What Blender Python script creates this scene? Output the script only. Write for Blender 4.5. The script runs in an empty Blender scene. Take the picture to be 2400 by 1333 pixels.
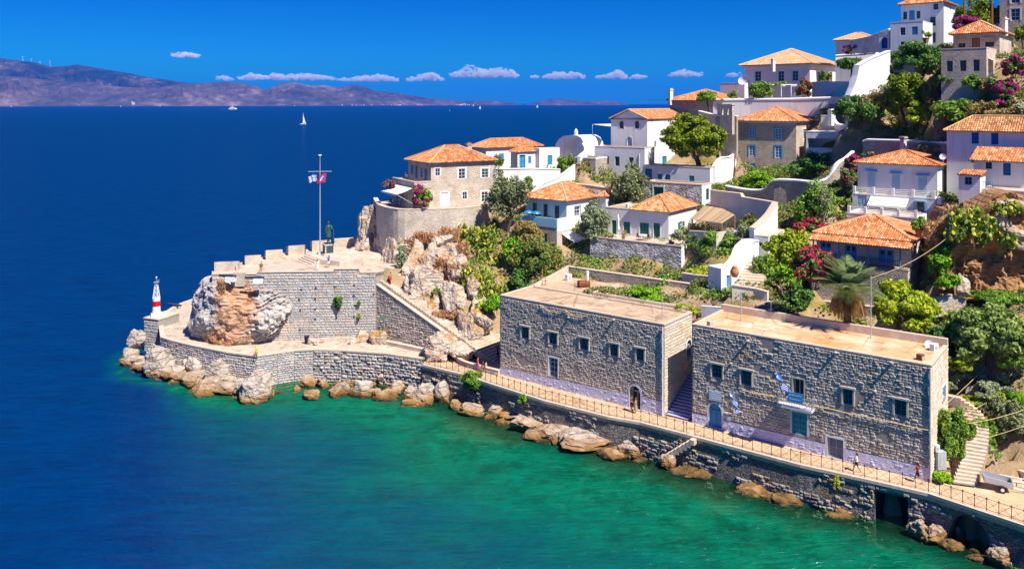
import bpy, bmesh, math, random
import numpy as np
from mathutils import Vector, Matrix, noise

# ---------------------------------------------------------------- camera, sky, sun
S = bpy.context.scene
COL = S.collection
SEA = 1.0                                # water level
F, HZ, HC = 1950.0, 243.0, 38.0          # focal length in photo pixels, horizon row, camera height (m)
cam = bpy.data.cameras.new("camera"); co = bpy.data.objects.new("camera", cam); COL.objects.link(co)
co.location = (0, 0, HC); co.rotation_euler = (math.radians(90), 0, 0)
cam.sensor_width = 36; cam.lens = 36 * F / 2400; cam.shift_y = -(666.5 - HZ + 1.0) / 2400
cam.clip_start = 1; cam.clip_end = 90000
S.camera = co
SUN_AZ, SUN_EL = math.radians(139), math.radians(54)
W = bpy.data.worlds.new("World"); S.world = W; W.use_nodes = True
wt = W.node_tree; bg = wt.nodes["Background"]
sk = wt.nodes.new("ShaderNodeTexSky"); sk.sky_type = 'NISHITA'; sk.sun_disc = False
sk.sun_elevation = SUN_EL; sk.sun_rotation = SUN_AZ
sk.air_density = 1.0; sk.dust_density = 0.0; sk.ozone_density = 4.0; sk.altitude = 0
hs = wt.nodes.new("ShaderNodeHueSaturation"); hs.inputs["Saturation"].default_value = 1.7; hs.inputs["Hue"].default_value = 0.5
mu = wt.nodes.new("ShaderNodeMix"); mu.data_type = 'RGBA'; mu.blend_type = 'MULTIPLY'; mu.inputs[0].default_value = 1
mu.inputs[7].default_value = (0.012, 0.178, 0.40, 1)
wt.links.new(sk.outputs[0], hs.inputs["Color"]); wt.links.new(hs.outputs[0], mu.inputs[6]); wt.links.new(mu.outputs[2], bg.inputs[0])
bg.inputs[1].default_value = 0.15
sd = bpy.data.lights.new("sun", 'SUN'); sd.energy = 4.9; sd.angle = math.radians(0.53); sd.color = (1.0, 0.93, 0.82)
so = bpy.data.objects.new("sun", sd); COL.objects.link(so); so.location = (60, -40, 120)
SUNV = Vector((math.sin(SUN_AZ) * math.cos(SUN_EL), math.cos(SUN_AZ) * math.cos(SUN_EL), math.sin(SUN_EL)))
so.rotation_euler = SUNV.to_track_quat('Z', 'Y').to_euler()
S.view_settings.view_transform = 'Standard'; S.view_settings.look = 'None'
S.view_settings.exposure = 0.72; S.view_settings.gamma = 1; S.view_settings.use_curve_mapping = False
S.render.engine = 'CYCLES'
cy = S.cycles; cy.use_denoising = True; cy.max_bounces = 6; cy.diffuse_bounces = 3; cy.glossy_bounces = 2
cy.transmission_bounces = 3; cy.transparent_max_bounces = 12; cy.volume_bounces = 2
cy.caustics_reflective = False; cy.caustics_refractive = False
try: cy.denoiser = 'OPENIMAGEDENOISE'
except Exception: pass

# ---------------------------------------------------------------- helpers
R = random.Random(7)
def at(px, py, D): return Vector(((px - 1200) / F * D, D, HC - (py - HZ) / F * D))
def zat(py, D): return HC - (py - HZ) / F * D
def gz(px, py, z):
 D = F * (HC - z) / (py - HZ); return at(px, py, D)
OFF = {}
def tag(o, label=None, cat=None, group=None, kind=None):
 if label: o["label"] = label
 if cat: o["category"] = cat
 if group: o["group"] = group
 if kind: o["kind"] = kind
 return o
def thing(name, label, cat, loc, group=None):
 o = bpy.data.objects.new(name, None); COL.objects.link(o); o.empty_display_size = .3
 o.location = loc; OFF[o] = Vector(loc)
 return tag(o, label, cat, group)
def link(name, me, parent=None, loc=None):
 o = bpy.data.objects.new(name, me); COL.objects.link(o)
 if parent is not None: o.parent = parent
 if loc is not None: o.location = loc
 return o
class MB:
 def __init__(s): s.v = []; s.f = []; s.m = []
 def add(s, vs, fs, mi=0):
  n = len(s.v); s.v.extend([tuple(p) for p in vs]); s.f.extend([tuple(n + i for i in f) for f in fs]); s.m.extend([mi] * len(fs))
 def quad(s, a, b, c, d, mi=0): s.add((a, b, c, d), ((0, 1, 2, 3),), mi)
 def box(s, o, a, b, c, mi=0):
  o, a, b, c = Vector(o), Vector(a), Vector(b), Vector(c)
  s.add((o, o + a, o + a + b, o + b, o + c, o + a + c, o + a + b + c, o + b + c),
              ((0, 3, 2, 1), (4, 5, 6, 7), (0, 1, 5, 4), (1, 2, 6, 5), (2, 3, 7, 6), (3, 0, 4, 7)), mi)
 def cbox(s, c, sx, sy, sz, rz=0, mi=0):
  ca, sa = math.cos(rz), math.sin(rz); a = Vector((ca * sx, sa * sx, 0)); b = Vector((-sa * sy, ca * sy, 0))
  s.box(Vector(c) - a / 2 - b / 2, a, b, (0, 0, sz), mi)
 def tube(s, pts, rad, n=6, mi=0, cap=True):
  pts = [Vector(p) for p in pts]
  if not hasattr(rad, '__len__'): rad = [rad] * len(pts)
  base = len(s.v); rings = []
  for i, p in enumerate(pts):
   t = (pts[min(i + 1, len(pts) - 1)] - pts[max(i - 1, 0)])
   if t.length < 1e-9: t = Vector((0, 0, 1))
   t.normalize(); h = Vector((0, 0, 1)) if abs(t.z) < .95 else Vector((1, 0, 0))
   x = t.cross(h).normalized(); y = t.cross(x)
   for k in range(n):
    a = 2 * math.pi * k / n; s.v.append(tuple(p + (x * math.cos(a) + y * math.sin(a)) * rad[i]))
  for i in range(len(pts) - 1):
   for k in range(n):
    k2 = (k + 1) % n; s.f.append((base + i * n + k, base + i * n + k2, base + (i + 1) * n + k2, base + (i + 1) * n + k)); s.m.append(mi)
  if cap:
   s.f.append(tuple(base + k for k in range(n))); s.m.append(mi)
   s.f.append(tuple(base + (len(pts) - 1) * n + k for k in reversed(range(n)))); s.m.append(mi)
 def lathe(s, c, prof, n=16, mi=0):
  c = Vector(c); base = len(s.v)
  for r, z in prof:
   for k in range(n):
    a = 2 * math.pi * k / n; s.v.append((c.x + r * math.cos(a), c.y + r * math.sin(a), c.z + z))
  for i in range(len(prof) - 1):
   for k in range(n):
    k2 = (k + 1) % n; s.f.append((base + i * n + k, base + i * n + k2, base + (i + 1) * n + k2, base + (i + 1) * n + k)); s.m.append(mi)
  s.f.append(tuple(base + k for k in reversed(range(n)))); s.m.append(mi)
  s.f.append(tuple(base + (len(prof) - 1) * n + k for k in range(n))); s.m.append(mi)
 def prism(s, poly, z0, z1, mi=0):
  n = len(poly); b = len(s.v)
  z0s = z0 if hasattr(z0, '__len__') else [z0] * n; z1s = z1 if hasattr(z1, '__len__') else [z1] * n
  for i, p in enumerate(poly): s.v.append((p[0], p[1], z0s[i]))
  for i, p in enumerate(poly): s.v.append((p[0], p[1], z1s[i]))
  s.f.append(tuple(b + n + i for i in range(n))); s.m.append(mi)
  s.f.append(tuple(b + i for i in reversed(range(n)))); s.m.append(mi)
  for i in range(n):
   j = (i + 1) % n; s.f.append((b + i, b + j, b + n + j, b + n + i)); s.m.append(mi)
 def build(s, name, mats, parent=None, smooth=False, fix=False, **pr):
  if not isinstance(mats, (list, tuple)): mats = [mats]
  if parent is not None: o0 = OFF[parent]
  else:
   a = np.array(s.v); o0 = Vector(((a[:, 0].min() + a[:, 0].max()) / 2, (a[:, 1].min() + a[:, 1].max()) / 2, a[:, 2].min()))
  me = bpy.data.meshes.new(name)
  me.from_pydata([(v[0] - o0.x, v[1] - o0.y, v[2] - o0.z) for v in s.v], [], s.f)
  for m in mats: me.materials.append(m)
  if len(mats) > 1: me.polygons.foreach_set("material_index", s.m)
  if smooth: me.polygons.foreach_set("use_smooth", [True] * len(me.polygons))
  if fix:
   bm = bmesh.new(); bm.from_mesh(me); bmesh.ops.recalc_face_normals(bm, faces=bm.faces); bm.to_mesh(me); bm.free()
  me.update()
  o = link(name, me, parent, None if parent is not None else o0); OFF[o] = o0
  return tag(o, **pr)

# ---------------------------------------------------------------- materials
MATS = {}
def ramp(nt, stops, src, interp='LINEAR'):
 r = nt.nodes.new("ShaderNodeValToRGB"); r.color_ramp.interpolation = interp
 e = r.color_ramp.elements
 while len(e) < len(stops): e.new(.5)
 for i, (p, c) in enumerate(stops):
  e[i].position = p; e[i].color = (*c, 1) if len(c) == 3 else c
 nt.links.new(src, r.inputs[0]); return r.outputs[0]
def mix(nt, fac, a, b, mode='MIX'):
 n = nt.nodes.new("ShaderNodeMix"); n.data_type = 'RGBA'; n.blend_type = mode
 for s, v in ((0, fac), (6, a), (7, b)):
  if hasattr(v, 'is_linked'): nt.links.new(v, n.inputs[s])
  elif s == 0: n.inputs[0].default_value = v
  else: n.inputs[s].default_value = (*v, 1)
 return n.outputs[2]
def mth(nt, op, a, b=None, c=None):
 n = nt.nodes.new("ShaderNodeMath"); n.operation = op
 for i, v in enumerate((a, b, c)):
  if v is None: continue
  if hasattr(v, 'is_linked'): nt.links.new(v, n.inputs[i])
  else: n.inputs[i].default_value = v
 return n.outputs[0]
def pos(nt, scale=(1, 1, 1)):
 g = nt.nodes.new("ShaderNodeNewGeometry"); m = nt.nodes.new("ShaderNodeMapping"); m.inputs["Scale"].default_value = scale
 nt.links.new(g.outputs["Position"], m.inputs[0]); return m.outputs[0]
def nz(nt, vec, scale, detail=4, rough=.55, dist=0):
 n = nt.nodes.new("ShaderNodeTexNoise"); n.inputs["Scale"].default_value = scale; n.inputs["Detail"].default_value = detail
 n.inputs["Roughness"].default_value = rough; n.inputs["Distortion"].default_value = dist
 nt.links.new(vec, n.inputs["Vector"]); return n.outputs[0]
def newmat(name):
 m = bpy.data.materials.new(name); m.use_nodes = True; MATS[name] = m
 return m, m.node_tree, m.node_tree.nodes["Principled BSDF"]
def island(nt):
 g = nt.nodes.new("ShaderNodeNewGeometry"); o = nt.nodes.new("ShaderNodeObjectInfo")
 return mth(nt, 'FRACT', mth(nt, 'ADD', g.outputs["Random Per Island"], o.outputs["Random"]))
def bump(nt, bs, h, strength, dist):
 b = nt.nodes.new("ShaderNodeBump"); b.inputs["Strength"].default_value = strength; b.inputs["Distance"].default_value = dist
 nt.links.new(h, b.inputs["Height"]); nt.links.new(b.outputs[0], bs.inputs["Normal"])
def M(name, c1, c2=None, scale=.6, rough=.8, bmp=0, bscale=8, spec=.3, metal=0, c3=None, isl=0, crack=0, streak=None):
 """plain painted or weathered surface: two (three) colours mixed by noise at several sizes"""
 if name in MATS: return MATS[name]
 m, nt, b = newmat(name); b.inputs["Roughness"].default_value = rough; b.inputs["Metallic"].default_value = metal
 b.inputs["Specular IOR Level"].default_value = spec
 c2 = c2 or tuple(x * .78 for x in c1)
 p = pos(nt); n1 = nz(nt, p, scale, 8, .65)
 st = [(.32, c1), (.68, c2)] if c3 is None else [(.3, c1), (.5, c2), (.7, c3)]
 c = ramp(nt, st, n1)
 if isl:
  r = island(nt); c = mix(nt, 1.0, c, ramp(nt, [(0, (1 - isl,) * 3), (1, (1 + isl,) * 3)], r), 'MULTIPLY')
 if crack:                                     # hairline cracks and mended patches
  v = nt.nodes.new("ShaderNodeTexVoronoi"); v.feature = 'DISTANCE_TO_EDGE'; v.inputs["Scale"].default_value = crack
  nt.links.new(mix(nt, .12, p, nz(nt, p, 1.2, 6), 'ADD'), v.inputs["Vector"])
  c = mix(nt, 1, c, ramp(nt, [(0, (.62, .57, .52)), (.022, (1, 1, 1))], v.outputs["Distance"]), 'MULTIPLY')
  c = mix(nt, 1, c, ramp(nt, [(.38, (.70, .66, .62)), (.47, (1, 1, 1)), (.60, (1, 1, 1)), (.68, (1.2, 1.16, 1.1))], nz(nt, p, .55, 8, .7)), 'MULTIPLY')
 if streak:                                    # rain streaks down a plastered wall
  c = mix(nt, ramp(nt, [(.52, (0, 0, 0)), (.74, (.55,) * 3)], nz(nt, pos(nt, (1.6, 1.6, .13)), 1.0, 7, .65)), c, streak)
 nt.links.new(c, b.inputs["Base Color"])
 if bmp: bump(nt, b, nz(nt, p, bscale, 6, .6), bmp, .05)
 return m
def Mi(name, stops, rough=.85, scale=1.0, bmp=.3, bscale=9, amt=.35, stain=None, stain_lo=.55):
 """pieces (stones, tiles, leaves): colour drawn per piece, then broken up by noise"""
 if name in MATS: return MATS[name]
 m, nt, b = newmat(name); b.inputs["Roughness"].default_value = rough; b.inputs["Specular IOR Level"].default_value = .2
 c = ramp(nt, stops, island(nt)); p = pos(nt)
 n1 = nz(nt, p, scale, 8, .65)
 c = mix(nt, 1.0, c, ramp(nt, [(.3, (1 - amt,) * 3), (.7, (1 + amt * .5,) * 3)], n1), 'MULTIPLY')
 if stain:
  c = mix(nt, ramp(nt, [(stain_lo, (0, 0, 0)), (stain_lo + .12, (1, 1, 1))], nz(nt, p, .35, 6, .6)), c, mix(nt, .5, c, stain))
 nt.links.new(c, b.inputs["Base Color"])
 if bmp: bump(nt, b, nz(nt, p, bscale, 6, .6), bmp, .05)
 return m
def masonry(name, stops, mortar, s=2.6, rough=.9, bmp=.8):
 """rubble masonry too far away to tell stone from stone"""
 m, nt, b = newmat(name); b.inputs["Roughness"].default_value = rough; b.inputs["Specular IOR Level"].default_value = .2
 p = pos(nt, (1, 1, 1.9))
 v = nt.nodes.new("ShaderNodeTexVoronoi"); v.inputs["Scale"].default_value = s; nt.links.new(p, v.inputs["Vector"])
 e = nt.nodes.new("ShaderNodeTexVoronoi"); e.feature = 'DISTANCE_TO_EDGE'; e.inputs["Scale"].default_value = s; nt.links.new(p, e.inputs["Vector"])
 sep = nt.nodes.new("ShaderNodeSeparateColor"); nt.links.new(v.outputs["Color"], sep.inputs[0])
 c = ramp(nt, stops, sep.outputs[0])
 c = mix(nt, ramp(nt, [(.02, (0, 0, 0)), (.09, (1, 1, 1))], e.outputs["Distance"]), mortar, c)
 n1 = nz(nt, pos(nt), .5, 6, .6)
 c = mix(nt, 1, c, ramp(nt, [(.3, (.75,) * 3), (.7, (1.15,) * 3)], n1), 'MULTIPLY')
 nt.links.new(c, b.inputs["Base Color"])
 h = mth(nt, 'MINIMUM', e.outputs["Distance"], .16)
 bump(nt, b, mth(nt, 'ADD', h, mth(nt, 'MULTIPLY', nz(nt, pos(nt), 9, 4), .08)), bmp, .35)
 return m
GREY = [(0, (.37, .32, .28)), (.2, (.52, .44, .37)), (.45, (.46, .40, .36)), (.75, (.60, .50, .41)), (.97, (.58, .49, .40)), (1, (.58, .38, .22))]
WARM = [(0, (.50, .42, .34)), (.3, (.68, .58, .46)), (.6, (.60, .52, .44)), (.85, (.74, .63, .50)), (1, (.66, .42, .24))]
MI = Mi("stone_grey", GREY, stain=(.50, .27, .08), stain_lo=.60)
Mi("stone_pale", [(0, (.44, .42, .41)), (.4, (.52, .49, .46)), (.7, (.40, .39, .40)), (.93, (.58, .50, .42)), (1, (.60, .38, .20))], amt=.25)
Mi("stone_sea", [(0, (.22, .21, .20)), (.4, (.34, .31, .28)), (.8, (.46, .40, .33)), (1, (.50, .33, .16))], stain=(.45, .24, .06), stain_lo=.56)
Mi("stone_rubble", [(0, (.36, .35, .35)), (.4, (.50, .46, .42)), (.7, (.42, .40, .40)), (.92, (.58, .47, .36)), (1, (.55, .30, .14))], amt=.3)
M("mortar", (.40, .35, .30), (.26, .23, .21), 2.5, bmp=.4)
M("mortar_dark", (.16, .16, .17), (.09, .09, .10), .55, bmp=.9, bscale=2.5, c3=(.26, .19, .11))
masonry("masonry_warm", WARM, (.62, .54, .45))
masonry("masonry_grey", GREY, (.30, .27, .25))
masonry("masonry_mansion", [(0, (.38, .33, .29)), (.5, (.50, .42, .36)), (1, (.58, .48, .39))], (.50, .43, .37), 3.2, bmp=.5)
M("whitewash", (.83, .82, .80), (.74, .73, .73), .5, bmp=.3, bscale=2.5, streak=(.52, .47, .42))
M("whitewash_old", (.78, .77, .76), (.60, .57, .56), .8, bmp=.6, bscale=3, c3=(.42, .37, .36))
def peeled(name, c1, c2):
 """old limewash flaking off rubble"""
 m_, nt, b = newmat(name); b.inputs["Roughness"].default_value = .9; p = pos(nt)
 v = nt.nodes.new("ShaderNodeTexVoronoi"); v.inputs["Scale"].default_value = 2.6; nt.links.new(pos(nt, (1, 1, 1.8)), v.inputs["Vector"])
 st = mix(nt, v.outputs["Distance"], (.46, .41, .38), (.17, .15, .15)); f = ramp(nt, [(.46, (0, 0, 0)), (.56, (1, 1, 1))], nz(nt, pos(nt, (1, 1, 1.8)), .5, 9, .72))
 nt.links.new(mix(nt, f, mix(nt, nz(nt, p, 1.5), c1, c2), st), b.inputs["Base Color"]); bump(nt, b, mth(nt, 'ADD', v.outputs["Distance"], nz(nt, p, 4, 6)), .8, .25)
peeled("whitewash_peeled", (.76, .74, .76), (.62, .59, .62))
M("cream_plaster", (.72, .60, .48), (.78, .70, .60), .4, bmp=.3, c3=(.60, .46, .34))
M("whitewash_shaded", (.80, .78, .80), (.73, .71, .74), .4, bmp=.3, streak=(.46, .42, .45))  # whitewash with the lavender of shaded fronts put into its colour
M("lime_blue", (.60, .62, .82), (.50, .51, .72), 1.2, bmp=.8, bscale=4, c3=(.70, .71, .84), streak=(.40, .38, .42))
M("aqua_plaster", (.10, .55, .68), (.08, .48, .62), .5, bmp=.2)
M("blue_plaster", (.35, .62, .78), (.30, .56, .74), .5, bmp=.2)
TC = [(0, (.50, .16, .06)), (.25, (.64, .22, .08)), (.5, (.72, .30, .12)), (.75, (.76, .40, .20)), (.93, (.74, .50, .30)), (1, (.42, .14, .06))]
Mi("terracotta", TC, amt=.3, bmp=.1)
Mi("terracotta_pale", [(0, (.66, .33, .17)), (.5, (.78, .43, .25)), (1, (.80, .52, .34))], amt=.2, bmp=.1)
Mi("terracotta_old", [(0, (.50, .19, .07)), (.3, (.62, .29, .12)), (.6, (.72, .40, .18)), (.85, (.68, .47, .25)), (1, (.40, .15, .06))], amt=.45, bmp=.1)
M("terracotta_under", (.30, .10, .05), (.22, .08, .04), 2)
M("paving", (.58, .49, .39), (.50, .41, .32), .4, bmp=.3, bscale=5, c3=(.63, .55, .46), crack=.35)
M("paving_orange", (.62, .44, .28), (.56, .38, .23), .7, bmp=.3, bscale=5, c3=(.66, .50, .34), crack=.4)
M("coping", (.68, .56, .44), (.58, .45, .34), .9, bmp=.4, c3=(.72, .62, .52))
M("roof_screed", (.58, .43, .28), (.46, .33, .22), .3, bmp=.3, c3=(.64, .51, .37), crack=.22)
M("roof_rust", (.60, .30, .12), (.62, .42, .25), .28, bmp=.3, c3=(.78, .66, .50), crack=.25)
M("blue_paint", (.01, .11, .36), (.012, .09, .30), 2, rough=.5)
M("light_blue_paint", (.05, .30, .58), (.04, .25, .50), 2, rough=.5)
M("pale_blue_paint", (.42, .58, .72), (.36, .52, .68), 2, rough=.5)
M("teal_paint", (.02, .25, .33), (.02, .20, .28), 2, rough=.5)
M("green_paint", (.01, .20, .13), (.01, .15, .10), 2, rough=.5)
M("white_paint", (.80, .80, .80), (.74, .74, .74), 2, rough=.5)
M("red_paint", (.60, .01, .015), (.50, .01, .015), 2, rough=.45)
M("brown_paint", (.20, .06, .03), (.15, .045, .025), 2, rough=.5)
M("grey_paint", (.42, .44, .48), (.36, .38, .42), 2, rough=.5)
M("step_lilac", (.40, .48, .78), (.34, .42, .72), 1.5)
M("slate_paint", (.16, .18, .25), (.13, .15, .21), 2, rough=.5)
M("iron", (.025, .035, .07), (.02, .025, .05), 3, rough=.6, spec=.4)
M("rust", (.25, .09, .03), (.14, .05, .02), 3, rough=.9)
M("galvanised", (.50, .52, .55), (.42, .44, .47), 3, rough=.4, metal=.3)
M("wood_weathered", (.46, .33, .20), (.36, .25, .15), 3, bmp=.3, isl=.25)
M("wood_brown", (.30, .14, .06), (.22, .10, .04), 3)
M("canvas", (.84, .80, .74), (.78, .74, .68), 1.5)
M("reed", (.58, .42, .22), (.46, .32, .16), 4, bmp=.3)
M("glass_dark", (.02, .03, .045), (.03, .045, .06), 1, rough=.12, spec=.6)
M("shade_dark", (.03, .025, .025), (.02, .02, .02), 1)
M("bark", (.10, .075, .055), (.06, .045, .035), 4, bmp=.6)
M("dead_wood", (.34, .27, .22), (.24, .19, .15), 4, bmp=.4)
M("bronze", (.06, .13, .11), (.04, .08, .07), 5, rough=.5, metal=.4)
M("terracotta_pot", (.55, .22, .10), (.45, .17, .08), 3)
M("blue_cloth", (.02, .10, .45), (.015, .08, .38), 4); M("white_cloth", (.80, .80, .80), (.74, .74, .74), 4)
M("red_cloth", (.60, .02, .04), (.5, .02, .03), 4); M("yellow_cloth", (.75, .55, .02), (.7, .5, .02), 4)
M("navy_cloth", (.02, .03, .12), (.015, .02, .08), 4); M("pink_cloth", (.75, .08, .22), (.7, .06, .18), 4)
M("black_cloth", (.02, .02, .025), (.015, .015, .02), 4); M("green_cloth", (.02, .55, .08), (.02, .5, .07), 4)
M("tan_cloth", (.60, .42, .25), (.5, .34, .18), 9); M("print_cloth", (.65, .52, .32), (.25, .16, .08), 9, c3=(.7, .6, .45))
M("skin", (.50, .27, .16), (.46, .24, .14), 6, rough=.55); M("hair_dark", (.05, .025, .015), (.04, .02, .012), 8, rough=.5)
M("hair_brown", (.20, .09, .03), (.15, .06, .02), 8, rough=.5); M("straw", (.72, .56, .30), (.66, .5, .26), 8)
M("plastic_blue", (.02, .25, .62), None, 3, rough=.4)

masonry("masonry_sea", [(0, (.12, .12, .13)), (.3, (.20, .19, .19)), (.6, (.27, .24, .21)), (.85, (.34, .28, .21)), (1, (.36, .20, .08))], (.10, .10, .11), 2.4, bmp=1.0)
def rockmat(name, c1, c2, c3, grass=None, sea=True, cracks=1):
 m, nt, b = newmat(name); b.inputs["Roughness"].default_value = .9; b.inputs["Specular IOR Level"].default_value = .2
 p = pos(nt); n1 = nz(nt, p, .45, 9, .68); n2 = nz(nt, p, 1.8, 9, .7)
 c = ramp(nt, [(.28, c2), (.5, c1), (.72, c3)], mth(nt, 'ADD', mth(nt, 'MULTIPLY', n1, .55), mth(nt, 'MULTIPLY', n2, .45)))
 v = nt.nodes.new("ShaderNodeTexVoronoi"); v.feature = 'DISTANCE_TO_EDGE'; v.inputs["Scale"].default_value = .55
 pm = nt.nodes.new("ShaderNodeMapping"); pm.inputs["Rotation"].default_value = (.5, .35, .2); pm.inputs["Scale"].default_value = (.7, .9, 2.6)
 g = nt.nodes.new("ShaderNodeNewGeometry"); nt.links.new(g.outputs["Position"], pm.inputs[0])
 wd = mix(nt, .35, pm.outputs[0], mix(nt, 1, pm.outputs[0], n2, 'ADD')); nt.links.new(wd, v.inputs["Vector"])
 crack = ramp(nt, [(0, (.50, .44, .39) if sea else (.66, .60, .54)), (.07, (1, 1, 1))], v.outputs["Distance"])
 if cracks: c = mix(nt, 1, c, crack, 'MULTIPLY')
 c = mix(nt, ramp(nt, [(.60, (0, 0, 0)), (.70, (.75,) * 3)], nz(nt, p, .8, 6, .6)), c, (.44, .22, .09))   # iron stain
 if grass:
  up = nt.nodes.new("ShaderNodeSeparateXYZ"); nt.links.new(g.outputs["Normal"], up.inputs[0])
  gm = mth(nt, 'MULTIPLY', ramp(nt, [(.5, (0, 0, 0)), (.6, (1, 1, 1))], nz(nt, p, .3, 7, .65)), mth(nt, 'GREATER_THAN', up.outputs[2], .35))
  c = mix(nt, gm, c, mix(nt, n2, grass, tuple(x * .6 for x in grass)))
 if name == 'rock_grey':      # ochre earth and lichen washed down the middle of the outcrop
  at_ = nt.nodes.new("ShaderNodeAttribute"); at_.attribute_name = "ochre"
  k_ = ramp(nt, [(.36, (0, 0, 0)), (.66, (.92,) * 3)], mth(nt, 'ADD', mth(nt, 'MULTIPLY', at_.outputs["Fac"], .62), mth(nt, 'MULTIPLY', mth(nt, 'SUBTRACT', n2, .42), 1.9)))
  c = mix(nt, k_, c, mix(nt, n1, (.62, .35, .19), (.46, .26, .15)))
 if sea:                                       # the algae belt at the waterline and the dark wet foot below it
  z = nt.nodes.new("ShaderNodeSeparateXYZ"); nt.links.new(g.outputs["Position"], z.inputs[0])
  zz = mth(nt, 'ADD', mth(nt, 'SUBTRACT', z.outputs[2], SEA), mth(nt, 'MULTIPLY', mth(nt, 'SUBTRACT', n1, .5), 2.6))
  c = mix(nt, ramp(nt, [(.24, (.92,) * 3), (.68, (0, 0, 0))], mth(nt, 'MULTIPLY', zz, .42)), c, mix(nt, n2, (.42, .20, .045), (.24, .13, .04)))
  c = mix(nt, ramp(nt, [(.0, (1,) * 3), (.30, (0, 0, 0))], mth(nt, 'MULTIPLY', zz, .45)), c, (.06, .045, .018))
 nt.links.new(c, b.inputs["Base Color"])
 h = mth(nt, 'ADD', mth(nt, 'MINIMUM', mth(nt, 'MULTIPLY', v.outputs["Distance"], 1.0 if cracks else 0), .12), mth(nt, 'MULTIPLY', nz(nt, p, 2.2, 9, .7), .35))
 bump(nt, b, h, .9, .7)
 return m
rockmat("rock", (.47, .41, .35), (.31, .28, .25), (.57, .48, .39))
rockmat("rock_grey", (.50, .47, .45), (.34, .32, .32), (.60, .54, .48), sea=False)
rockmat("rock_hill", (.55, .46, .38), (.38, .32, .27), (.64, .54, .44), grass=(.50, .27, .08), sea=False)
rockmat("rock_brown", (.38, .21, .09), (.26, .14, .07), (.48, .30, .15), sea=False)
rockmat("soil", (.40, .28, .17), (.30, .22, .13), (.46, .35, .22), grass=(.36, .27, .09), sea=False, cracks=0)

LEAF = {}
def leafmat(name, stops, tr=.25):
 m, nt, b = newmat(name); b.inputs["Roughness"].default_value = .6; b.inputs["Specular IOR Level"].default_value = .15
 r = island(nt); n = nz(nt, pos(nt), .55, 3, .5)
 f = mth(nt, 'ADD', mth(nt, 'MULTIPLY', r, .55), mth(nt, 'MULTIPLY', n, .45))
 c = ramp(nt, stops, f); nt.links.new(c, b.inputs["Base Color"])
 t = nt.nodes.new("ShaderNodeBsdfTranslucent"); nt.links.new(c, t.inputs[0])
 x = nt.nodes.new("ShaderNodeMixShader"); x.inputs[0].default_value = tr
 out = nt.nodes["Material Output"]; nt.links.new(b.outputs[0], x.inputs[1]); nt.links.new(t.outputs[0], x.inputs[2]); nt.links.new(x.outputs[0], out.inputs[0])
 LEAF[name] = m; return m
leafmat("leaf_green", [(.2, (0.079, 0.182, 0.025)), (.5, (0.190, 0.343, 0.043)), (.8, (0.378, 0.504, 0.063))])
leafmat("leaf_bright", [(.2, (0.084, 0.250, 0.014)), (.5, (0.210, 0.465, 0.021)), (.8, (0.420, 0.570, 0.035))])
leafmat("leaf_dark", [(.2, (0.041, 0.120, 0.028)), (.5, (0.101, 0.239, 0.047)), (.8, (0.240, 0.382, 0.068))])
leafmat("leaf_fig", [(.2, (0.096, 0.168, 0.036)), (.5, (0.216, 0.324, 0.072)), (.8, (0.432, 0.504, 0.144))])
leafmat("leaf_olive", [(.2, (0.105, 0.140, 0.061)), (.5, (0.228, 0.263, 0.123)), (.8, (0.385, 0.420, 0.210))])
leafmat("leaf_pine", [(.2, (0.084, 0.143, 0.011)), (.5, (0.210, 0.285, 0.017)), (.8, (0.378, 0.440, 0.028))])
leafmat("leaf_yellow", [(.2, (0.158, 0.263, 0.018)), (.5, (0.420, 0.525, 0.026)), (.8, (0.600, 0.600, 0.052))])
leafmat("leaf_dry", [(.2, (0.245, 0.158, 0.052)), (.5, (0.420, 0.298, 0.105)), (.8, (0.350, 0.367, 0.105))])
leafmat("leaf_redgreen", [(.2, (0.070, 0.175, 0.026)), (.5, (0.175, 0.280, 0.052)), (.72, (0.315, 0.245, 0.070)), (.9, (0.600, 0.210, 0.070))])
leafmat("leaf_sage", [(.2, (0.175, 0.228, 0.123)), (.5, (0.333, 0.385, 0.210)), (.8, (0.490, 0.542, 0.333))])
leafmat("cactus_pad", [(.15, (.05, .13, .02)), (.42, (.18, .28, .04)), (.60, (.44, .45, .06)), (.85, (.68, .54, .08))], .08)
leafmat("blossom_magenta", [(.2, (.36, .005, .16)), (.5, (.56, .01, .26)), (.8, (.66, .06, .36))], .35)
leafmat("blossom_red", [(.2, (.45, .004, .05)), (.5, (.62, .01, .08)), (.8, (.70, .03, .20))], .35)
leafmat("dry_grass", [(.2, (.48, .25, .11)), (.5, (.66, .38, .19)), (.8, (.74, .50, .30))], .2)
leafmat("palm_green", [(.2, (.15, .25, .10)), (.5, (.28, .38, .15)), (.8, (.50, .52, .23))])
leafmat("palm_dry", [(.2, (.34, .21, .08)), (.5, (.56, .38, .17)), (.8, (.68, .50, .26))], .15)
def m(n): return MATS[n]
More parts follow.
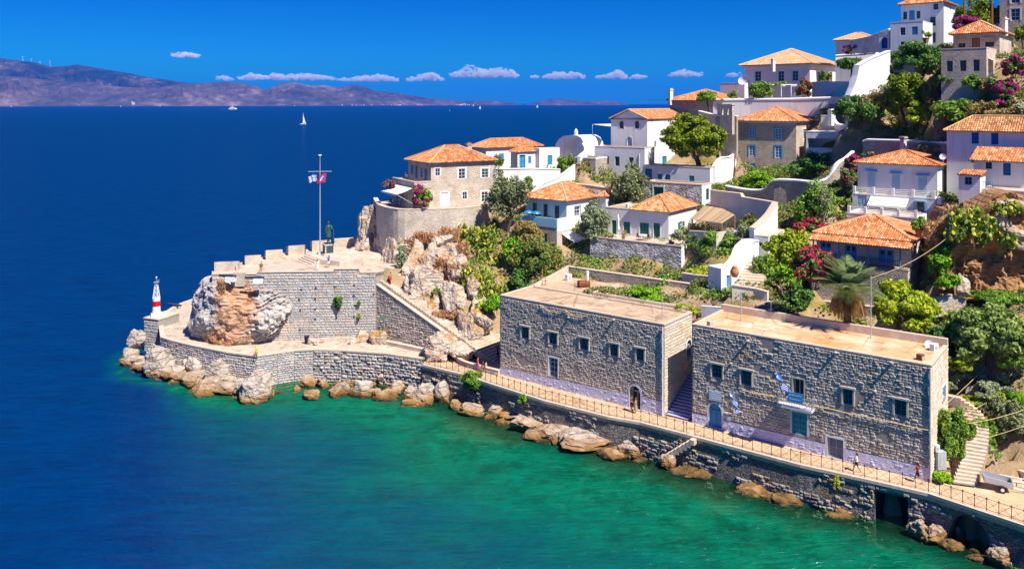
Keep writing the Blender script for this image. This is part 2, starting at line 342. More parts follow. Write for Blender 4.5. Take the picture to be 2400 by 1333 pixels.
# ---------------------------------------------------------------- sea
SHORE = [(66, 45), (53, 55), (40.7, 66.1), (35.8, 71.5), (26.7, 77.2), (17.3, 84.5), (3.7, 93.8), (-11.5, 106.7), (-27, 110.5), (-35, 106.5), (-44, 108.5), (-53, 113), (-57, 121), (-56, 132), (-52, 140), (-40, 150), (-20, 155)]
def axis(lo, hi, step, a, b, n):
 mid = list(np.arange(lo, hi + .01, step)); g = [lo - (lo - a) * (i / n) ** 4 for i in range(n, 0, -1)]
 h = [hi + (b - hi) * (i / n) ** 4 for i in range(1, n + 1)]
 return np.array(g + mid + h)
def seg_dist(P, pts):
 best = np.full(len(P), 1e9)
 for a, b in zip(pts, pts[1:]):
  a, b = np.array(a, float), np.array(b, float); d = b - a
  t = np.clip(((P - a) @ d) / (d @ d), 0, 1); best = np.minimum(best, np.hypot(*(P - a - t[:, None] * d).T))
 return best
SEA_X = 31000
def make_sea():
 xs, ys = axis(-90, 70, 2.0, -SEA_X, SEA_X, 26), axis(40, 170, 2.0, -400, SEA_X, 26)
 X, Y = np.meshgrid(xs, ys); P = np.stack([X.ravel(), Y.ravel()], 1)
 d = seg_dist(P, SHORE)
 nx, ny = len(xs), len(ys); me = bpy.data.meshes.new("sea")
 fs = [(j * nx + i, j * nx + i + 1, (j + 1) * nx + i + 1, (j + 1) * nx + i) for j in range(ny - 1) for i in range(nx - 1)]
 me.from_pydata([(x, y, SEA) for x, y in P], [], fs)
 # the bottom drops off fast round the western tip and gently in the cove to the east
 x = P[:, 0]; k = np.clip((x + 47) / 40, 0.03, 1.0); k = np.where(P[:, 1] > 112, .03, k)
 at_ = me.attributes.new("shore", 'FLOAT', 'POINT'); at_.data.foreach_set("value", (d / k).astype(np.float32))
 o = link("sea", me); tag(o, kind="structure")
 mt, nt, b = newmat("sea_water")
 a = nt.nodes.new("ShaderNodeAttribute"); a.attribute_name = "shore"
 p = pos(nt); n1 = nz(nt, p, .09, 5, .6); n2 = nz(nt, p, .45, 7, .68)
 dd = mth(nt, 'ADD', a.outputs["Fac"], mth(nt, 'MULTIPLY', mth(nt, 'SUBTRACT', n1, .5), 26))
 deep, teal, green = (.0, .029, .122), (.0, .068, .098), (.0, .140, .075)
 c = ramp(nt, [(0, (.03, .12, .055)), (.07, green), (.16, (.0, .120, .080)), (.30, teal), (.62, (.0, .044, .125)), (1, deep)], mth(nt, 'MULTIPLY', dd, 1 / 90))
 weed = ramp(nt, [(.45, (1, 1, 1)), (.62, (.42, .55, .50))], n2)
 near = ramp(nt, [(.05, (1, 1, 1)), (.30, (0, 0, 0))], mth(nt, 'MULTIPLY', dd, 1 / 90))
 c = mix(nt, near, c, mix(nt, 1, c, weed, 'MULTIPLY'))
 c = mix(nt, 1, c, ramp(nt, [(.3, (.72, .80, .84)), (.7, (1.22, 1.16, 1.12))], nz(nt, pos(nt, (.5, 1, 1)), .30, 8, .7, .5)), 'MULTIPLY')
 c = mix(nt, 1, c, ramp(nt, [(.32, (.80, .86, .90)), (.68, (1.3, 1.2, 1.14))], nz(nt, pos(nt, (.22, 1, 1)), 1.3, 4, .6, .6)), 'MULTIPLY')  # lighter crests and darker troughs of ripples painted into the water colour
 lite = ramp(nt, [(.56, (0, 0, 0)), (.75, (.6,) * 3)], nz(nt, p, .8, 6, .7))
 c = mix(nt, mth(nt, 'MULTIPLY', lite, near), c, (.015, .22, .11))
 w1 = nz(nt, pos(nt, (.35, 1.0, 1)), .55, 5, .6, .4); w2 = nz(nt, pos(nt, (.5, 1.0, 1)), 2.2, 4, .6, .3); w3 = nz(nt, pos(nt, (.3, 1, 1)), .12, 2, .5)
 h = mth(nt, 'ADD', mth(nt, 'MULTIPLY', w1, .6), mth(nt, 'ADD', mth(nt, 'MULTIPLY', w2, .34), mth(nt, 'MULTIPLY', w3, 1.2)))
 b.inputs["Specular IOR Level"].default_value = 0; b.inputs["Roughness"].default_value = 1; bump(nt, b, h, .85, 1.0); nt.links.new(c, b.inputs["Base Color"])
 nrm = b.inputs["Normal"].links[0].from_socket
 # a choppy surface seen at a low angle mirrors far less than a flat one would: Fresnel with a ceiling
 fr = nt.nodes.new("ShaderNodeFresnel"); fr.inputs[0].default_value = 1.33; nt.links.new(nrm, fr.inputs["Normal"])
 gl = nt.nodes.new("ShaderNodeBsdfGlossy"); gl.inputs["Roughness"].default_value = .12; nt.links.new(nrm, gl.inputs["Normal"])
 ws = nt.nodes.new("ShaderNodeMixShader"); nt.links.new(mth(nt, 'MINIMUM', fr.outputs[0], .085), ws.inputs[0]); nt.links.new(b.outputs[0], ws.inputs[1]); nt.links.new(gl.outputs[0], ws.inputs[2])
 # clear shallows: the first metres show the bottom
 tr = nt.nodes.new("ShaderNodeBsdfTransparent"); tr.inputs[0].default_value = (.55, .85, .62, 1)
 mx = nt.nodes.new("ShaderNodeMixShader")
 cl = ramp(nt, [(.1, (.85,) * 3), (.55, (0, 0, 0))], mth(nt, 'MULTIPLY', mth(nt, 'ADD', a.outputs["Fac"], mth(nt, 'MULTIPLY', mth(nt, 'SUBTRACT', n2, .5), 4)), .1))
 nt.links.new(cl, mx.inputs[0]); nt.links.new(ws.outputs[0], mx.inputs[1]); nt.links.new(tr.outputs[0], mx.inputs[2])
 nt.links.new(mx.outputs[0], nt.nodes["Material Output"].inputs[0])
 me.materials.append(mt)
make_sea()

# ---------------------------------------------------------------- mountains across the strait
def prof(pts, x): return float(np.interp(x, [p[0] for p in pts], [p[1] for p in pts]))
BACK = [(-250, 128), (0, 138), (40, 143), (80, 148), (120, 158), (150, 157), (180, 153), (200, 156), (250, 165), (300, 173), (350, 183), (400, 190), (440, 196), (520, 203), (600, 214), (640, 222), (700, 236), (730, 252)]
FRONT = [(-250, 186), (0, 178), (60, 182), (120, 190), (200, 196), (260, 203), (320, 207), (370, 207), (385, 203), (420, 197), (480, 196), (520, 194), (560, 195), (600, 203), (625, 212), (640, 203), (660, 197), (690, 194), (730, 202), (760, 201), (795, 207), (830, 200), (850, 203), (880, 214), (920, 217), (960, 225), (1000, 230), (1060, 236), (1090, 238), (1150, 237), (1190, 240), (1225, 247)]
ISLE = [(1230, 247), (1250, 243), (1270, 238), (1290, 234), (1320, 233), (1350, 235), (1380, 239), (1400, 237), (1430, 237), (1450, 240), (1475, 247)]
def coastD(px): return float(np.interp(px, [-250, 0, 700, 1100, 1500], [9000, 9300, 11000, 14000, 16000]))
def ridge(name, pf, step, back, depth, seed):
 pxs = np.arange(pf[0][0], pf[-1][0] + .1, step); nv = 26; vs = []
 for px in pxs:
  D0 = coastD(px) + back
  zt = max(zat(prof(pf, px), D0 + depth * .8), -20)
  for j in range(nv):
   t = j / (nv - 1); s = min(t / .8, 1); D = D0 + depth * t
   n = noise.fractal(Vector((px * .02 + seed, t * 3.2, seed)), .8, 2.0, 6) ; n2 = noise.fractal(Vector((px * .09, t * 9, seed + 5)), .8, 2.0, 4)
   z = zt * (s ** .72 if t <= .8 else 1 - (t - .8) * 3.5)
   z += (n * .30 + n2 * .10) * zt * math.sin(math.pi * min(1, s)) - 6 * (t == 0)
   if t > .8: z = min(z, zt)
   vs.append((((px - 1200) / F) * D, D, z - (3 if t < .02 else 0)))
 n = len(pxs); fs = [(i * nv + j, (i + 1) * nv + j, (i + 1) * nv + j + 1, i * nv + j + 1) for i in range(n - 1) for j in range(nv - 1)]
 me = bpy.data.meshes.new(name); me.from_pydata(vs, [], fs); me.polygons.foreach_set("use_smooth", [True] * len(fs)); me.materials.append(m("hillside"))
 return tag(link(name, me), kind="structure")
mt, nt, b = newmat("hillside"); b.inputs["Roughness"].default_value = 1; b.inputs["Specular IOR Level"].default_value = 0
p = pos(nt, (1, .7, 2.5)); n1 = nz(nt, p, .0011, 9, .68); n2 = nz(nt, p, .006, 8, .7)
c = ramp(nt, [(.38, (.020, .024, .022)), (.48, (.055, .048, .045)), (.56, (.105, .078, .075)), (.68, (.32, .22, .19))], mth(nt, 'ADD', mth(nt, 'MULTIPLY', n1, .6), mth(nt, 'MULTIPLY', n2, .42)))
nt.links.new(c, b.inputs["Base Color"])
mt2 = mt.copy(); mt2.name = "hillside_wooded"; MATS["hillside_wooded"] = mt2
for n_ in mt2.node_tree.nodes:
 if n_.bl_idname == "ShaderNodeValToRGB":
  for e_, cc in zip(n_.color_ramp.elements, ((.010, .016, .012), (.020, .028, .018), (.07, .055, .04), (.30, .20, .15))): e_.color = (*cc, 1)
ridge("mountains", BACK, 4, 1900, 1500, 3.0).data.materials[0] = mt2
ridge("hills", FRONT, 3, 0, 1300, 11.0)
ridge("island", ISLE, 3, 0, 500, 23.0)

# wind turbines on the ridge
for i, (px, py, h) in enumerate(((54, 146, 12), (74, 149, 11), (94, 152, 7), (118, 159, 14))):
 D = coastD(px) + 1900 + 1200; b0 = at(px, py + 2, D); sc = D / F
 t = thing("wind_turbine", ("tiny white wind turbine highest up the far ridge", "second white wind turbine down the far ridge, spinning thin blades", "shortest of the far wind turbines, half behind the ridge", "largest white wind turbine, lowest on the far ridge")[i], "wind turbine", b0, "wind turbines on the far ridge")
 tw = MB(); tw.tube([b0, b0 + Vector((0, 0, h * sc))], [2.6, 1.6], 6); tw.build("tower", m("white_paint"), t)
 c0 = b0 + Vector((0, -4, h * sc)); nb = MB(); nb.cbox(c0 - Vector((0, 0, 2)), 4, 9, 4); nb.build("nacelle", m("white_paint"), t)
 for k in range(3):
  a = math.radians(20 + i * 31 + 120 * k); d = Vector((math.cos(a), 0, math.sin(a)))
  bl = MB(); bl.tube([c0 + Vector((0, -6, 0)), c0 + Vector((0, -6, 0)) + d * 5.5 * sc], [1.8, .5], 5); bl.build("blade", m("white_paint"), t)

# houses of the far shore, a few pixels each: settlements that read as one mass
RV = random.Random(5)
for nm, x0, x1, n_ in (("village", 655, 705, 60), ("settlement", 780, 1000, 60), ("hamlet", 150, 240, 14), ("harbour_village", 1060, 1120, 26)):
 mb = MB()
 for _ in range(n_):
  px = RV.uniform(x0, x1); D = coastD(px) + RV.uniform(15, 160 if nm != "village" else 420); z = max(4, (D - coastD(px)) * .11)
  mb.cbox(((px - 1200) / F * D, D, z - 6), RV.uniform(9, 22), RV.uniform(8, 12), RV.uniform(12, 19), RV.uniform(-.4, .4))
 tag(mb.build(nm, m("whitewash")), kind="stuff")
b0 = Vector(((313 - 1200) / F * 9700, 9700, 20)); t = thing("church", "lone white church on the far shore below the bare slopes", "church", b0)
mb = MB(); mb.cbox(b0, 26, 18, 22); mb.cbox(b0 + Vector((-16, 0, 0)), 9, 9, 40); mb.build("wall", m("whitewash"), t)
mb = MB(); mb.prism([(b0.x - 14, b0.y - 10), (b0.x + 14, b0.y - 10), (b0.x + 14, b0.y + 10), (b0.x - 14, b0.y + 10)], b0.z + 22, [b0.z + 22.5] * 2 + [b0.z + 29] * 2); mb.build("roof", m("terracotta"), t)

# ---------------------------------------------------------------- clouds low over the horizon
def ico(sub):
 bm = bmesh.new(); bmesh.ops.create_icosphere(bm, subdivisions=sub, radius=1)
 v = np.array([x.co[:] for x in bm.verts]); f = [tuple(x.index for x in fc.verts) for fc in bm.faces]; bm.free(); return v, f
ICO = {k: ico(k) for k in (1, 2, 3, 4, 5, 6)}
mt = bpy.data.materials.new("cloud"); mt.use_nodes = True; MATS["cloud"] = mt; nt = mt.node_tree; nt.nodes.remove(nt.nodes["Principled BSDF"])
v = nt.nodes.new("ShaderNodeVolumePrincipled"); v.inputs["Color"].default_value = (.96, .96, .97, 1); v.inputs["Density"].default_value = .006; v.inputs["Anisotropy"].default_value = -.35
nt.links.new(v.outputs[0], nt.nodes["Material Output"].inputs["Volume"])
RC = random.Random(11); CD = 36000
def cloud(x0, x1, yb, tops, label):
 """puffs piled on a flat base; tops: (px, height in px)"""
 vs, fs = [], []; sc = CD / F; v0, f0 = ICO[2]
 n = max(24, int((x1 - x0) * 1.6))
 for _ in range(n):
  px = RC.uniform(x0, x1); hh = prof(tops, px) * 1.15 * RC.uniform(.05, 1.0); r = RC.uniform(2.2, 4.6) * sc * (.55 + .6 * min(1, prof(tops, px) / 12)) * (1.15 - .5 * hh / 30)
  c = np.array(((px - 1200) / F * CD, CD + RC.uniform(-600, 600), zat(yb - hh, CD)))
  q = v0 * r * np.array((1.35, 1.2, .85)) * (1 + .12 * np.sin(v0[:, [1, 2, 0]] * 5 + _)) + c; k = len(vs); vs.extend(q.tolist()); fs.extend([tuple(k + i for i in f) for f in f0])
 mb = MB(); mb.v = [tuple(x) for x in vs]; mb.f = fs; mb.m = [0] * len(fs)
 o = mb.build("cloud", m("cloud"), label=label, cat="cloud", group="small fair weather clouds low over the horizon")
 md = o.modifiers.new("union", 'REMESH'); md.mode = 'VOXEL'; md.voxel_size = 26
 me = bpy.data.meshes.new_from_object(o.evaluated_get(bpy.context.evaluated_depsgraph_get())); o.modifiers.clear(); o.data = me; me.materials.clear(); me.materials.append(m("cloud"))
cloud(411, 461, 135, [(411, 4), (430, 11), (445, 6), (455, 10), (461, 4)], "small lone cloud highest in the sky, above the left mountains")
cloud(512, 540, 189, [(512, 4), (528, 9), (540, 3)], "small faint cloud at the left end of the low cloud bank")
cloud(562, 780, 188, [(562, 4), (600, 13), (620, 6), (650, 14), (665, 8), (720, 12), (780, 5)], "long flat cloud stretched above the purple hills")
cloud(795, 935, 191, [(795, 4), (840, 8), (895, 12), (935, 4)], "thin flat cloud between the long bank and the domed cloud")
cloud(955, 1037, 191, [(955, 4), (985, 12), (1000, 20), (1020, 16), (1037, 5)], "domed cloud just left of the tallest cloud")
cloud(1056, 1215, 182, [(1056, 6), (1080, 14), (1098, 28), (1115, 20), (1140, 14), (1170, 18), (1200, 14), (1215, 5)], "tallest brightest cloud with a peaked top, centre of the sky")
cloud(1245, 1262, 184, [(1245, 3), (1254, 6), (1262, 3)], "tiny scrap of cloud right of the tallest cloud")
cloud(1272, 1370, 185, [(1272, 4), (1300, 13), (1318, 13), (1330, 7), (1342, 15), (1370, 4)], "low cloud over the small island")
cloud(1396, 1468, 185, [(1396, 5), (1425, 7), (1452, 19), (1468, 4)], "cloud with its peak at the right end, over open sea")
cloud(1478, 1512, 185, [(1478, 5), (1500, 8), (1512, 5)], "small slanting cloud left of the houses")
cloud(1570, 1642, 180, [(1570, 4), (1605, 14), (1625, 6), (1638, 8), (1642, 3)], "flat cloud nearest the hillside houses")
cloud(1710, 1732, 180, [(1710, 4), (1720, 8), (1732, 3)], "tiny faint cloud beside the wide roofed white house")

# ---------------------------------------------------------------- haze over the strait
def make_haze():
 mb = MB(); mb.box((-SEA_X - 500, -900, -40), (2 * SEA_X + 1000, 0, 0), (0, SEA_X + 1400 + 500, 0), (0, 0, 740))
 mt = bpy.data.materials.new("haze_air"); mt.use_nodes = True; nt = mt.node_tree; nt.nodes.remove(nt.nodes["Principled BSDF"])
 v = nt.nodes.new("ShaderNodeVolumePrincipled"); v.inputs["Color"].default_value = (.02, .22, .95, 1); v.inputs["Density"].default_value = HAZE
 nt.links.new(v.outputs[0], nt.nodes["Material Output"].inputs["Volume"])
 tag(mb.build("haze", mt), kind="stuff")
HAZE = 3.6e-5
make_haze()
# ---------------------------------------------------------------- builders for walls, stones, openings, roofs
CTRL = []                                    # ground points collected while building
class Face:
 """a vertical plane through A and B (left and right as seen from outside)"""
 def __init__(s, A, B):
  s.A = Vector((A[0], A[1])); s.B = Vector((B[0], B[1])); s.L = (s.B - s.A).length; s.U = (s.B - s.A) / s.L; s.n = Vector((s.U.y, -s.U.x))
 def P(s, u, z, d=0.0):
  q = s.A + s.U * u + s.n * d; return Vector((q.x, q.y, z))
 def uz(s, px, py):
  dx = Vector(((px - 1200) / F, 1.0)); t = s.A.dot(s.n) / dx.dot(s.n); q = dx * t
  return (q - s.A).dot(s.U), HC - (py - HZ) / F * t
 def hole(s, x0, y0, x1, y1):
  xm, ym = (x0 + x1) / 2, (y0 + y1) / 2
  u0, u1 = s.uz(x0, ym)[0], s.uz(x1, ym)[0]
  return dict(u0=u0, u1=u1, z0=s.uz(xm, y1)[1], z1=s.uz(xm, y0)[1])
 def U3(s): return Vector((s.U.x, s.U.y, 0))
 def N3(s): return Vector((s.n.x, s.n.y, 0))
def interp(pts, u): return float(np.interp(u, [p[0] for p in pts], [p[1] for p in pts]))
def htop(h, u):
 if not h.get("arch"): return h["z1"]
 w = (h["u1"] - h["u0"]) / 2; r = h.get("rise", w); k = max(0, 1 - ((u - h["u0"] - w) / w) ** 2); return h["z1"] - r + r * math.sqrt(k)
def wall_face(mb, fc, u0, u1, top, zb, holes=(), mi=0, rmi=None, d=0.0):
 """a wall skin with openings cut through it, each with reveals of its own depth"""
 top = top if hasattr(top, '__len__') else [(u0, top), (u1, top)]
 zbf = zb if hasattr(zb, '__len__') else [(u0, zb), (u1, zb)]
 rmi = mi if rmi is None else rmi
 cuts = {u0, u1}
 for p in list(top) + list(zbf):
  if u0 < p[0] < u1: cuts.add(p[0])
 for h in holes:
  n = 10 if h.get("arch") else 1
  for i in range(n + 1):
   u = h["u0"] + (h["u1"] - h["u0"]) * i / n
   if u0 < u < u1: cuts.add(u)
 cuts = sorted(cuts)
 for a, b in zip(cuts, cuts[1:]):
  if b - a < 1e-5: continue
  mid = (a + b) / 2; hs_ = sorted([h for h in holes if h["u0"] - 1e-6 < mid < h["u1"] + 1e-6], key=lambda h: h["z0"])
  la, lb = interp(zbf, a), interp(zbf, b)
  for h in hs_:
   if h["z0"] > max(la, lb): mb.quad(fc.P(a, la, d), fc.P(b, lb, d), fc.P(b, h["z0"], d), fc.P(a, h["z0"], d), mi)
   ta, tb, dp = htop(h, a), htop(h, b), h.get("depth", .25)
   mb.quad(fc.P(a, ta, d), fc.P(b, tb, d), fc.P(b, tb, d - dp), fc.P(a, ta, d - dp), rmi)
   mb.quad(fc.P(a, h["z0"], d), fc.P(a, h["z0"], d - dp), fc.P(b, h["z0"], d - dp), fc.P(b, h["z0"], d), rmi)
   la, lb = ta, tb
  if la < interp(top, a) or lb < interp(top, b): mb.quad(fc.P(a, la, d), fc.P(b, lb, d), fc.P(b, interp(top, b), d), fc.P(a, interp(top, a), d), mi)
 for h in holes:
  dp = h.get("depth", .25)
  for u in (h["u0"], h["u1"]):
   t = htop(h, u); mb.quad(fc.P(u, h["z0"], d), fc.P(u, t, d), fc.P(u, t, d - dp), fc.P(u, h["z0"], d - dp), rmi)

# a dozen worn stone shapes, shared by every masonry wall: unit blocks with chamfered, uneven faces
def stone_shape(seed, ch=.16):
 r = random.Random(seed); v = []
 for (x, z) in ((0, 0), (1, 0), (1, 1), (0, 1)):
  v.append((x + r.uniform(-.05, .05), 0, z + r.uniform(-.07, .07)))
 for (x, z) in ((ch, ch * 1.5), (1 - ch, ch * 1.5), (1 - ch, 1 - ch * 1.5), (ch, 1 - ch * 1.5)):
  v.append((x + r.uniform(-.07, .07), r.uniform(.7, 1.1), z + r.uniform(-.10, .10)))
 v.append((.5 + r.uniform(-.2, .2), r.uniform(.95, 1.4), .5 + r.uniform(-.2, .2)))
 f = [(0, 1, 5, 4), (1, 2, 6, 5), (2, 3, 7, 6), (3, 0, 4, 7), (4, 5, 8), (5, 6, 8), (6, 7, 8), (7, 4, 8)]
 return v, f
SHAPES = [stone_shape(100 + i) for i in range(14)]
SMESH = {}
def smesh(i, mat):
 if (i, mat) not in SMESH:
  v, f = SHAPES[i]; me = bpy.data.meshes.new("stone"); me.from_pydata(v, [], f); me.materials.append(m(mat)); SMESH[i, mat] = me
 return SMESH[i, mat]
def stones(parent, fc, u0, u1, top, zb, holes, mat, ch=.36, cw=.62, proud=.07, nobj=300, seed=1, gap=.035, skip=0.0, name="stone", jit=.25, patch=None):
 """courses of separate stones on a wall: the largest NOBJ are objects, the rest one mesh"""
 r = random.Random(seed); top = top if hasattr(top, '__len__') else [(u0, top), (u1, top)]
 zbf = zb if hasattr(zb, '__len__') else [(u0, zb), (u1, zb)]
 zlo, zhi = min(p[1] for p in zbf), max(p[1] for p in top)
 lst = []; z = zlo
 while z < zhi - .08:
  h = ch * r.uniform(.75, 1.3); u = u0 - r.uniform(0, cw)
  while u < u1:
   w = cw * r.uniform(.55, 1.55); a, b = max(u, u0), min(u + w, u1); u += w
   if b - a < .12: continue
   mid = (a + b) / 2
   if z < interp(zbf, mid) - .05 or z + h > min(interp(top, a), interp(top, b)) + .02: continue
   if r.random() < skip or (patch is not None and noise.fractal(Vector((u0 * 0 + fc.P(mid, 0).x * .30, z * .5, seed * 0 + 3)), .8, 2, 3) < patch): continue
   spans = [(a, b)]
   for o in holes:
    mg = o.get("margin", .05)
    if z + h < o["z0"] - mg or z > o["z1"] + mg: continue
    if o.get("arch"):
     w2 = (o["u1"] - o["u0"]) / 2; rise = o.get("rise", w2); zc = o["z1"] - rise
     zz = z - zc
     if zz > 0:
      kk = 1 - (zz / (rise + mg)) ** 2
      if kk <= 0: continue
      hw = (w2 + mg) * math.sqrt(kk)
     else: hw = w2 + mg
     c = (o["u0"] + o["u1"]) / 2; lo, hi = c - hw, c + hw
    else: lo, hi = o["u0"] - mg, o["u1"] + mg
    ns = []
    for (p, q) in spans:
     if q <= lo or p >= hi: ns.append((p, q)); continue
     if p < lo - .1: ns.append((p, lo))
     if q > hi + .1: ns.append((hi, q))
    spans = ns
   for (p, q) in spans:
    if q - p > .12: lst.append((p, z + r.uniform(-jit, jit) * .15 * h, q - p - gap, h - gap, proud * r.uniform(.5, 1.5), r.randrange(len(SHAPES))))
  z += h
 def rank(e):
  D = fc.A.y + fc.U.y * e[0]; return -(e[2] * e[3]) / (D * D)
 lst.sort(key=rank)
 ux, uy, nx, ny = fc.U.x, fc.U.y, fc.n.x, fc.n.y
 po = OFF[parent]
 for e in lst[:nobj]:
  q = fc.P(e[0], e[1]); o = bpy.data.objects.new(name, smesh(e[5], mat)); COL.objects.link(o); o.parent = parent
  sx, sy, sz = e[2], e[4], e[3]
  o.matrix_local = Matrix(((ux * sx, nx * sy, 0, q.x - po.x), (uy * sx, ny * sy, 0, q.y - po.y), (0, 0, sz, q.z - po.z), (0, 0, 0, 1)))
 rest = lst[nobj:]
 if rest:
  mb = MB()
  for e in rest:
   v, f = SHAPES[e[5]]; q = fc.P(e[0], e[1])
   mb.add([(q.x + ux * x * e[2] + nx * y * e[4], q.y + uy * x * e[2] + ny * y * e[4], q.z + z * e[3]) for x, y, z in v], f)
  mb.build("stonework", m(mat), parent, kind="stuff")

def bar(mb, fc, u0, u1, z0, z1, d0, d1, mi=0):
 """a box on a face, from depth d0 out to d1"""
 mb.box(fc.P(u0, z0, d0), fc.U3() * (u1 - u0), fc.N3() * (d1 - d0), (0, 0, z1 - z0), mi)
def window(root, fc, h, frame="white_paint", bars=(2, 3), pane="glass_dark", shut=None, shut_open=False, surround=None, sill=None, name="window", lintel=None, leaf=None):
 u0, u1, z0, z1 = h["u0"], h["u1"], h["z0"], h["z1"]; dp = h.get("depth", .25); d = -dp + .02; w, t = u1 - u0, max(.05, (u1 - u0) * .08)
 arch = h.get("arch"); mb = MB()
 ztop = z1 - (h.get("rise", w / 2) if arch else 0)
 bar(mb, fc, u0, u0 + t, z0, ztop, d, d + .09); bar(mb, fc, u1 - t, u1, z0, ztop, d, d + .09)
 bar(mb, fc, u0 + t, u1 - t, z0, z0 + t, d, d + .085); bar(mb, fc, u0 + t, u1 - t, ztop - t, ztop, d, d + .085)
 if arch:
  n = 10; pts = [fc.P(u0 + w / 2 - math.cos(math.pi * i / n) * (w / 2 - t / 2), ztop + math.sin(math.pi * i / n) * (h.get("rise", w / 2) - t / 2), d + .045) for i in range(n + 1)]
  mb.tube(pts, t / 2, 5)
 bt = min(.05, t * .6)
 for i in range(1, bars[0]):
  u = u0 + w * i / bars[0]; bar(mb, fc, u - bt / 2, u + bt / 2, z0 + t, ztop - t, d, d + .07)
 for j in range(1, bars[1]):
  z = z0 + (ztop - z0) * j / bars[1]; bar(mb, fc, u0 + t, u1 - t, z - bt / 2, z + bt / 2, d, d + .062)
 o = mb.build(name, m(frame), root)
 pb = MB()
 if arch:
  n = 12; vs = [fc.P(u0, z0, d + .01), fc.P(u1, z0, d + .01)] + [fc.P(u0 + w / 2 + math.cos(math.pi * i / n) * w / 2, ztop + math.sin(math.pi * i / n) * h.get("rise", w / 2), d + .01) for i in range(n + 1)]
  pb.add(vs, [tuple(range(len(vs)))])
 else: bar(pb, fc, u0, u1, z0, z1, d - .03, d + .012)
 if name == "door": pb.build("door_leaf", m(leaf or frame), o)
 else: pb.build("pane", m(pane), o)
 if shut:
  for s_ in (0, 1):
   sb = MB()
   if shut_open:
    a, b = (u0 - w * .52, u0 - .02) if s_ == 0 else (u1 + .02, u1 + w * .52); q = .02
   else:
    a, b = (u0 + t * .5, u0 + w / 2 - .015) if s_ == 0 else (u0 + w / 2 + .015, u1 - t * .5); q = d + .10
   bar(sb, fc, a, b, z0 + .03, ztop - .03, q, q + .04)
   for k in range(7):
    zk = z0 + .1 + (ztop - z0 - .2) * k / 7; bar(sb, fc, a + .06, b - .06, zk, zk + (ztop - z0) / 7 * .6, q + .04, q + .06)
   sb.build("shutter", m(shut), o)
 if surround:
  sb = MB(); g = max(.12, w * .14)
  bar(sb, fc, u0 - g, u0, z0, ztop, 0, .045); bar(sb, fc, u1, u1 + g, z0, ztop, 0, .045)
  if arch:
   n = 12; ri, ro = w / 2, w / 2 + g; rr = h.get("rise", w / 2)
   for i in range(n):
    a0, a1 = math.pi * i / n, math.pi * (i + 1) / n; q = []
    for dd in (0, .045):
     for (a, k) in ((a0, 0), (a1, 0), (a1, g), (a0, g)): q.append(fc.P((u0 + u1) / 2 + math.cos(a) * (w / 2 + k), ztop + math.sin(a) * (rr + k), dd))
    sb.add(q, ((0, 1, 2, 3), (7, 6, 5, 4), (0, 4, 5, 1), (2, 6, 7, 3), (1, 5, 6, 2), (3, 7, 4, 0)))
  else: bar(sb, fc, u0 - g, u1 + g, z1, z1 + g, 0, .048)
  sb.build("surround", m(surround), o)
 if lintel:
  lb = MB(); bar(lb, fc, u0 - .25, u1 + .25, z1 + .08, z1 + .2, 0, .35); lb.build("lintel", m(lintel), o)
 if sill:
  lb = MB(); bar(lb, fc, u0 - .12, u1 + .12, z0 - .1, z0, -.05, .14); lb.build("sill", m(sill), o)
 return o

def roof_plane(mb, E0, E1, S0, S1, sp=.27, ln=.46, r=.12, seed=0):
 """barrel tiles laid over one roof slope: eave E0-E1, top edge S0-S1 (may be one point)"""
 E0, E1, S0, S1 = map(Vector, (E0, E1, S0, S1)); rr = random.Random(seed)
 U = (E1 - E0); W = U.length; U.normalize()
 up = (S0 - E0) - U * (S0 - E0).dot(U); H = up.length; up.normalize(); N = U.cross(up)
 if N.z < 0: N = -N
 li = (S0 - E0).dot(U); ri = (S1 - E0).dot(U)
 nc = max(1, int(W / sp)); spx = W / nc; nr = max(1, int(math.ceil(H / ln)))
 for i in range(nc):
  u = (i + .5) * spx
  vmax = H
  if u < li: vmax = H * u / li if li > 0 else H
  if u > ri: vmax = min(vmax, H * (W - u) / (W - ri)) if W - ri > 1e-6 else vmax
  j = 0
  while j * ln < vmax - .05:
   v0, v1 = j * ln - .05, min((j + 1) * ln, vmax)
   k = rr.uniform(-.012, .012); a, b = r * 1.12, r * .9; h0, h1 = .055 + rr.uniform(0, .02), .02
   P = lambda du, v, h: E0 + U * (u + du + k) + up * v + N * h
   mb.add((P(-a, v0, h0 - .04), P(-a * .5, v0, h0 + r * .8), P(a * .5, v0, h0 + r * .8), P(a, v0, h0 - .04),
     P(-b, v1, h1 - .02), P(-b * .5, v1, h1 + r * .72), P(b * .5, v1, h1 + r * .72), P(b, v1, h1 - .02)),
                   ((0, 1, 5, 4), (1, 2, 6, 5), (2, 3, 7, 6), (0, 3, 2, 1)))
   j += 1
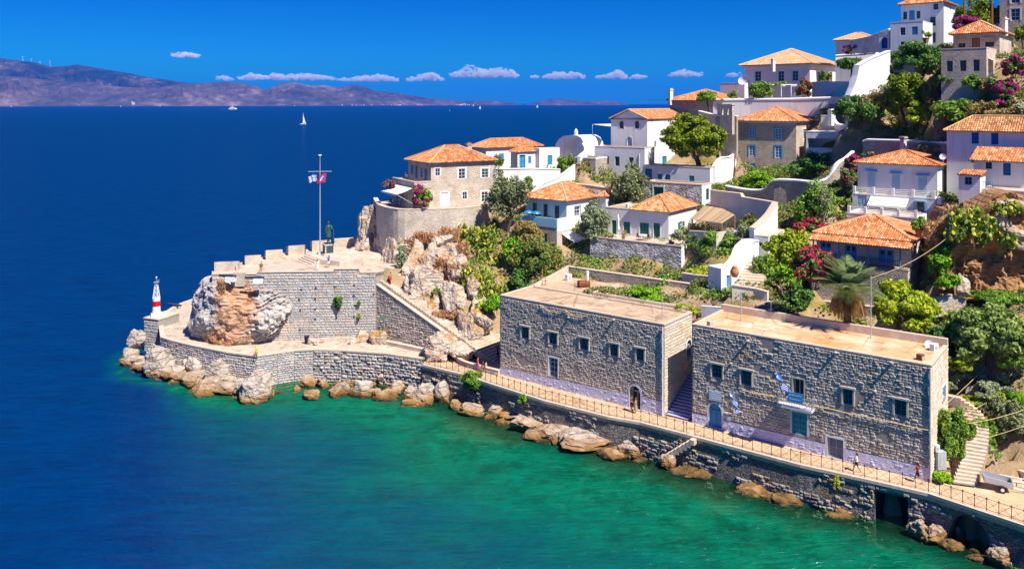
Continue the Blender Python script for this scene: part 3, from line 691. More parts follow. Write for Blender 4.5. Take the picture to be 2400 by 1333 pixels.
def hip(root, pts, zt, rise, over=.45, tile="terracotta", kind="hip", ridge_f=None, name="roof", fascia="white_paint", sp=.27):
 """roof over the quad pts = [L, C, R, K] (left end, near corner, right end, far corner)"""
 L, C, Rr, K = [Vector((p[0], p[1])) for p in pts]; c = (L + C + Rr + K) / 4
 a, b = (L - C), (Rr - C); la, lb = a.length, b.length; ad, bd = a / la, b / lb
 C2 = C - ad * over - bd * over; L2 = L + ad * over - bd * over; R2 = Rr - ad * over + bd * over; K2 = K + ad * over + bd * over
 la += 2 * over; lb += 2 * over
 V = lambda p, z: Vector((p.x, p.y, z)); z0, z1 = zt + .06, zt + rise
 mb = MB(); tb = MB(); cb = MB()
 mb.prism([tuple(C2), tuple(R2), tuple(K2), tuple(L2)], zt, zt + .07)
 if kind == "hip":
  if la >= lb:
   i = lb / 2 if ridge_f is None else la * ridge_f; M1 = C2 + bd * lb / 2 + ad * i; M2 = L2 + bd * lb / 2 - ad * i
   planes = [(L2, C2, M2, M1), (C2, R2, M1, M1), (R2, K2, M1, M2), (K2, L2, M2, M2)]; hips = [(C2, M1), (R2, M1), (L2, M2), (K2, M2), (M1, M2)]
  else:
   i = la / 2 if ridge_f is None else lb * ridge_f; M1 = C2 + ad * la / 2 + bd * i; M2 = R2 + ad * la / 2 - bd * i
   planes = [(L2, C2, M1, M1), (C2, R2, M1, M2), (R2, K2, M2, M2), (K2, L2, M2, M1)]; hips = [(C2, M1), (L2, M1), (R2, M2), (K2, M2), (M1, M2)]
 elif kind == "gable_left":               # gable ends over the left and the opposite face: ridge runs along the right face's direction
  M1 = (C2 + L2) / 2 + bd * over * .7; M2 = (R2 + K2) / 2
  M1 = (C2 + L2) / 2; planes = [(C2, R2, M1, M2), (K2, L2, M2, M1)]; hips = [(M1, M2), (C2, M1), (L2, M1)]
 elif kind == "shed":                     # falls towards the left face
  planes = [(L2, C2, K2, R2)]; hips = []
 for n, (e0, e1, s0, s1) in enumerate(planes):
  f = (V(e0, z0), V(e1, z0), V(s1, z1), V(s0, z1)) if (s1 - s0).length > 1e-6 else (V(e0, z0), V(e1, z0), V(s0, z1))
  mb.add(f, [tuple(range(len(f)))])
  nn = (V(e1, z0) - V(e0, z0)).cross(V(s0, z1) - V(e0, z0));
  if nn.z < 0: nn = -nn
  cen = (V(e0, z0) + V(e1, z0) + V(s0, z1) + V(s1, z1)) / 4
  if nn.dot(Vector((0, 0, HC)) - cen) > 0: roof_plane(tb, V(e0, z0), V(e1, z0), V(s0, z1), V(s1, z1), sp=sp, seed=n)
 for p, q in hips:
  zp = z1 if (p, q) == hips[-1] and kind == "hip" else z0
  if kind == "gable_left" and (p, q) == hips[0]: zp = z1
  cb.tube([V(p, zp + .1), V(q, z1 + .1)], .13, 5)
 o = mb.build(name, [m("terracotta_under")], root)
 if tb.v: tb.build("tiles", m(tile), o, kind="stuff")
 if cb.v: cb.build("ridge_tiles", m(tile), o)
 return o

class House:
 """corner column pxc between a left face running away to pxl and a right face running away to pxr; yb, yt: rows of foot and eaves at the corner"""
 def __init__(s, name, label, cat, pxc, D, yaw, pxl, pxr, yb, yt, la=None, lb=None, group=None, zb=None, zt=None, root=None, ctrl=True):
  y = math.radians(yaw); s.dl = Vector((-math.cos(y), math.sin(y))); s.dr = Vector((math.sin(y), math.cos(y)))
  s.D = D; s.C = Vector(((pxc - 1200) / F * D, D))
  def reach(d, px):
   k = (px - 1200) / F; return (k * s.C.y - s.C.x) / (d.x - k * d.y)
  s.la = reach(s.dl, pxl) if la is None else la; s.lb = reach(s.dr, pxr) if lb is None else lb
  s.zb = zat(yb, D) if zb is None else zb; s.zt = zat(yt, D) if zt is None else zt
  s.L = s.C + s.dl * s.la; s.R = s.C + s.dr * s.lb; s.K = s.L + s.dr * s.lb
  s.fl, s.fr = Face(s.L, s.C), Face(s.C, s.R); s.fk, s.fm = Face(s.R, s.K), Face(s.K, s.L)
  s.root = root or thing(name, label, cat, (s.C.x, s.C.y, s.zb), group); s.hl, s.hr = [], []
  for p in (s.L, s.C, s.R, s.K) if ctrl else (): CTRL.append((p.x, p.y, s.zb - .25))
 def pts(s): return [s.L, s.C, s.R, s.K]
 def win(s, side, x0, y0, x1, y1, depth=.22, arch=False, surr=None, **kw):
  fc, lst = (s.fl, s.hl) if side == 'L' else (s.fr, s.hr)
  h = fc.hole(x0, y0, x1, y1); h["depth"] = depth; h["arch"] = arch; h["margin"] = .22 if (surr or kw.get("surround")) else .06
  h["u0"] = max(h["u0"], .05); h["u1"] = min(h["u1"], fc.L - .05); h["z0"] = max(h["z0"], s.zb + .02); h["z1"] = min(h["z1"], s.zt - .1)
  lst.append(h); window(s.root, fc, h, **kw); return h
 def walls(s, mat, mat_r=None, deep=4, top_l=None, name="wall", plinth=None):
  mb = MB(); mats = [m(mat), m(mat_r or mat)]
  wall_face(mb, s.fl, 0, s.fl.L, top_l or s.zt, s.zb - deep, s.hl, 0); wall_face(mb, s.fr, 0, s.fr.L, s.zt, s.zb - deep, s.hr, 1)
  wall_face(mb, s.fk, 0, s.fk.L, s.zt, s.zb - deep, (), 0); wall_face(mb, s.fm, 0, s.fm.L, s.zt, s.zb - deep, (), 0)
  return mb.build(name, mats, s.root, fix=True)
 def flat(s, mat="roof_screed", par=.3, pw=.28, pmat="coping", dz=0.0):
  """flat roof with a low parapet"""
  mb = MB(); c = (s.L + s.C + s.R + s.K) / 4; sh = [p + (c - p).normalized() * .05 for p in s.pts()]
  mb.prism([tuple(p) for p in (sh[1], sh[2], sh[3], sh[0])], s.zt - .3, s.zt - .02 + dz); mb.build("roof", m(mat), s.root)
  if par:
   pb = MB()
   for fc, a, b in ((s.fl, 0, 0), (s.fr, 0, 0), (s.fk, 0, 0), (s.fm, 0, 0)):
    ext = 0.03 if fc in (s.fl, s.fk) else -pw + .03 - .03
    bar(pb, fc, -ext if ext > 0 else pw, fc.L + (ext if ext > 0 else -pw), s.zt, s.zt + par, -pw, .03 if ext > 0 else .026)
   pb.build("parapet", m(pmat), s.root)
 def hip(s, rise, **kw): return hip(s.root, s.pts(), s.zt, rise, **kw)
 def cornice(s, mat="white_paint", h=.25, out=.25):
  mb = MB(); bar(mb, s.fl, -out, s.fl.L + out, s.zt - h, s.zt - .005, .0, out); bar(mb, s.fr, 0.01, s.fr.L + out, s.zt - h, s.zt - .006, .0, out); mb.build("cornice", m(mat), s.root)
 def chimney(s, px, y0, y1, w=.6, D=None, mat="whitewash", cap="terracotta", inset=None):
  D = D or s.D + 4; b = at(px, y1, D); h = (y1 - y0) / F * D; mb = MB(); mb.cbox(b - Vector((0, 0, .8)), w, w * .8, h + .5, .5); mb.cbox(b + Vector((0, 0, h - .3)), w * 1.3, w * 1.1, .1, .5); o = mb.build("chimney", m(mat), s.root)
  mb = MB(); mb.cbox(b + Vector((0, 0, h - .2)), w * .8, w * .6, .25, .5); mb.build("chimney_cap", m(cap), o)
def poly_wall(name, label, pts, thick, mat, cap=None, zb=None, capw=.1, caph=.14, cat="wall", group=None, deep=3.0, ctrl=True):
 """freestanding wall along points (x, y, ztop[, zfoot]); rounded white cap where wanted"""
 P0 = Vector(pts[0][:3]); root = thing(name, label, cat, (P0.x, P0.y, P0.z - 1), group)
 mb, cb = MB(), MB(); n = len(pts); offs = []
 for i in range(n):
  a = Vector(pts[max(i - 1, 0)][:2]); b = Vector(pts[min(i + 1, n - 1)][:2]); d = (b - a).normalized(); offs.append(Vector((-d.y, d.x)))
 for i in range(n - 1):
  p, q = pts[i], pts[i + 1]; o1, o2 = offs[i] * thick / 2, offs[i + 1] * thick / 2
  zp = (p[3] if len(p) > 3 else p[2] - 2) - deep; zq = (q[3] if len(q) > 3 else q[2] - 2) - deep
  A = [(p[0] + o1.x, p[1] + o1.y), (p[0] - o1.x, p[1] - o1.y)]; B = [(q[0] + o2.x, q[1] + o2.y), (q[0] - o2.x, q[1] - o2.y)]
  mb.add([(*A[0], zp), (*A[1], zp), (*B[1], zq), (*B[0], zq), (*A[0], p[2]), (*A[1], p[2]), (*B[1], q[2]), (*B[0], q[2])],
               ((4, 5, 6, 7), (0, 4, 7, 3), (1, 2, 6, 5), (0, 1, 5, 4), (3, 7, 6, 2)))
  if cap:
   e = 1 + capw * 2 / thick; o1c, o2c = offs[i] * thick / 2 * e, offs[i + 1] * thick / 2 * e; h = caph
   prof = [(1, -.04), (1, h * .55), (.55, h), (-.55, h), (-1, h * .55), (-1, -.04)]
   va = [(p[0] + o1c.x * x, p[1] + o1c.y * x, p[2] + z) for x, z in prof]; vb = [(q[0] + o2c.x * x, q[1] + o2c.y * x, q[2] + z) for x, z in prof]
   cb.add(va + vb, [(k, (k + 1) % 6, 6 + (k + 1) % 6, 6 + k) for k in range(6)] + [(0, 1, 2, 3, 4, 5), (11, 10, 9, 8, 7, 6)])
  if ctrl:
   for w in (p, q): CTRL.append((w[0], w[1], (w[3] if len(w) > 3 else w[2] - 2) - .2))
 mb.build("wall", m(mat), root, fix=True)
 if cap: cb.build("coping", m(cap), root, fix=True)
 return root
def smooth_path(pts, n=5):
 """Catmull-Rom through points of any dimension"""
 P = [np.array(p, float) for p in pts]; out = []
 for i in range(len(P) - 1):
  a, b, c, d = P[max(i - 1, 0)], P[i], P[i + 1], P[min(i + 2, len(P) - 1)]
  for k in range(n):
   t = k / n; out.append(tuple(.5 * ((2 * b) + (c - a) * t + (2 * a - 5 * b + 4 * c - d) * t * t + (3 * b - a - 3 * c + d) * t ** 3)))
 out.append(tuple(P[-1])); return out

def PW(name, label, pts, thick, mat, cap=None, sm=0, **kw):
 """freestanding wall from (column, top row, distance[, foot row]) points"""
 P = []
 for p in pts:
  w = at(p[0], p[1], p[2]); P.append((w.x, w.y, w.z, zat(p[3], p[2]) if len(p) > 3 else w.z - 2.5))
 if sm: P = smooth_path(P, sm)
 return poly_wall(name, label, P, thick, mat, cap, **kw)
def rails(root, fc, u0, u1, z, n, mat="white_paint", h=.85, post=.32, hp=1.0, d=-.3, nr=4):
 """square posts with thin rails between, along the top of a wall"""
 for i in range(n):
  u = u0 + (u1 - u0 - post) * i / (n - 1); mb = MB(); bar(mb, fc, u, u + post, z - .02, z + hp, d, d + post); mb.build("post", m(mat), root)
 mb = MB()
 for k in range(nr): zz = z + .12 + (h - .12) * k / (nr - 1); mb.tube([fc.P(u0 + .1, zz, d + post / 2), fc.P(u1 - .1, zz, d + post / 2)], .025, 4)
 mb.build("rail", m("white_paint"), root)
def awning(root, fc, u0, u1, zt, drop, out, mat="canvas", arms=True):
 mb = MB(); n = 6
 for i in range(n):
  a, b = i / n, (i + 1) / n; f = lambda t: (out * t, zt - drop * t - .12 * math.sin(math.pi * t))
  da, za = f(a); db, zb_ = f(b); mb.add([fc.P(u0, za, da), fc.P(u1, za, da), fc.P(u1, zb_, db), fc.P(u0, zb_, db), fc.P(u0, za + .03, da), fc.P(u1, za + .03, da), fc.P(u1, zb_ + .03, db), fc.P(u0, zb_ + .03, db)], ((0, 1, 2, 3), (7, 6, 5, 4), (0, 3, 7, 4), (1, 5, 6, 2)))
 mb.add([fc.P(u0, zt - drop, out), fc.P(u1, zt - drop, out), fc.P(u1, zt - drop - .22, out + .01), fc.P(u0, zt - drop - .22, out + .01)], ((0, 1, 2, 3),))
 o = mb.build("awning", m(mat), root)
 mb = MB()
 for u in (u0 + .1, u1 - .1): mb.tube([fc.P(u, zt - drop, out), fc.P(u, zt - drop - 1.6, .05)], .03, 5)
 mb.build("awning_arm", m("white_paint"), o)
# ---------------------------------------------------------------- the quay: path, sea walls, railing
ZP = 4.5
EAST = [gz(px, py, ZP) for px, py in ((990, 855), (1087, 878), (1148, 899), (1276, 939.5), (1425, 977), (1500, 990), (1600, 1016), (1762, 1059), (1875, 1089), (2025, 1122), (2175, 1156), (2400, 1231))]
EAST += [Vector((47.5, 59.5, ZP)), Vector((56, 51, ZP))]
WEST = [gz(px, py, 5.1) for px, py in ((990, 842), (900, 829), (800, 822), (735, 820), (690, 822), (650, 828), (600, 835), (530, 826), (450, 810), (400, 798), (378, 791))]
TIP = [gz(px, py, 4.75) for px, py in ((374, 772), (372, 752), (385, 734), (413, 716), (464, 698))] + [Vector((-50, 146, 4.7)), Vector((-44, 148, 4.7))]
def strip(name, outer, inner, z, mat, th=.6, **pr):
 mb = MB()
 for i in range(len(outer) - 1):
  a, b, c, d = outer[i], outer[i + 1], inner[i + 1], inner[i]
  mb.prism([(a.x, a.y), (b.x, b.y), (c.x, c.y), (d.x, d.y)], z - th, z)
 return mb.build(name, m(mat), fix=True, **pr)
inn = [p + Vector((.6, .8, 0)) * (12 if i > 3 else 16) for i, p in enumerate(EAST)]
inn[-4:] = [p + Vector((.75, .66, 0)) * 16 for p in EAST[-4:]]
strip("path", list(reversed(EAST)), list(reversed(inn)), ZP, "paving_orange", kind="structure")
wo = [Vector((p.x, p.y, 0)) for p in [EAST[0]] + WEST + TIP]
cw_ = [Vector((-3, 118, 0)), Vector((-4, 119, 0)), Vector((-11, 121, 0)), Vector((-18, 121, 0)), Vector((-24, 121, 0)), Vector((-28, 120.5, 0)), Vector((-31, 120, 0)), Vector((-34, 119.5, 0)), Vector((-37, 119.5, 0)), Vector((-40, 120, 0)), Vector((-42, 121, 0)), Vector((-43, 122, 0))] + [Vector((-44, 125, 0)), Vector((-45, 128, 0)), Vector((-45, 131, 0)), Vector((-45, 134, 0)), Vector((-45, 137, 0)), Vector((-43, 140, 0)), Vector((-40, 142, 0))]
strip("headland_path", wo, cw_, ZP + .012, "paving", kind="structure")

t = thing("sea_wall", "long shaded sea wall of rough stones under the quay path", "sea wall", (EAST[6].x, EAST[6].y, -1))
wm, bk = MB(), MB(); allh = []
for i in range(len(EAST) - 1):
 a, b = EAST[i], EAST[i + 1]; fc = Face(a, b); hs_ = []
 if i == 9: hs_ = [dict(zip(("u0", "u1", "z0", "z1"), (fc.uz(2050, 1195)[0], fc.uz(2128, 1195)[0], -1.4, fc.uz(2090, 1160)[1])), depth=2.2)]
 if i == 10: hs_ = [dict(u0=fc.uz(2222, 1260)[0], u1=min(fc.L - .1, fc.uz(2322, 1260)[0]), z0=-1.4, z1=fc.uz(2265, 1208)[1], depth=3.2, arch=True, rise=2.2)]
 if i == 4: hs_ = [dict(u0=1.2, u1=3.6, z0=-1.4, z1=1.7, depth=1.6, arch=True)]
 for h in hs_:
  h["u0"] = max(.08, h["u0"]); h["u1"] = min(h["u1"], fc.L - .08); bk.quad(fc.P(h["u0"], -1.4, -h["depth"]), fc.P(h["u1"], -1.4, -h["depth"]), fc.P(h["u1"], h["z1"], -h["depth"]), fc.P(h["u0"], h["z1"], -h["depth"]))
 wall_face(wm, fc, 0, fc.L, ZP - .02, -1.4, hs_, d=-.02)
 stones(t, fc, 0, fc.L, ZP - .25, -.8, hs_, "stone_sea", ch=.32, cw=.50, proud=.10, nobj=(90 if i in (8, 9, 10) else 0), seed=40 + i, skip=.18, jit=.9, patch=.02)
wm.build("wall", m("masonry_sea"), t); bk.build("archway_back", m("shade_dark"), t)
cb = MB()
for i in range(len(EAST) - 1):
 fc = Face(EAST[i], EAST[i + 1]); bar(cb, fc, 0.01, fc.L - .01, ZP - .22, ZP + .05, -.35, .14)
cb.build("kerb", m("coping"), t)

t = thing("quay_wall", "curved stone quay wall below the headland path, boulders at its foot", "quay wall", (WEST[4].x, WEST[4].y, -1))
wm, cb = MB(), MB(); WW = list(reversed(WEST));
for i in range(len(WW) - 1):
 a, b = WW[i], WW[i + 1]; fc = Face(a, b)
 wall_face(wm, fc, 0, fc.L, 5.05, -1.4, d=-.02)
 wall_face(wm, Face(b, a), 0, fc.L, 5.05, 4.2, d=.42)
 bar(cb, fc, -.02, fc.L + .02, 4.98, 5.16 + .003 * i, -.5, .1)
 seg = len(WW) - 2 - i
 if seg <= 2: stones(t, fc, 0, fc.L, 4.95, -.6, (), "stone_rubble", ch=.40, cw=.60, proud=.17, nobj=(120, 110, 70)[seg], seed=60 + i, skip=.04, jit=.5)
 else: stones(t, fc, 0, fc.L, 4.95, -.8, (), "stone_pale", ch=.30, cw=.5, proud=.08, nobj=0, seed=60 + i)
fc = Face(EAST[0] - Vector((0, 0, 0)), WEST[0]);
wm.build("wall", m("mortar"), t); cb.build("coping", m("coping"), t)
tw = [WEST[-1]] + TIP
wm = MB();
for i in range(len(tw) - 1):
 fc = Face(tw[i + 1], tw[i]); wall_face(wm, fc, 0, fc.L, 4.49, -1.4); bar(wm, fc, -.02, fc.L + .02, 4.45, 4.85 + .003 * i, -.55, .08)
wm.build("outer_wall", m("coping"), t)

# railing: posts, rails and crossed braces between them
def railing(label, pts):
 t = thing("railing", label, "railing", pts[0], "iron railings along the quay path")
 rm = MB(); P = [Vector(p) for p in pts]; H_ = 1.02; pm = MB(); pm.cbox((0, 0, -.35), .045, .045, H_ + .4); pm.cbox((0, 0, H_ + .02), .09, .09, .08); pme = None; bme = {}
 for a, b in zip(P, P[1:]):
  d = b - a; L_ = d.length; n = max(1, round(L_ / .95)); st = L_ / n; ang = math.atan2(d.y, d.x)
  for z, r in ((H_, .022), (.14, .018)): rm.tube([a + Vector((0, 0, z)), b + Vector((0, 0, z))], r, 4)
  for i in range(n + (b is P[-1])):
   if pme is None:
    pme = bpy.data.meshes.new("post"); pme.from_pydata(pm.v, [], pm.f); pme.materials.append(m("iron"))
   o = link("post", pme, t, a + d * (i / n) - P[0]); o.rotation_euler.z = ang
  key = round(st, 3)
  if key not in bme:
   bm_ = MB(); bm_.tube([(0, 0, .14), (st, 0, H_)], .011, 4); bm_.tube([(0, 0.02, H_), (st, 0.02, .14)], .011, 4)
   me = bpy.data.meshes.new("cross_brace"); me.from_pydata(bm_.v, [], bm_.f); me.materials.append(m("iron")); bme[key] = me
  for i in range(n):
   o = link("cross_brace", bme[key], t, a + d * (i / n) - P[0]); o.rotation_euler.z = ang
 rm.build("rail", m("iron"), t)
up = Vector((.12, .16, .05))
i6 = 6
gapA = EAST[6] + (EAST[7] - EAST[6]) * .05; gapB = EAST[6] + (EAST[7] - EAST[6]) * .17
railing("black iron railing with crossed bars, from the quay wall to the sea steps", [p + up for p in EAST[:7]] + [gapA + up])
railing("black iron railing with crossed bars running right from the sea steps", [gapB + up] + [p + up for p in EAST[7:]])
# sea steps at the gap
st = thing("sea_steps", "narrow stone steps going down the sea wall at the railing gap", "steps", (gapB.x, gapB.y, 0))
fw = Face(EAST[6], EAST[7])
for k in range(9):
 mb = MB(); u = fw.L * .15 - k * .42; bar(mb, fw, u, u + .5, ZP - .35 - k * .34 - .28, ZP - .12 - k * .34, .02, .75); mb.build("step", m("coping"), st)
hr = MB(); hr.tube([fw.P(fw.L * .15, ZP + .6, .7), fw.P(fw.L * .15 - 3.4, ZP - 2.3, .7)], .025, 5); hr.tube([fw.P(fw.L * .15 - 3.4, ZP - 2.3, .7), fw.P(fw.L * .15 - 3.4, ZP - 3.4, .7)], .025, 5); hr.build("handrail", m("galvanised"), st)

# ---------------------------------------------------------------- the battery: high wall, terrace, parapet blocks
TZ = 13.9
FA, FB = Vector((-42.2, 117.0)), Vector((-19.4, 118.3))
TERR = [(-19.4, 118.3), (-42.2, 117.0), (-43.2, 119.8), (-41.6, 124.5), (-39.2, 130.5), (-35.6, 136.2), (-30, 139.5), (-24, 141), (-16, 140), (-12.5, 131), (-14.8, 123)]
t = thing("bastion", "tall squared stone retaining wall carrying the statue terrace", "bastion", (-31, 118, 4.4))
fc = Face(FA, FB); mb = MB()
top = [(0, TZ + .0), (6.2, TZ + .0), (6.25, TZ + .18), (16.9, TZ + .22), (17, TZ + .55), (20.5, TZ + .55), (20.6, TZ + .02), (fc.L, TZ + .02)]
wall_face(mb, fc, 0, fc.L, top, 3.5, (), 0, d=-.02)
for i in range(1, len(TERR)):
 a, b = TERR[i], TERR[(i + 1) % len(TERR)]; mb.quad((a[0], a[1], 2), (b[0], b[1], 2), (b[0], b[1], TZ - .01), (a[0], a[1], TZ - .01))
mb.build("wall", m("mortar"), t)
stones(t, fc, 0.05, fc.L, top, 4.2, (), "stone_pale", ch=.36, cw=.58, proud=.055, nobj=300, seed=3, gap=.045)
cb = MB()
for a, b in zip(top, top[1:]):
 if b[0] - a[0] > .2: bar(cb, fc, a[0], b[0], max(a[1], b[1]) - .02, max(a[1], b[1]) + .12, -.55, .08)
cb.build("coping", m("coping"), t)
mb = MB(); hl = MB()
for px, py in ((706, 679), (740, 676), (785, 673), (830, 669), (701, 703), (739, 701), (829, 694), (704, 728), (739, 725), (832, 716), (739, 748), (788, 746), (830, 743), (703, 773), (876, 690)):
 u, z = fc.uz(px, py); bar(hl, fc, u - .12, u + .12, z - .1, z + .1, .02, .10)
hl.build("weep_hole", m("shade_dark"), t)
tp = MB(); tp.prism(TERR, TZ - .5, TZ); tp.build("paving", m("paving"), t, fix=True)
# thick parapet blocks
def block(name, label, c, lx, ly, rz, z0, h, group=None, cat="parapet block", slope=.35):
 mb = MB(); ca, sa = math.cos(rz), math.sin(rz)
 R_ = lambda x, y, z: (c[0] + ca * x - sa * y, c[1] + sa * x + ca * y, z)
 P_ = [(-lx / 2, -ly / 2), (lx / 2, -ly / 2), (lx / 2, ly / 2), (-lx / 2, ly / 2)]
 mb.add([R_(x, y, z0 - .6) for x, y in P_] + [R_(x, y, z0 + h + (slope * .25 if y < 0 else -slope)) for x, y in P_], ((0, 3, 2, 1), (4, 5, 6, 7), (0, 1, 5, 4), (1, 2, 6, 5), (2, 3, 7, 6), (3, 0, 4, 7)))
 o = mb.build(name, m("rubble_pale"), label=label, cat=cat, group=group)
 return o
masonry("rubble_pale", [(0, (.50, .43, .35)), (.5, (.60, .51, .42)), (1, (.66, .55, .42))], (.56, .48, .39), 2.0, bmp=.5)
GB = "parapet blocks along the terrace edge"
for (x, y, lx, ly, rz, h), lb in zip(((-41.2, 120.4, 3.3, 2.0, .2, 1.3), (-39.0, 125.2, 2.3, 2.2, .32, 1.35), (-37.1, 129.4, 2.5, 2.2, .38, 1.4), (-34.6, 133.2, 2.7, 2.2, .42, 1.45), (-31.5, 136.8, 3.0, 2.2, .38, 1.65)),
  ("lowest pale stone parapet block at the terrace's front left corner", "second pale parapet block up from the terrace's front corner", "middle pale parapet block of the five along the terrace edge", "parapet block with the dark gun barrel showing beside it, fourth along the terrace edge", "largest pale parapet block directly behind the foot of the flagpole")):
 block("parapet_block", lb, (x, y), lx, ly, rz, TZ, h, GB)
poly_wall("parapet_wall", "low pale stone parapet wall running behind the statue to the cliff", [(-29.8, 139.4, TZ + 1.3, TZ), (-26.0, 140.6, TZ + 1.35, TZ), (-20.5, 141.5, TZ + 1.5, TZ)], 1.2, "rubble_pale", "coping", capw=.03, caph=.06, ctrl=False)
# the low corner pier with the guns
block("pier", "low square stone pier between the two old guns on the terrace front", (-38.4, 117.4), 1.7, 1.4, .06, TZ - 1.0, 1.3, None, "pier", 0)
# statue platform and its four steps
sp = at(785, 607, 124.5); mb = MB()
PL = [(-28.6, 124.3), (-25.5, 123), (-20, 126.2), (-19.4, 132.5), (-24, 136), (-31.8, 128.7)]
tpl = thing("statue_platform", "raised stone platform with broad steps under the statue and flagpole", "platform", (-25, 129, TZ))
mb.prism(PL, TZ - .3, TZ + .72); mb.build("slab", m("rubble_pale"), tpl, fix=True)
for k in range(4):
 mb = MB(); d_ = Vector((.59, -.81)).normalized(); nrm = Vector((d_.y, -d_.x)); o_ = Vector((-31.7, 128.6)) + nrm * (.45 * k)
 mb.box((o_.x, o_.y, TZ - .1), (d_.x * 5.2, d_.y * 5.2, 0), (nrm.x * .5, nrm.y * .5, 0), (0, 0, .1 + .72 - .18 * (k + .55))); mb.build("step", m("coping"), tpl)

# the long stair beside the battery
SA, SB = Vector((-19.3, 118.45)), Vector((-7.6, 110.3)); fs_ = Face(SA, SB)
t = thing("stair_wall", "sloping shaded stone wall along the stairs up to the terrace", "wall", (SA.x, SA.y, 4))
mb = MB(); L_ = fs_.L; stop = [(0, 12.2), (L_, 6.55)]
wall_face(mb, fs_, 0, L_, stop, 3.4, (), d=-.02); wall_face(mb, Face(SB, SA), 0, L_, [(0, 6.55), (L_, 12.2)], 3.4, (), d=.5)
mb.quad(fs_.P(L_, 3.4, 0), fs_.P(L_, 3.4, -.5), fs_.P(L_, 6.55, -.5), fs_.P(L_, 6.55, 0)); mb.build("wall", m("mortar"), t)
stones(t, fs_, .05, L_, stop, 4.3, (), "stone_grey", ch=.33, cw=.55, proud=.06, nobj=260, seed=5, gap=.04)
cb = MB(); u3 = fs_.U3(); n3 = fs_.N3()
cb.box(fs_.P(-.05, 12.2, -.6), u3 * (L_ + .1) + Vector((0, 0, -5.65)), n3 * .72, (0, 0, .14)); cb.build("coping", m("coping"), t)
t = thing("stone_stairs", "long flight of pale stone stairs climbing from the plaza to the terrace", "stairs", (SB.x, SB.y, 4.5))
N_ = 44
for k in range(N_):
 s_ = L_ + 6.5 - k * .5; z = 4.62 + k * .2; w_ = 4.3 + max(0, 13 - k) * .42; mb = MB()
 mb.box(fs_.P(s_, z - .9, -.5), u3 * -.62, n3 * -w_, (0, 0, .9)); mb.build("step", m("paving"), t)
mb = MB(); mb.prism([tuple((SA + fs_.U * -.2 - fs_.n * .4)), tuple(SA - fs_.U * 7 - fs_.n * .4), tuple(SA - fs_.U * 7 - fs_.n * 6), tuple(SA - fs_.U * .2 - fs_.n * 6)], 11, 13.5); mb.build("landing", m("paving"), t, fix=True)

# plaza seat wall, kerb wall at the foot of the battery
seat = smooth_path([tuple(gz(px, py, ZP))[:2] + (ZP + .62, ZP) for px, py in ((1062, 838), (1070, 838), (1076, 851), (1100, 862), (1170, 880))], 4)
poly_wall("seat_wall", "low curved stone seat wall between the plaza and the path", seat, .45, "masonry_grey", "coping", capw=.03, caph=.06, deep=.4, ctrl=False)
kw = [tuple(gz(px, py, ZP))[:2] + (ZP + .5, ZP) for px, py in ((898, 806), (950, 817), (1003, 829))]
poly_wall("kerb_wall", "knee high stone wall under the stair wall, beside the green lamp", kw, .6, "rubble_pale", "coping", capw=.02, caph=.05, deep=.3, ctrl=False)
kw = [tuple(gz(px, py, ZP))[:2] + (ZP + .55, ZP) for px, py in ((738, 803), (790, 800), (830, 800))]
poly_wall("kerb_wall", "knee high rubble wall at the foot of the tall bastion", kw, .5, "rubble_pale", None, deep=.3, ctrl=False)

# ---------------------------------------------------------------- the two long stone buildings on the quay
def plinth(h, fc, tops, seed, mat="stone_white", holes=()):
 mb = MB(); wall_face(mb, fc, 0.02, fc.L, tops, h.zb - .1, [dict(o, depth=.06) for o in holes if o["z0"] < interp(tops, o["u0"])], d=.06); mb.build("plinth", m("lime_blue"), h.root)
 stones(h.root, fc, 0.02, fc.L, tops, h.zb - .1, holes, "lime_blue", ch=.26, cw=.42, proud=.075, nobj=0, seed=seed, gap=.012, skip=.35)
Mi("stone_white", [(0, (.62, .62, .70)), (.5, (.72, .71, .76)), (1, (.56, .55, .62))], amt=.2)
def proj_surround(root_o, fc, h, mat="cut_stone", g=.16, out=.17):
 sb = MB(); bar(sb, fc, h["u0"] - g, h["u0"], h["z0"] - .05, h["z1"], 0, out * .8); bar(sb, fc, h["u1"], h["u1"] + g, h["z0"] - .05, h["z1"], 0, out)
 bar(sb, fc, h["u0"] - g * 1.5, h["u1"] + g * 1.5, h["z1"], h["z1"] + g * 1.1, 0, out * 1.25); sb.build("surround", m(mat), root_o)
M("cut_stone", (.58, .52, .46), (.48, .43, .39), 1.5, bmp=.3)
h1 = House("stone_building", "long two storey stone building with brown roof terrace and arched doorway, nearer the headland", "building", 1557, 89.2, 37.7, 1172, 1622, 975, 764)
B1W = [(1222.6, 766, 1241, 792.5), (1287.6, 779.6, 1306.7, 806), (1360, 792.5, 1380, 819.5), (1430.7, 806, 1450, 834.4), (1492, 816.7, 1510.5, 845)]
for w_ in B1W:
 h = h1.win('L', *w_, frame="teal_paint", bars=(2, 3), depth=.35); h["margin"] = .2; proj_surround(h1.root, h1.fl, h)
h = h1.win('L', 1286.7, 839.5, 1307.5, 884, frame="pale_blue_paint", bars=(2, 4), surround="white_paint", depth=.3)
h = h1.win('L', 1475.7, 905, 1501.4, 961, arch=True, frame="galvanised", bars=(2, 1), surround="stone_white", depth=.7, pane="shade_dark")
h = h1.win('R', 1609, 797, 1620, 837, arch=True, frame="grey_paint", bars=(2, 1), surround="white_paint", depth=.3)
h1.walls("mortar", deep=1.5)
stones(h1.root, h1.fl, .1, h1.fl.L - .08, h1.zt - .03, h1.zb + .85, h1.hl, "stone_grey", ch=.235, cw=.38, proud=.05, gap=.022, patch=-.52, nobj=300, seed=8)
plinth(h1, h1.fl, [(0, h1.zb + .85), (h1.fl.L, h1.zb + 1.5)], 9, holes=h1.hl)
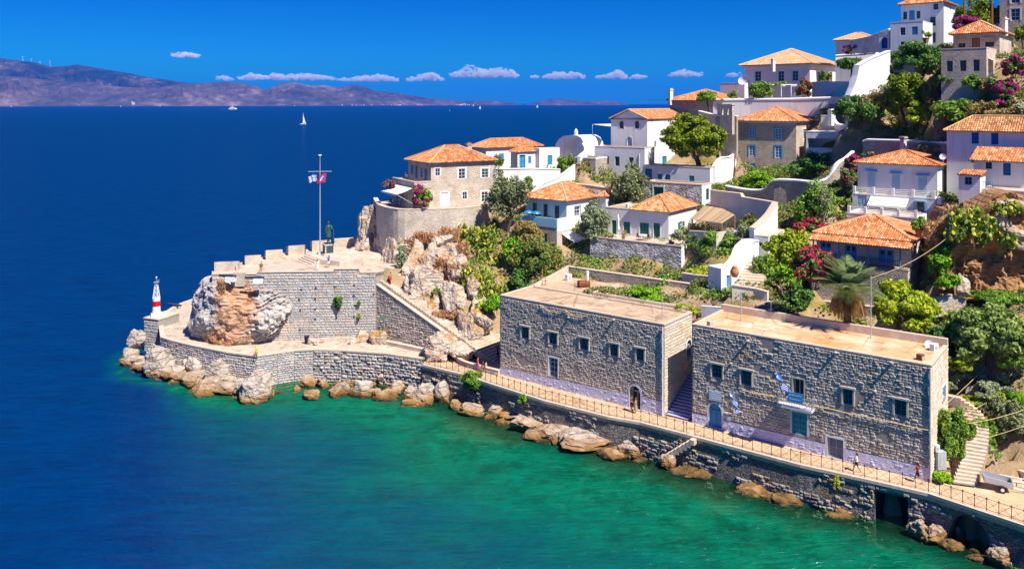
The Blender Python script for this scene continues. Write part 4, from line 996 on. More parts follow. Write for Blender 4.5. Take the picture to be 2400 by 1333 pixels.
stones(h1.root, h1.fr, .05, h1.fr.L, h1.zt - .03, h1.zb + .2, h1.hr, "stone_warm", ch=.33, cw=.55, proud=.04, nobj=140, seed=10, gap=.03) if Mi("stone_warm", WARM, amt=.2) else None
h1.flat(par=.16, pw=.35)
# the deeper wing behind its left half, with a higher back wall
wg = MB(); u_a, u_b = .05, 9.3; q = lambda u, v, z: (h1.L.x + h1.fl.U.x * u + h1.dr.x * v, h1.L.y + h1.fl.U.y * u + h1.dr.y * v, z)
wg.prism([q(u_a, h1.lb - .3, 0)[:2], q(u_b, h1.lb - .3, 0)[:2], q(u_b, 14.6, 0)[:2], q(u_a, 14.6, 0)[:2]], h1.zb, h1.zt - .015); wg.build("wing", m("roof_screed"), h1.root, fix=True)
pw_ = MB()
for (a, b, za, zb_) in (((u_a + .15, h1.lb), (u_a + .15, 14.6), .25, 1.4), ((u_b - .1, h1.lb + .3), (u_b - .1, 13), .5, .5), ((u_b, h1.lb + .15), (22, h1.lb + .15), .55, .55)):
 A, B = Vector(q(*a, 0)[:2]), Vector(q(*b, 0)[:2]); d = (B - A).normalized() * .0; nn = Vector((-(B - A).y, (B - A).x)).normalized() * .18
 pw_.prism([tuple(A + nn), tuple(A - nn), tuple(B - nn), tuple(B + nn)], h1.zt - .3, [h1.zt + za] * 2 + [h1.zt + zb_] * 2)
pw_.build("back_parapet", m("coping"), h1.root, fix=True)
dp = MB(); c_ = h1.fl.P(h1.fl.L - .12, 0, .16); dp.tube([(c_.x, c_.y, h1.zb), (c_.x, c_.y, h1.zt - .1)], .07, 6); dp.build("downpipe", m("white_paint"), h1.root)
def spout(hh, fc, u, z, L_=.38):
 mb = MB(); bar(mb, fc, u - .1, u + .1, z - .12, z, -.1, L_); mb.build("spout", m("cut_stone"), hh.root)
for px, py in ((1335, 742), (1440, 748)): u, z = h1.fl.uz(px, py); spout(h1, h1.fl, u, z)

h2 = House("stone_building", "long stone building with blue doors and balcony flag, rust stained flat roof", "building", 2183, 73.6, 37.2, 1622, 2222, 1130, 860)
B2W = [(1668.8, 854, 1693.4, 885), (1737, 868, 1762, 903), (1976, 911, 1999.5, 948), (2097, 936.5, 2125, 974)]
for i, w_ in enumerate(B2W):
 h = h2.win('L', *w_, frame="teal_paint", bars=(2, 3), depth=.35); h["margin"] = .22; proj_surround(h2.root, h2.fl, h)
bd = h2.win('L', 1858.8, 889, 1884, 942, frame="pale_blue_paint", bars=(2, 1), depth=.5, pane="shade_dark", surround="cut_stone")
h = h2.win('L', 1856.4, 967, 1891.5, 1019, frame="teal_paint", bars=(2, 4), depth=.18, pane="teal_paint", surround="pale_blue_paint")
h = h2.win('L', 1661.4, 946.6, 1691.7, 1001.5, arch=True, name="door", frame="light_blue_paint", leaf="light_blue_paint", bars=(2, 1), depth=.3, surround="stone_white")
h = h2.win('L', 1939.8, 1027.6, 1977, 1077, name="door", frame="grey_paint", leaf="slate_paint" if "slate_paint" in MATS else "grey_paint", bars=(2, 2), depth=.3, surround="white_paint")
h2.win('R', 2208, 905, 2216, 935, frame="pale_blue_paint", bars=(2, 2), surround="white_paint")
h2.walls("mortar", deep=1.5)
stones(h2.root, h2.fl, .1, h2.fl.L - .08, h2.zt - .03, h2.zb + 1.2, h2.hl, "stone_grey", ch=.245, cw=.40, proud=.055, gap=.022, patch=-.52, nobj=300, seed=18, jit=.6)
plinth(h2, h2.fl, [(0, h2.zb + 1.0), (h2.fl.L, h2.zb + 1.2)], 19, holes=h2.hl)
stones(h2.root, h2.fr, .05, h2.fr.L, h2.zt - .03, h2.zb + .2, h2.hr, "stone_warm", ch=.33, cw=.55, proud=.04, nobj=100, seed=20, gap=.03)
h2.flat(mat="roof_rust", par=.14, pw=.35)
bk2 = MB(); bar(bk2, h2.fk, 0, h2.fk.L, h2.zt - .1, h2.zt + .75, -.4, .06); bk2.build("back_parapet", m("coping"), h2.root)
dp = MB(); c_ = h2.fl.P(h2.fl.L - .05, 0, .12); dp.tube([(c_.x, c_.y, h2.zb), (c_.x, c_.y, h2.zt - .1)], .07, 6); dp.build("downpipe", m("cream_plaster"), h2.root)
for px, py in ((1755, 797), (1960, 824), (2092, 848)): u, z = h2.fl.uz(px, py); spout(h2, h2.fl, u, z, .42)
for px, py in ((1715, 850), (2052, 915)): u, z = h2.fl.uz(px, py); spout(h2, h2.fl, u, z, .3)
# balcony
ub0, zf = h2.fl.uz(1829, 940); ub1 = h2.fl.uz(1911, 955)[0]; zf = h2.fl.uz(1870, 948)[1]
mb = MB(); bar(mb, h2.fl, ub0, ub1, zf - .22, zf, 0, 1.15); bo = mb.build("balcony", m("stone_white"), h2.root)
mb = MB()
for u in np.linspace(ub0 + .05, ub1 - .05, 22): c_ = h2.fl.P(float(u), zf, 1.1); mb.tube([c_, c_ + Vector((0, 0, 1.0))], .018, 4)
for d0 in np.linspace(.1, 1.1, 7):
 for u in (ub0 + .05, ub1 - .05): c_ = h2.fl.P(u, zf, float(d0)); mb.tube([c_, c_ + Vector((0, 0, 1.0))], .018, 4)
for z in (zf + 1.0, zf + .1):
 mb.tube([h2.fl.P(ub0 + .05, z, .02), h2.fl.P(ub0 + .05, z, 1.1), h2.fl.P(ub1 - .05, z, 1.1), h2.fl.P(ub1 - .05, z, .02)], .03, 5)
mb.build("balcony_rail", m("galvanised"), bo)
mb = MB()
for u in (ub0 + .4, (ub0 + ub1) / 2, ub1 - .4): bar(mb, h2.fl, u - .12, u + .12, zf - .6, zf - .22, 0, .7)
mb.build("bracket", m("cut_stone"), bo)

# blue washed stairs between the two buildings
t = thing("blue_stairs", "steep blue shaded stairs between the two long stone buildings", "stairs", tuple(h1.C) + (ZP,))
A0 = h1.C + h1.dr * .2 + (-h1.dl) * .15; wd = Face(h1.C, h2.L); wv = (-h1.dl) * 2.55
for k in range(24):
 o_ = A0 + h1.dr * (.40 * k) ; mb = MB(); mb.box((o_.x, o_.y, ZP - .3), (wv.x, wv.y, 0), (h1.dr.x * .46, h1.dr.y * .46, 0), (0, 0, .3 + .2 * (k + 1))); mb.build("step", m("step_lilac"), t)
 if k % 1 == 0:
  mb = MB(); oo = o_ - h1.dr * .012; mb.box((oo.x, oo.y, ZP + .2 * k + .02), (wv.x, wv.y, 0), (h1.dr.x * .01, h1.dr.y * .01, 0), (0, 0, .12)); mb.build("riser", m("brown_paint"), t)
# walls of the courtyards behind
e = -h1.dl; w0 = Vector((7.7, 117.0)); rw = lambda s, z: (w0.x + e.x * s, w0.y + e.y * s, z, z - 2)
poly_wall("courtyard_wall", "long straight stone wall with pale coping behind the quay buildings", [(*q(.2, 14.6, 0)[:2], 14.3, 12), rw(0, 15.1), rw(12, 15.1), rw(24, 15.15), rw(33, 15.3), rw(41, 15.5)], .55, "masonry_grey", "coping", capw=.02, caph=.10, deep=5, ctrl=False)
for s_ in range(0, 42, 6): CTRL.append((w0.x + e.x * s_ + .6, w0.y + e.y * s_ + 1.2, 13.6)); CTRL.append((w0.x + e.x * s_ - 1.5, w0.y + e.y * s_ - 3, 11.5))
pA = rw(23, 0); poly_wall("cross_wall", "short sunlit cross wall with a peaked top between the two roof terraces", [(pA[0], pA[1], 15.4, 12), (pA[0] - h1.dr.x * 4.5, pA[1] - h1.dr.y * 4.5, 14.6, 12)], .5, "cream_plaster", "coping", deep=5, ctrl=False)
poly_wall("link_wall", "white shaded wall bridging the gap above the blue stairs", [tuple(h1.R + e * .2 + h1.dr * 2.2) + (14.6, 11), tuple(h1.R + e * 4.2 + h1.dr * 2.4) + (14.9, 11)], .4, "whitewash_shaded", "white_paint", deep=5, capw=.01, caph=.04, ctrl=False)
# ---------------------------------------------------------------- houses on the hillside
WP, WO, WS = "whitewash", "whitewash_old", "whitewash_shaded"
# stone house on the sea cliff
h = House("house", "stone house with orange tiled roof on the cliff above the statue terrace", "house", 1010, 130, 59.7, 957, 1158, 487, 384); H1 = h
for w in ((961.9, 387, 968.2, 409), (985.4, 393.5, 990.3, 417)): h.win('L', *w, frame="pale_blue_paint", bars=(2, 3))
for w in ((972, 389, 978.7, 419), (994.5, 394.5, 1000.3, 424)): h.win('L', *w, frame="pale_blue_paint", bars=(2, 4))
for w, b_ in (((1019.7, 395.6, 1031.8, 413.4), (2, 2)), ((1074, 396, 1091, 420.5), (2, 3)), ((1128, 396, 1145.5, 418), (2, 3)), ((1083.5, 450.5, 1095, 468), (2, 2)), ((1127.5, 450, 1144, 474), (2, 3))):
 h.win('R', *w, frame="white_paint", bars=b_, surround="white_paint", depth=.12)
h.win('R', 1033, 452, 1051, 487.5, name="door", frame="white_paint", bars=(1, 1), surround="white_paint", depth=.12)
h.walls("masonry_warm"); h.hip(2.4, tile="terracotta", over=.5, fascia=None)
h.chimney(1099, 336, 362, .8, 138, "masonry_warm")
b = h.C - h.dr * 2.8; fb = Face(h.L - h.dr * 2.8, b); fb2 = Face(b, h.C); mb = MB(); lowh = []
for x0, y0, x1, y1 in ((928, 452, 936, 478), (939, 454, 946, 481), (949, 456, 955, 470)):
 hh = fb.hole(x0, y0, x1, y1); hh["depth"] = .2; hh["u0"] = max(.1, hh["u0"]); hh["u1"] = min(fb.L - .1, hh["u1"])
 if hh["u1"] - hh["u0"] > .3: lowh.append(hh); window(h.root, fb, hh, frame="white_paint", bars=(2, 3))
wall_face(mb, fb, 0, fb.L, 25.75, 18, lowh); wall_face(mb, fb2, 0, fb2.L, 25.75, 18); wall_face(mb, Face(h.L, h.L - h.dr * 2.8), 0, 2.8, 25.75, 18)
mb.prism([tuple(h.L - h.dr * 2.75), tuple(b + h.dr * .05), tuple(h.C), tuple(h.L)], 24.6, 24.85); mb.build("terrace_wall", m("masonry_warm"), h.root)
mb = MB(); bar(mb, fb, -.04, fb.L + .04, 25.7, 25.86, -.4, .06); bar(mb, fb2, .05, fb2.L, 25.7, 25.855, -.4, .055); mb.build("coping", m("coping"), h.root)
awning(h.root, fb, fb.L * .22, fb.L * .95, 24.9, .9, 2.8)
TW = [(880, 466, 141), (886, 476, 134.5), (896, 484, 130.5), (918, 489, 127.6), (950, 492, 126), (1017, 491, 126.6), (1075, 489, 127.6), (1128, 483, 130.8), (1146, 486, 134)]
tp = [at(*p) for p in TW]; tws = smooth_path([(p.x, p.y, 21.95, 15.5) for p in tp], 3)
r_ = poly_wall("retaining_wall", "tall curved stone retaining wall under the cliff house terrace", tws, .7, "masonry_warm", "coping", capw=.04, caph=.08, deep=2.5, ctrl=False)
mb = MB(); mb.prism([p[:2] for p in tws] + [(3, 140), (-6, 146), (-17, 146)], 20.9, 21.25); mb.build("terrace_floor", m("paving"), r_, fix=True)
for p in tp: CTRL.append((p.x + 1.5, p.y + 2.5, 20)); CTRL.append((p.x + (-1.5 if p.x < -17 else 0), p.y - 1.6, 15.8))

h = House("house", "white house with orange roof behind the cliff house, blue door and porch", "house", 1139, 150, 55, 1105, 1268, 397, 349)
h.win('R', 1170, 361, 1181, 377, frame="teal_paint", shut="light_blue_paint"); h.walls(WS, WP); h.hip(1.5, over=.4)
r0 = h.root
p_ = House("", "", "", 1213, 146.5, 55, 1197, 1264, 397, 359, root=r0, lb=4.6); p_.win('R', 1217, 364, 1231, 396, name="door", frame="light_blue_paint", leaf="light_blue_paint", bars=(2, 2), surround="white_paint"); p_.win('R', 1238, 367, 1245, 384, frame="light_blue_paint", shut="light_blue_paint"); p_.walls(WS, WS, name="porch_wall"); p_.hip(.9, over=.25, name="porch_roof")
a_ = House("", "", "", 1264, 148, 55, 1250, 1312, 402, 351, root=r0); a_.win('R', 1283, 365, 1294, 387, frame="light_blue_paint", shut="light_blue_paint", surround="white_paint"); a_.walls(WP, WP, name="annexe_wall"); a_.flat(par=.15, pmat="whitewash")
PW("terrace_wall", "long blank white terrace wall below the blue doored white house", [(1158, 397, 141, 440), (1200, 397, 141.5, 440), (1240, 396, 142, 442), (1312, 398, 144, 440)], .5, WP, "whitewash", caph=.1)

# vaulted white chapel, ruin and bell turret
A, B = at(1300, 345, 156), at(1371, 345, 150); fc = Face(A, B); t = thing("chapel", "small white vaulted chapel with a little pointed bell turret by the sea", "chapel", A)
ou = [(1300, 350), (1303, 338), (1310, 327), (1322, 319.5), (1338, 318), (1352, 318.5), (1362, 324), (1368, 335), (1371, 350), (1371, 372), (1300, 372)]
q_ = [fc.uz(x, y) for x, y in ou]; mb = MB(); n_ = len(q_)
mb.add([fc.P(u, z, 0) for u, z in q_] + [fc.P(u, z, -5) for u, z in q_], [tuple(range(n_)), tuple(range(2 * n_ - 1, n_ - 1, -1))] + [(i, (i + 1) % n_, n_ + (i + 1) % n_, n_ + i) for i in range(n_)]); mb.build("wall", m(WP), t, fix=True)
mb = MB(); ar = [(1323, 336), (1338, 330), (1350, 330), (1350, 352), (1323, 352)]; q_ = [fc.uz(x, y) for x, y in ar]; mb.add([fc.P(u, z, .04) for u, z in q_], [tuple(range(len(q_)))]); mb.build("bare_plaster", m("cream_plaster"), t)
mb = MB(); c_ = at(1350, 320, 153); mb.cbox(c_, .5, .5, .8, .6); mb.lathe(c_ + Vector((0, 0, .8)), [(.36, 0), (.3, .2), (.02, .6)], 8); mb.build("turret", m(WP), t)
CTRL.append((A.x, A.y - 1, 27)); CTRL.append((B.x, B.y - 1, 27.5))
PW("wall", "curling white stepped wall right of the vaulted chapel", [(1368, 338, 149, 372), (1374, 348, 147, 374), (1372, 356, 145, 375), (1364, 362, 144, 376), (1356, 370, 143, 378)], .5, WP, "whitewash", sm=3)
h = House("stone_hut", "roofless brown stone hut with white topped wall beside the church", "hut", 1396, 142, 36, 1347, 1399, 434, 374, lb=4); h.win('L', 1366.5, 373, 1374, 388, pane="shade_dark", frame="wood_weathered", bars=(1, 1)); h.walls("masonry_mansion"); h.flat(par=.2, pmat="whitewash", mat="coping")
PW("wall", "white wall rising in a curve behind the blue porch house", [(1248, 452, 136, 470), (1270, 432, 138, 455), (1300, 420, 140, 450), (1325, 404, 141, 440), (1346, 388, 142, 432)], .5, WP, "whitewash", sm=3)
PW("stone_wall", "low stone wall with pale top in front of the church's white base", [(1332, 431, 135, 445), (1375, 434, 134, 450), (1430, 442, 132, 460)], .5, "masonry_warm", "coping", caph=.08)

# church and the white blocks under it
h = House("church", "white church with two arched gable windows and an orange roof", "church", 1517, 150, 36, 1432, 1640, 394, 282, lb=17)
for w in ((1451.5, 285, 1462, 303), (1488, 285, 1498, 303)): h.win('L', *w, arch=True, frame="teal_paint", bars=(2, 3), surround="cream_plaster", depth=.25)
h.win('L', 1470, 322, 1481, 346.5, arch=True, name="door", frame="pale_blue_paint", leaf="pale_blue_paint", surround="cream_plaster", bars=(2, 1))
h.win('R', 1534, 332, 1538, 346, frame="grey_paint", bars=(1, 1))
for w in ((1552, 367, 1563, 392.5), (1575, 368, 1588, 392.5)): h.win('R', *w, name="door", frame="teal_paint", leaf="teal_paint", bars=(2, 1))
h.win('R', 1525, 369, 1533, 390, frame="teal_paint", shut="teal_paint")
h.walls("whitewash_shaded", WP, top_l=[(0, h.zt), (h.la / 2, h.zt + 1.7), (h.la, h.zt)]); h.hip(1.75, kind="gable_left", over=.22)
t = thing("shade_sail", "cream canvas shade sail stretched left of the church", "sail", at(1410, 300, 152)); mb = MB(); a, b, c = at(1432, 292, 152), at(1389, 293, 154), at(1432, 298, 150); mb.add((a, b, c, a + Vector((0, 0, .04)), b + Vector((0, 0, .04)), c + Vector((0, 0, .04))), ((0, 1, 2), (5, 4, 3), (0, 3, 4, 1), (1, 4, 5, 2), (2, 5, 3, 0))); mb.build("canvas", m("canvas"), t)
mb = MB(); mb.tube([b, b - Vector((0, 0, 3.2))], .05, 5); mb.build("pole", m("white_paint"), t)
h = House("white_building", "big plain white block with three small windows under the church", "building", 1511, 143, 36, 1393, 1534, 440, 349)
for w in ((1416, 367, 1427, 388), (1441, 368, 1452, 390), (1474, 370, 1485, 391)): h.win('L', *w, frame="teal_paint", bars=(2, 3))
h.walls(WS, WP); h.flat(par=.12, pmat="coping"); dp = MB(); u, z = h.fl.uz(1499, 385); c_ = h.fl.P(u, 0, .1); dp.tube([(c_.x, c_.y, zat(407, 144)), (c_.x, c_.y, zat(361, 144))], .06, 6); dp.build("downpipe", m("white_paint"), h.root)
h = House("white_building", "low white block with a tall blue door carrying the pine tree's terrace", "building", 1664, 136, 36, 1510, 1684, 437, 396)
h.win('L', 1512, 396.5, 1528, 429, name="door", frame="teal_paint", leaf="teal_paint", bars=(2, 2))
for w in ((1540, 408.5, 1552, 427), (1559.5, 410, 1571, 428), (1615, 413, 1627, 431)): h.win('L', *w, frame="teal_paint", shut="teal_paint")
h.walls(WS, WP); h.flat(par=.15, pmat="coping", mat="paving"); BT = h
CTRL.append((h.K.x, h.K.y, h.zt - .4))
PW("wall", "blue shaded white wall with a curled top between terrace and mansion", [(1672, 392, 137, 440), (1680, 380, 139, 440), (1690, 371, 141, 438), (1712, 368, 146, 430), (1724, 356, 149, 425)], .4, WS, "whitewash", sm=3)
h = House("house", "white block with peeling shaded wall and a green double door", "house", 1645, 128, 36, 1510, 1667, 484, 436)
h.win('L', 1532, 439, 1555, 472, name="door", frame="green_paint", leaf="green_paint", bars=(2, 3), surround="white_paint"); h.win('R', 1655, 443, 1662, 470, frame="green_paint", bars=(2, 5)); h.walls("whitewash_peeled", WP); h.flat(par=.18, pmat="coping")

# house with green shutters on its terrace block
h = House("house", "white house with green shutters and an old tiled roof, on a high terrace", "house", 1567, 118, 36, 1420, 1632, 568, 500)
h.win('L', 1433.8, 517, 1444.7, 556, name="door", frame="green_paint", leaf="green_paint", bars=(2, 3)); h.win('L', 1532, 524, 1547, 566, name="door", frame="green_paint", leaf="green_paint", bars=(2, 4), surround="white_paint")
for w in ((1461.5, 521, 1477, 548), (1499.5, 523, 1521, 551)): h.win('L', *w, frame="green_paint", shut="green_paint", surround="white_paint")
h.win('R', 1593, 520, 1600, 546, frame="white_paint", shut="green_paint", shut_open=True)
h.walls(WS, WP); h.flat(par=.12, pmat="coping"); u = h.fl.uz(1481, 494)[0]; Lp = h.fl.A + h.fl.U * u
hip(h.root, [Lp, h.C, h.R, Lp + h.dr * h.lb], h.zt + .01, 2.0, over=.35, tile="terracotta_old", name="tiled_roof")
r0 = h.root; k = House("", "", "", 1597, 112, 36, 1383, 1633, 662, 580, root=r0, lb=13)
k.win('L', 1427, 605, 1443, 628, frame="green_paint", bars=(5, 6), depth=.15); k.win('L', 1481.6, 620, 1490.8, 640, name="door", frame="green_paint", leaf="green_paint", bars=(2, 1)); k.walls("whitewash_peeled", WP, name="terrace_block_wall"); k.flat(par=.14, pmat="coping", mat="paving")
HG, KG = h, k
# reed shelter beside it
t = thing("reed_shelter", "tan reed roofed shelter on thin posts beside the green shuttered house", "shelter", at(1670, 530, 115))
P1, P2, P3, P4 = at(1618, 514, 117), at(1692, 525, 112.5), at(1722, 505, 116.5), at(1662, 474, 124)
P1 = P1 + (P4 - P1) * -.02
for i in range(26):
 a, b = i / 26, (i + .86) / 26; mb = MB(); j = R.uniform(-.04, .04)
 q0, q1, q2, q3 = P1.lerp(P2, a), P1.lerp(P2, b), P4.lerp(P3, b), P4.lerp(P3, a); dz = Vector((0, 0, .05 + j * .5));
 mb.add([q0 + dz, q1 + dz, q2 + dz, q3 + dz] + [q + dz - Vector((0, 0, .05)) for q in (q0, q1, q2, q3)], ((0, 1, 2, 3), (7, 6, 5, 4), (0, 4, 5, 1), (1, 5, 6, 2), (2, 6, 7, 3), (3, 7, 4, 0))); mb.build("plank", m("wood_weathered"), t)
for p in (P1, P2, P3, P1.lerp(P2, .5)):
 mb = MB(); mb.tube([p - Vector((0, 0, .05)), Vector((p.x, p.y, 18.2))], .07, 6); mb.build("post", m("wood_weathered"), t)
mb = MB();
for i in range(16): a = P1.lerp(P2, i / 15); mb.tube([Vector((a.x, a.y + .8, 18.4)), Vector((a.x, a.y + .8, a.z - .5 - R.uniform(0, .3)))], .06, 4)
mb.build("reed_screen", m("wood_brown"), t)
CTRL += [(P1.x, P1.y, 18.2), (P3.x, P3.y, 18.4)]
PW("garden_wall", "low worn wall in front of the reed shelter", [(1616, 541, 113.5, 562), (1680, 545, 110, 566), (1735, 540, 110, 562)], .4, "cream_plaster", None)
PW("wall", "long cream plaster wall stepping down to the right behind the reed shelter", [(1667, 447, 122, 525), (1738, 455, 117.8, 525), (1742, 463, 117.6, 525), (1815, 475, 112.6, 530)], .45, "cream_plaster", "coping", caph=.1)
PW("wall", "sunlit white wall running downhill from the cream wall's corner", [(1817, 475, 112, 560), (1800, 502, 110.5, 565), (1782, 520, 109, 570), (1762, 536, 107.5, 580)], .7, WP, "coping", caph=.08)
PW("wall", "thick dazzling white wall curving down beside the garden steps", [(1765, 563, 106, 610), (1752, 566, 105, 625), (1738, 580, 104, 640), (1728, 605, 102.5, 655), (1716, 620, 101, 665), (1700, 634, 99.6, 672)], 1.6, WP, "whitewash", sm=3, caph=.1)
g = House("gatehouse", "white wall end with a narrow bright blue gate at the foot of the steps", "gate", 1690, 98.5, 60, 1684, 1716, 676, 632, lb=2.2, la=2.2); g.win('R', 1703, 646, 1711, 674, name="door", frame="light_blue_paint", leaf="light_blue_paint", bars=(1, 1)); g.walls(WP, WP); g.flat(par=.08, mat="whitewash", pmat="whitewash")
t = thing("garden_steps", "sandy stone garden steps climbing right of the white wall", "steps", at(1770, 660, 99))
for i in range(10):
 a = at(1722 + i * 4.0, 668 - i * 6.6, 97.5 + i * .75); mb = MB(); mb.box(a - Vector((0, 0, .6)), (2.7, -1.0, 0), (.35, .8, 0), (0, 0, .6)); mb.build("step", m("coping"), t); CTRL.append((a.x + 1.5, a.y, a.z - .35))
h = House("hut", "small flat roofed white hut with one square window in the garden", "hut", 1801, 105, 36, 1767, 1843, 590, 556); h.win('L', 1779, 569, 1787, 579, frame="grey_paint", bars=(1, 1)); h.walls(WS, WP); h.flat(par=.05, mat="coping")
PW("garden_wall", "old whitewashed stone garden wall below the green shuttered house", [(1600, 640, 108, 668), (1640, 646, 106, 672), (1686, 650, 103, 676)], .5, WO, "coping", caph=.06)
PW("garden_wall", "low tan edging wall beside the bottom garden steps", [(1716, 668, 96, 690), (1770, 676, 95, 695), (1800, 684, 94, 700)], .4, "cream_plaster", "coping", caph=.06)

# blue porch house
h = House("house", "white house with bright orange roof and a blue painted porch", "house", 1328, 127, 40, 1232, 1416, 522, 473)
for w in ((1248, 476, 1258.4, 506), (1273.5, 479, 1284, 510), (1300, 483, 1311, 515)): h.win('L', *w, frame="teal_paint", bars=(2, 3), surround="pale_blue_paint")
h.win('R', 1347, 484.5, 1360, 510, frame="white_paint", bars=(2, 3), surround="grey_paint"); h.win('R', 1387, 481, 1394, 496, frame="white_paint", bars=(2, 2)); h.walls("blue_plaster", WP); h.hip(2.3, over=.5)
r0 = h.root; w_ = House("", "", "", 1420, 131, 40, 1405, 1451, 500, 463, root=r0); w_.walls(WP, WP, name="annexe_wall"); w_.hip(.8, over=.2, name="annexe_roof")
k = House("", "", "", 1305, 122, 40, 1222, 1424, 578, 531, root=r0, lb=10); k.win('L', 1275, 548, 1282, 572, name="door", frame="teal_paint", leaf="teal_paint"); k.walls("masonry_grey", "masonry_warm", name="lower_wall"); mb = MB()
bar(mb, k.fl, -.05, k.fl.L + .05, k.zt - .3, k.zt + 1.05, -.2, .05); mb.build("balcony_front", m("blue_plaster"), r0); mb = MB(); bar(mb, k.fr, .06, k.fr.L, k.zt - .9, k.zt + 1.04, -.2, .045); mb.build("balcony_side", m(WP), r0)
mb = MB(); mb.prism([tuple(p) for p in (k.C, k.R, k.K, k.L)], k.zt - .1, k.zt); mb.build("balcony_floor", m("paving"), r0)
s_ = [k.fr.P(2.0, k.zt - 1.3, .05), k.fr.P(7, k.zt - .9, .05)]; awning(r0, k.fr, 1.2, 6.5, k.zt - 1.2, 1.0, 2.2)
KB = k

# the grey stone mansion and its white pergola block
h = House("mansion", "three storey grey stone mansion with blue windows and orange hipped roof", "mansion", 1866, 145, 36, 1727, 1925, 417, 287, lb=13)
for x0, y0, x1, y1 in ((1755, 301, 1770, 326), (1816, 302, 1832, 328), (1755, 342, 1770, 367), (1816, 343, 1832, 371), (1756, 385, 1770, 404), (1817, 387, 1833, 406)): h.win('L', x0, y0, x1, y1, frame="white_paint", bars=(2, 4), pane="light_blue_paint", surround="light_blue_paint", depth=.12)
h.win('R', 1882, 304, 1889, 327, frame="white_paint", bars=(2, 4), surround="white_paint"); h.walls("masonry_mansion", "masonry_warm"); h.hip(2.5, over=.5); h.cornice()
h = House("white_building", "white loggia with one wide shaded opening right of the stone mansion", "building", 1980, 134, 36, 1889, 2002, 378, 312)
hh = h.fl.hole(1893, 326, 1960, 348); hh["depth"] = 2.5; h.hl.append(hh); mb = MB(); mb.quad(h.fl.P(hh["u0"], hh["z0"], -2.5), h.fl.P(hh["u1"], hh["z0"], -2.5), h.fl.P(hh["u1"], hh["z1"], -2.5), h.fl.P(hh["u0"], hh["z1"], -2.5)); mb.build("back_wall", m("cream_plaster"), h.root); h.walls(WP, WP); h.flat(par=.12, pmat="whitewash", mat="paving")
h = House("white_building", "small white roof block with a square white chimney above the loggia", "building", 1956, 142, 36, 1924, 1964, 312, 273, lb=5, ctrl=False); h.walls("cream_plaster", WP); h.flat(par=.1, pmat="whitewash"); h.chimney(1949, 257, 285, 1.0, 141, cap="whitewash")

# upper terrace house with the wide roof
h = House("house", "broad white house with a wide pale tiled roof on the skyline terrace", "house", 1898, 165, 42, 1745, 1967, 236, 151)
for w in ((1769, 168, 1784, 192), (1824, 168, 1838, 192), (1857, 167, 1871, 191)): h.win('L', *w, frame="pale_blue_paint", bars=(2, 3))
h.win('R', 1916, 169, 1924, 193, frame="white_paint", bars=(2, 3)); h.win('R', 1944, 170, 1951, 193, name="door", frame="wood_brown", leaf="wood_brown"); h.walls("whitewash_shaded", WP); h.hip(3.5, over=.9, tile="terracotta_pale"); h.cornice(h=.5, out=.3); h.chimney(1812, 138, 160, .7, 166, cap="whitewash")
r0 = h.root; k = House("", "", "", 1745, 172, 42, 1688, 1750, 240, 196, root=r0, lb=4); k.walls(WS, WS, name="annexe_wall"); k.flat(par=.1, pmat="whitewash")
mb = MB()
for px in (1809, 1831, 1854): b0 = at(px, 230, 160); mb.tube([b0, b0 + Vector((0, 0, 2.4))], .1, 6)
mb.tube([at(1804, 200.5, 160), at(1868, 200.5, 158)], .12, 4); mb.tube([at(1804, 203.5, 163), at(1868, 203.5, 161)], .1, 4); pg = mb.build("pergola", m("white_paint"), r0)
PW("retaining_wall", "long lilac shaded retaining wall with a white top under the skyline terrace", [(1672, 237, 163, 282), (1760, 236, 160, 284), (1860, 235, 156, 284), (1978, 231, 151, 282)], .7, WS, "white_paint", caph=.35)
PW("wall", "blue plaster courtyard wall beside the broad white house", [(1904, 193, 161, 231), (1960, 192, 156, 231), (1992, 192, 153, 231)], .3, "blue_plaster", None)
PW("stair_wall", "turquoise sloping stair wall next to the stepped white wall", [(1933, 228, 154.5, 232), (1958, 212, 153.5, 232), (1976, 200, 152.6, 232), (1994, 196, 151.5, 232)], .3, "aqua_plaster", "coping", caph=.08)
PW("wall", "tall stepped white wall climbing to the skyline, blazing in sun", [(1986, 226, 126.5, 262), (1994, 208, 126.8, 258), (2003, 180, 127.2, 252), (2008, 155, 127.5, 246), (2030, 142, 128.3, 225), (2056, 131, 129.3, 200), (2081, 121, 130.3, 180)], .9, WP, "whitewash", caph=.1)
PW("wall", "lilac shaded wall with a white top under the magenta shrub", [(1958, 132, 157, 150), (2010, 129, 156, 150), (2052, 124, 155, 145)], .4, WS, "white_paint", caph=.2, ctrl=False, deep=.2)
h = House("house", "stone house with ribbed orange roof and slim chimney at the skyline's left end", "house", 1692, 162, 36, 1568, 1705, 268, 237, lb=11); h.walls("masonry_grey"); h.hip(2.2, over=.5, sp=.4); h.chimney(1572, 209, 238, .75, 168)
A, B = at(1681, 260, 150), at(1716, 260, 146); fc = Face(A, B); t = thing("stone_arch", "small tan stone screen with two narrow arched openings", "arch", A); mb = MB()
hs_ = [dict(fc.hole(1689.5, 252.5, 1695.5, 271), depth=.5, arch=True), dict(fc.hole(1702, 252.5, 1708, 271), depth=.5, arch=True)]; u, zt_ = fc.uz(1698, 248); zb_ = fc.uz(1698, 276)[1]
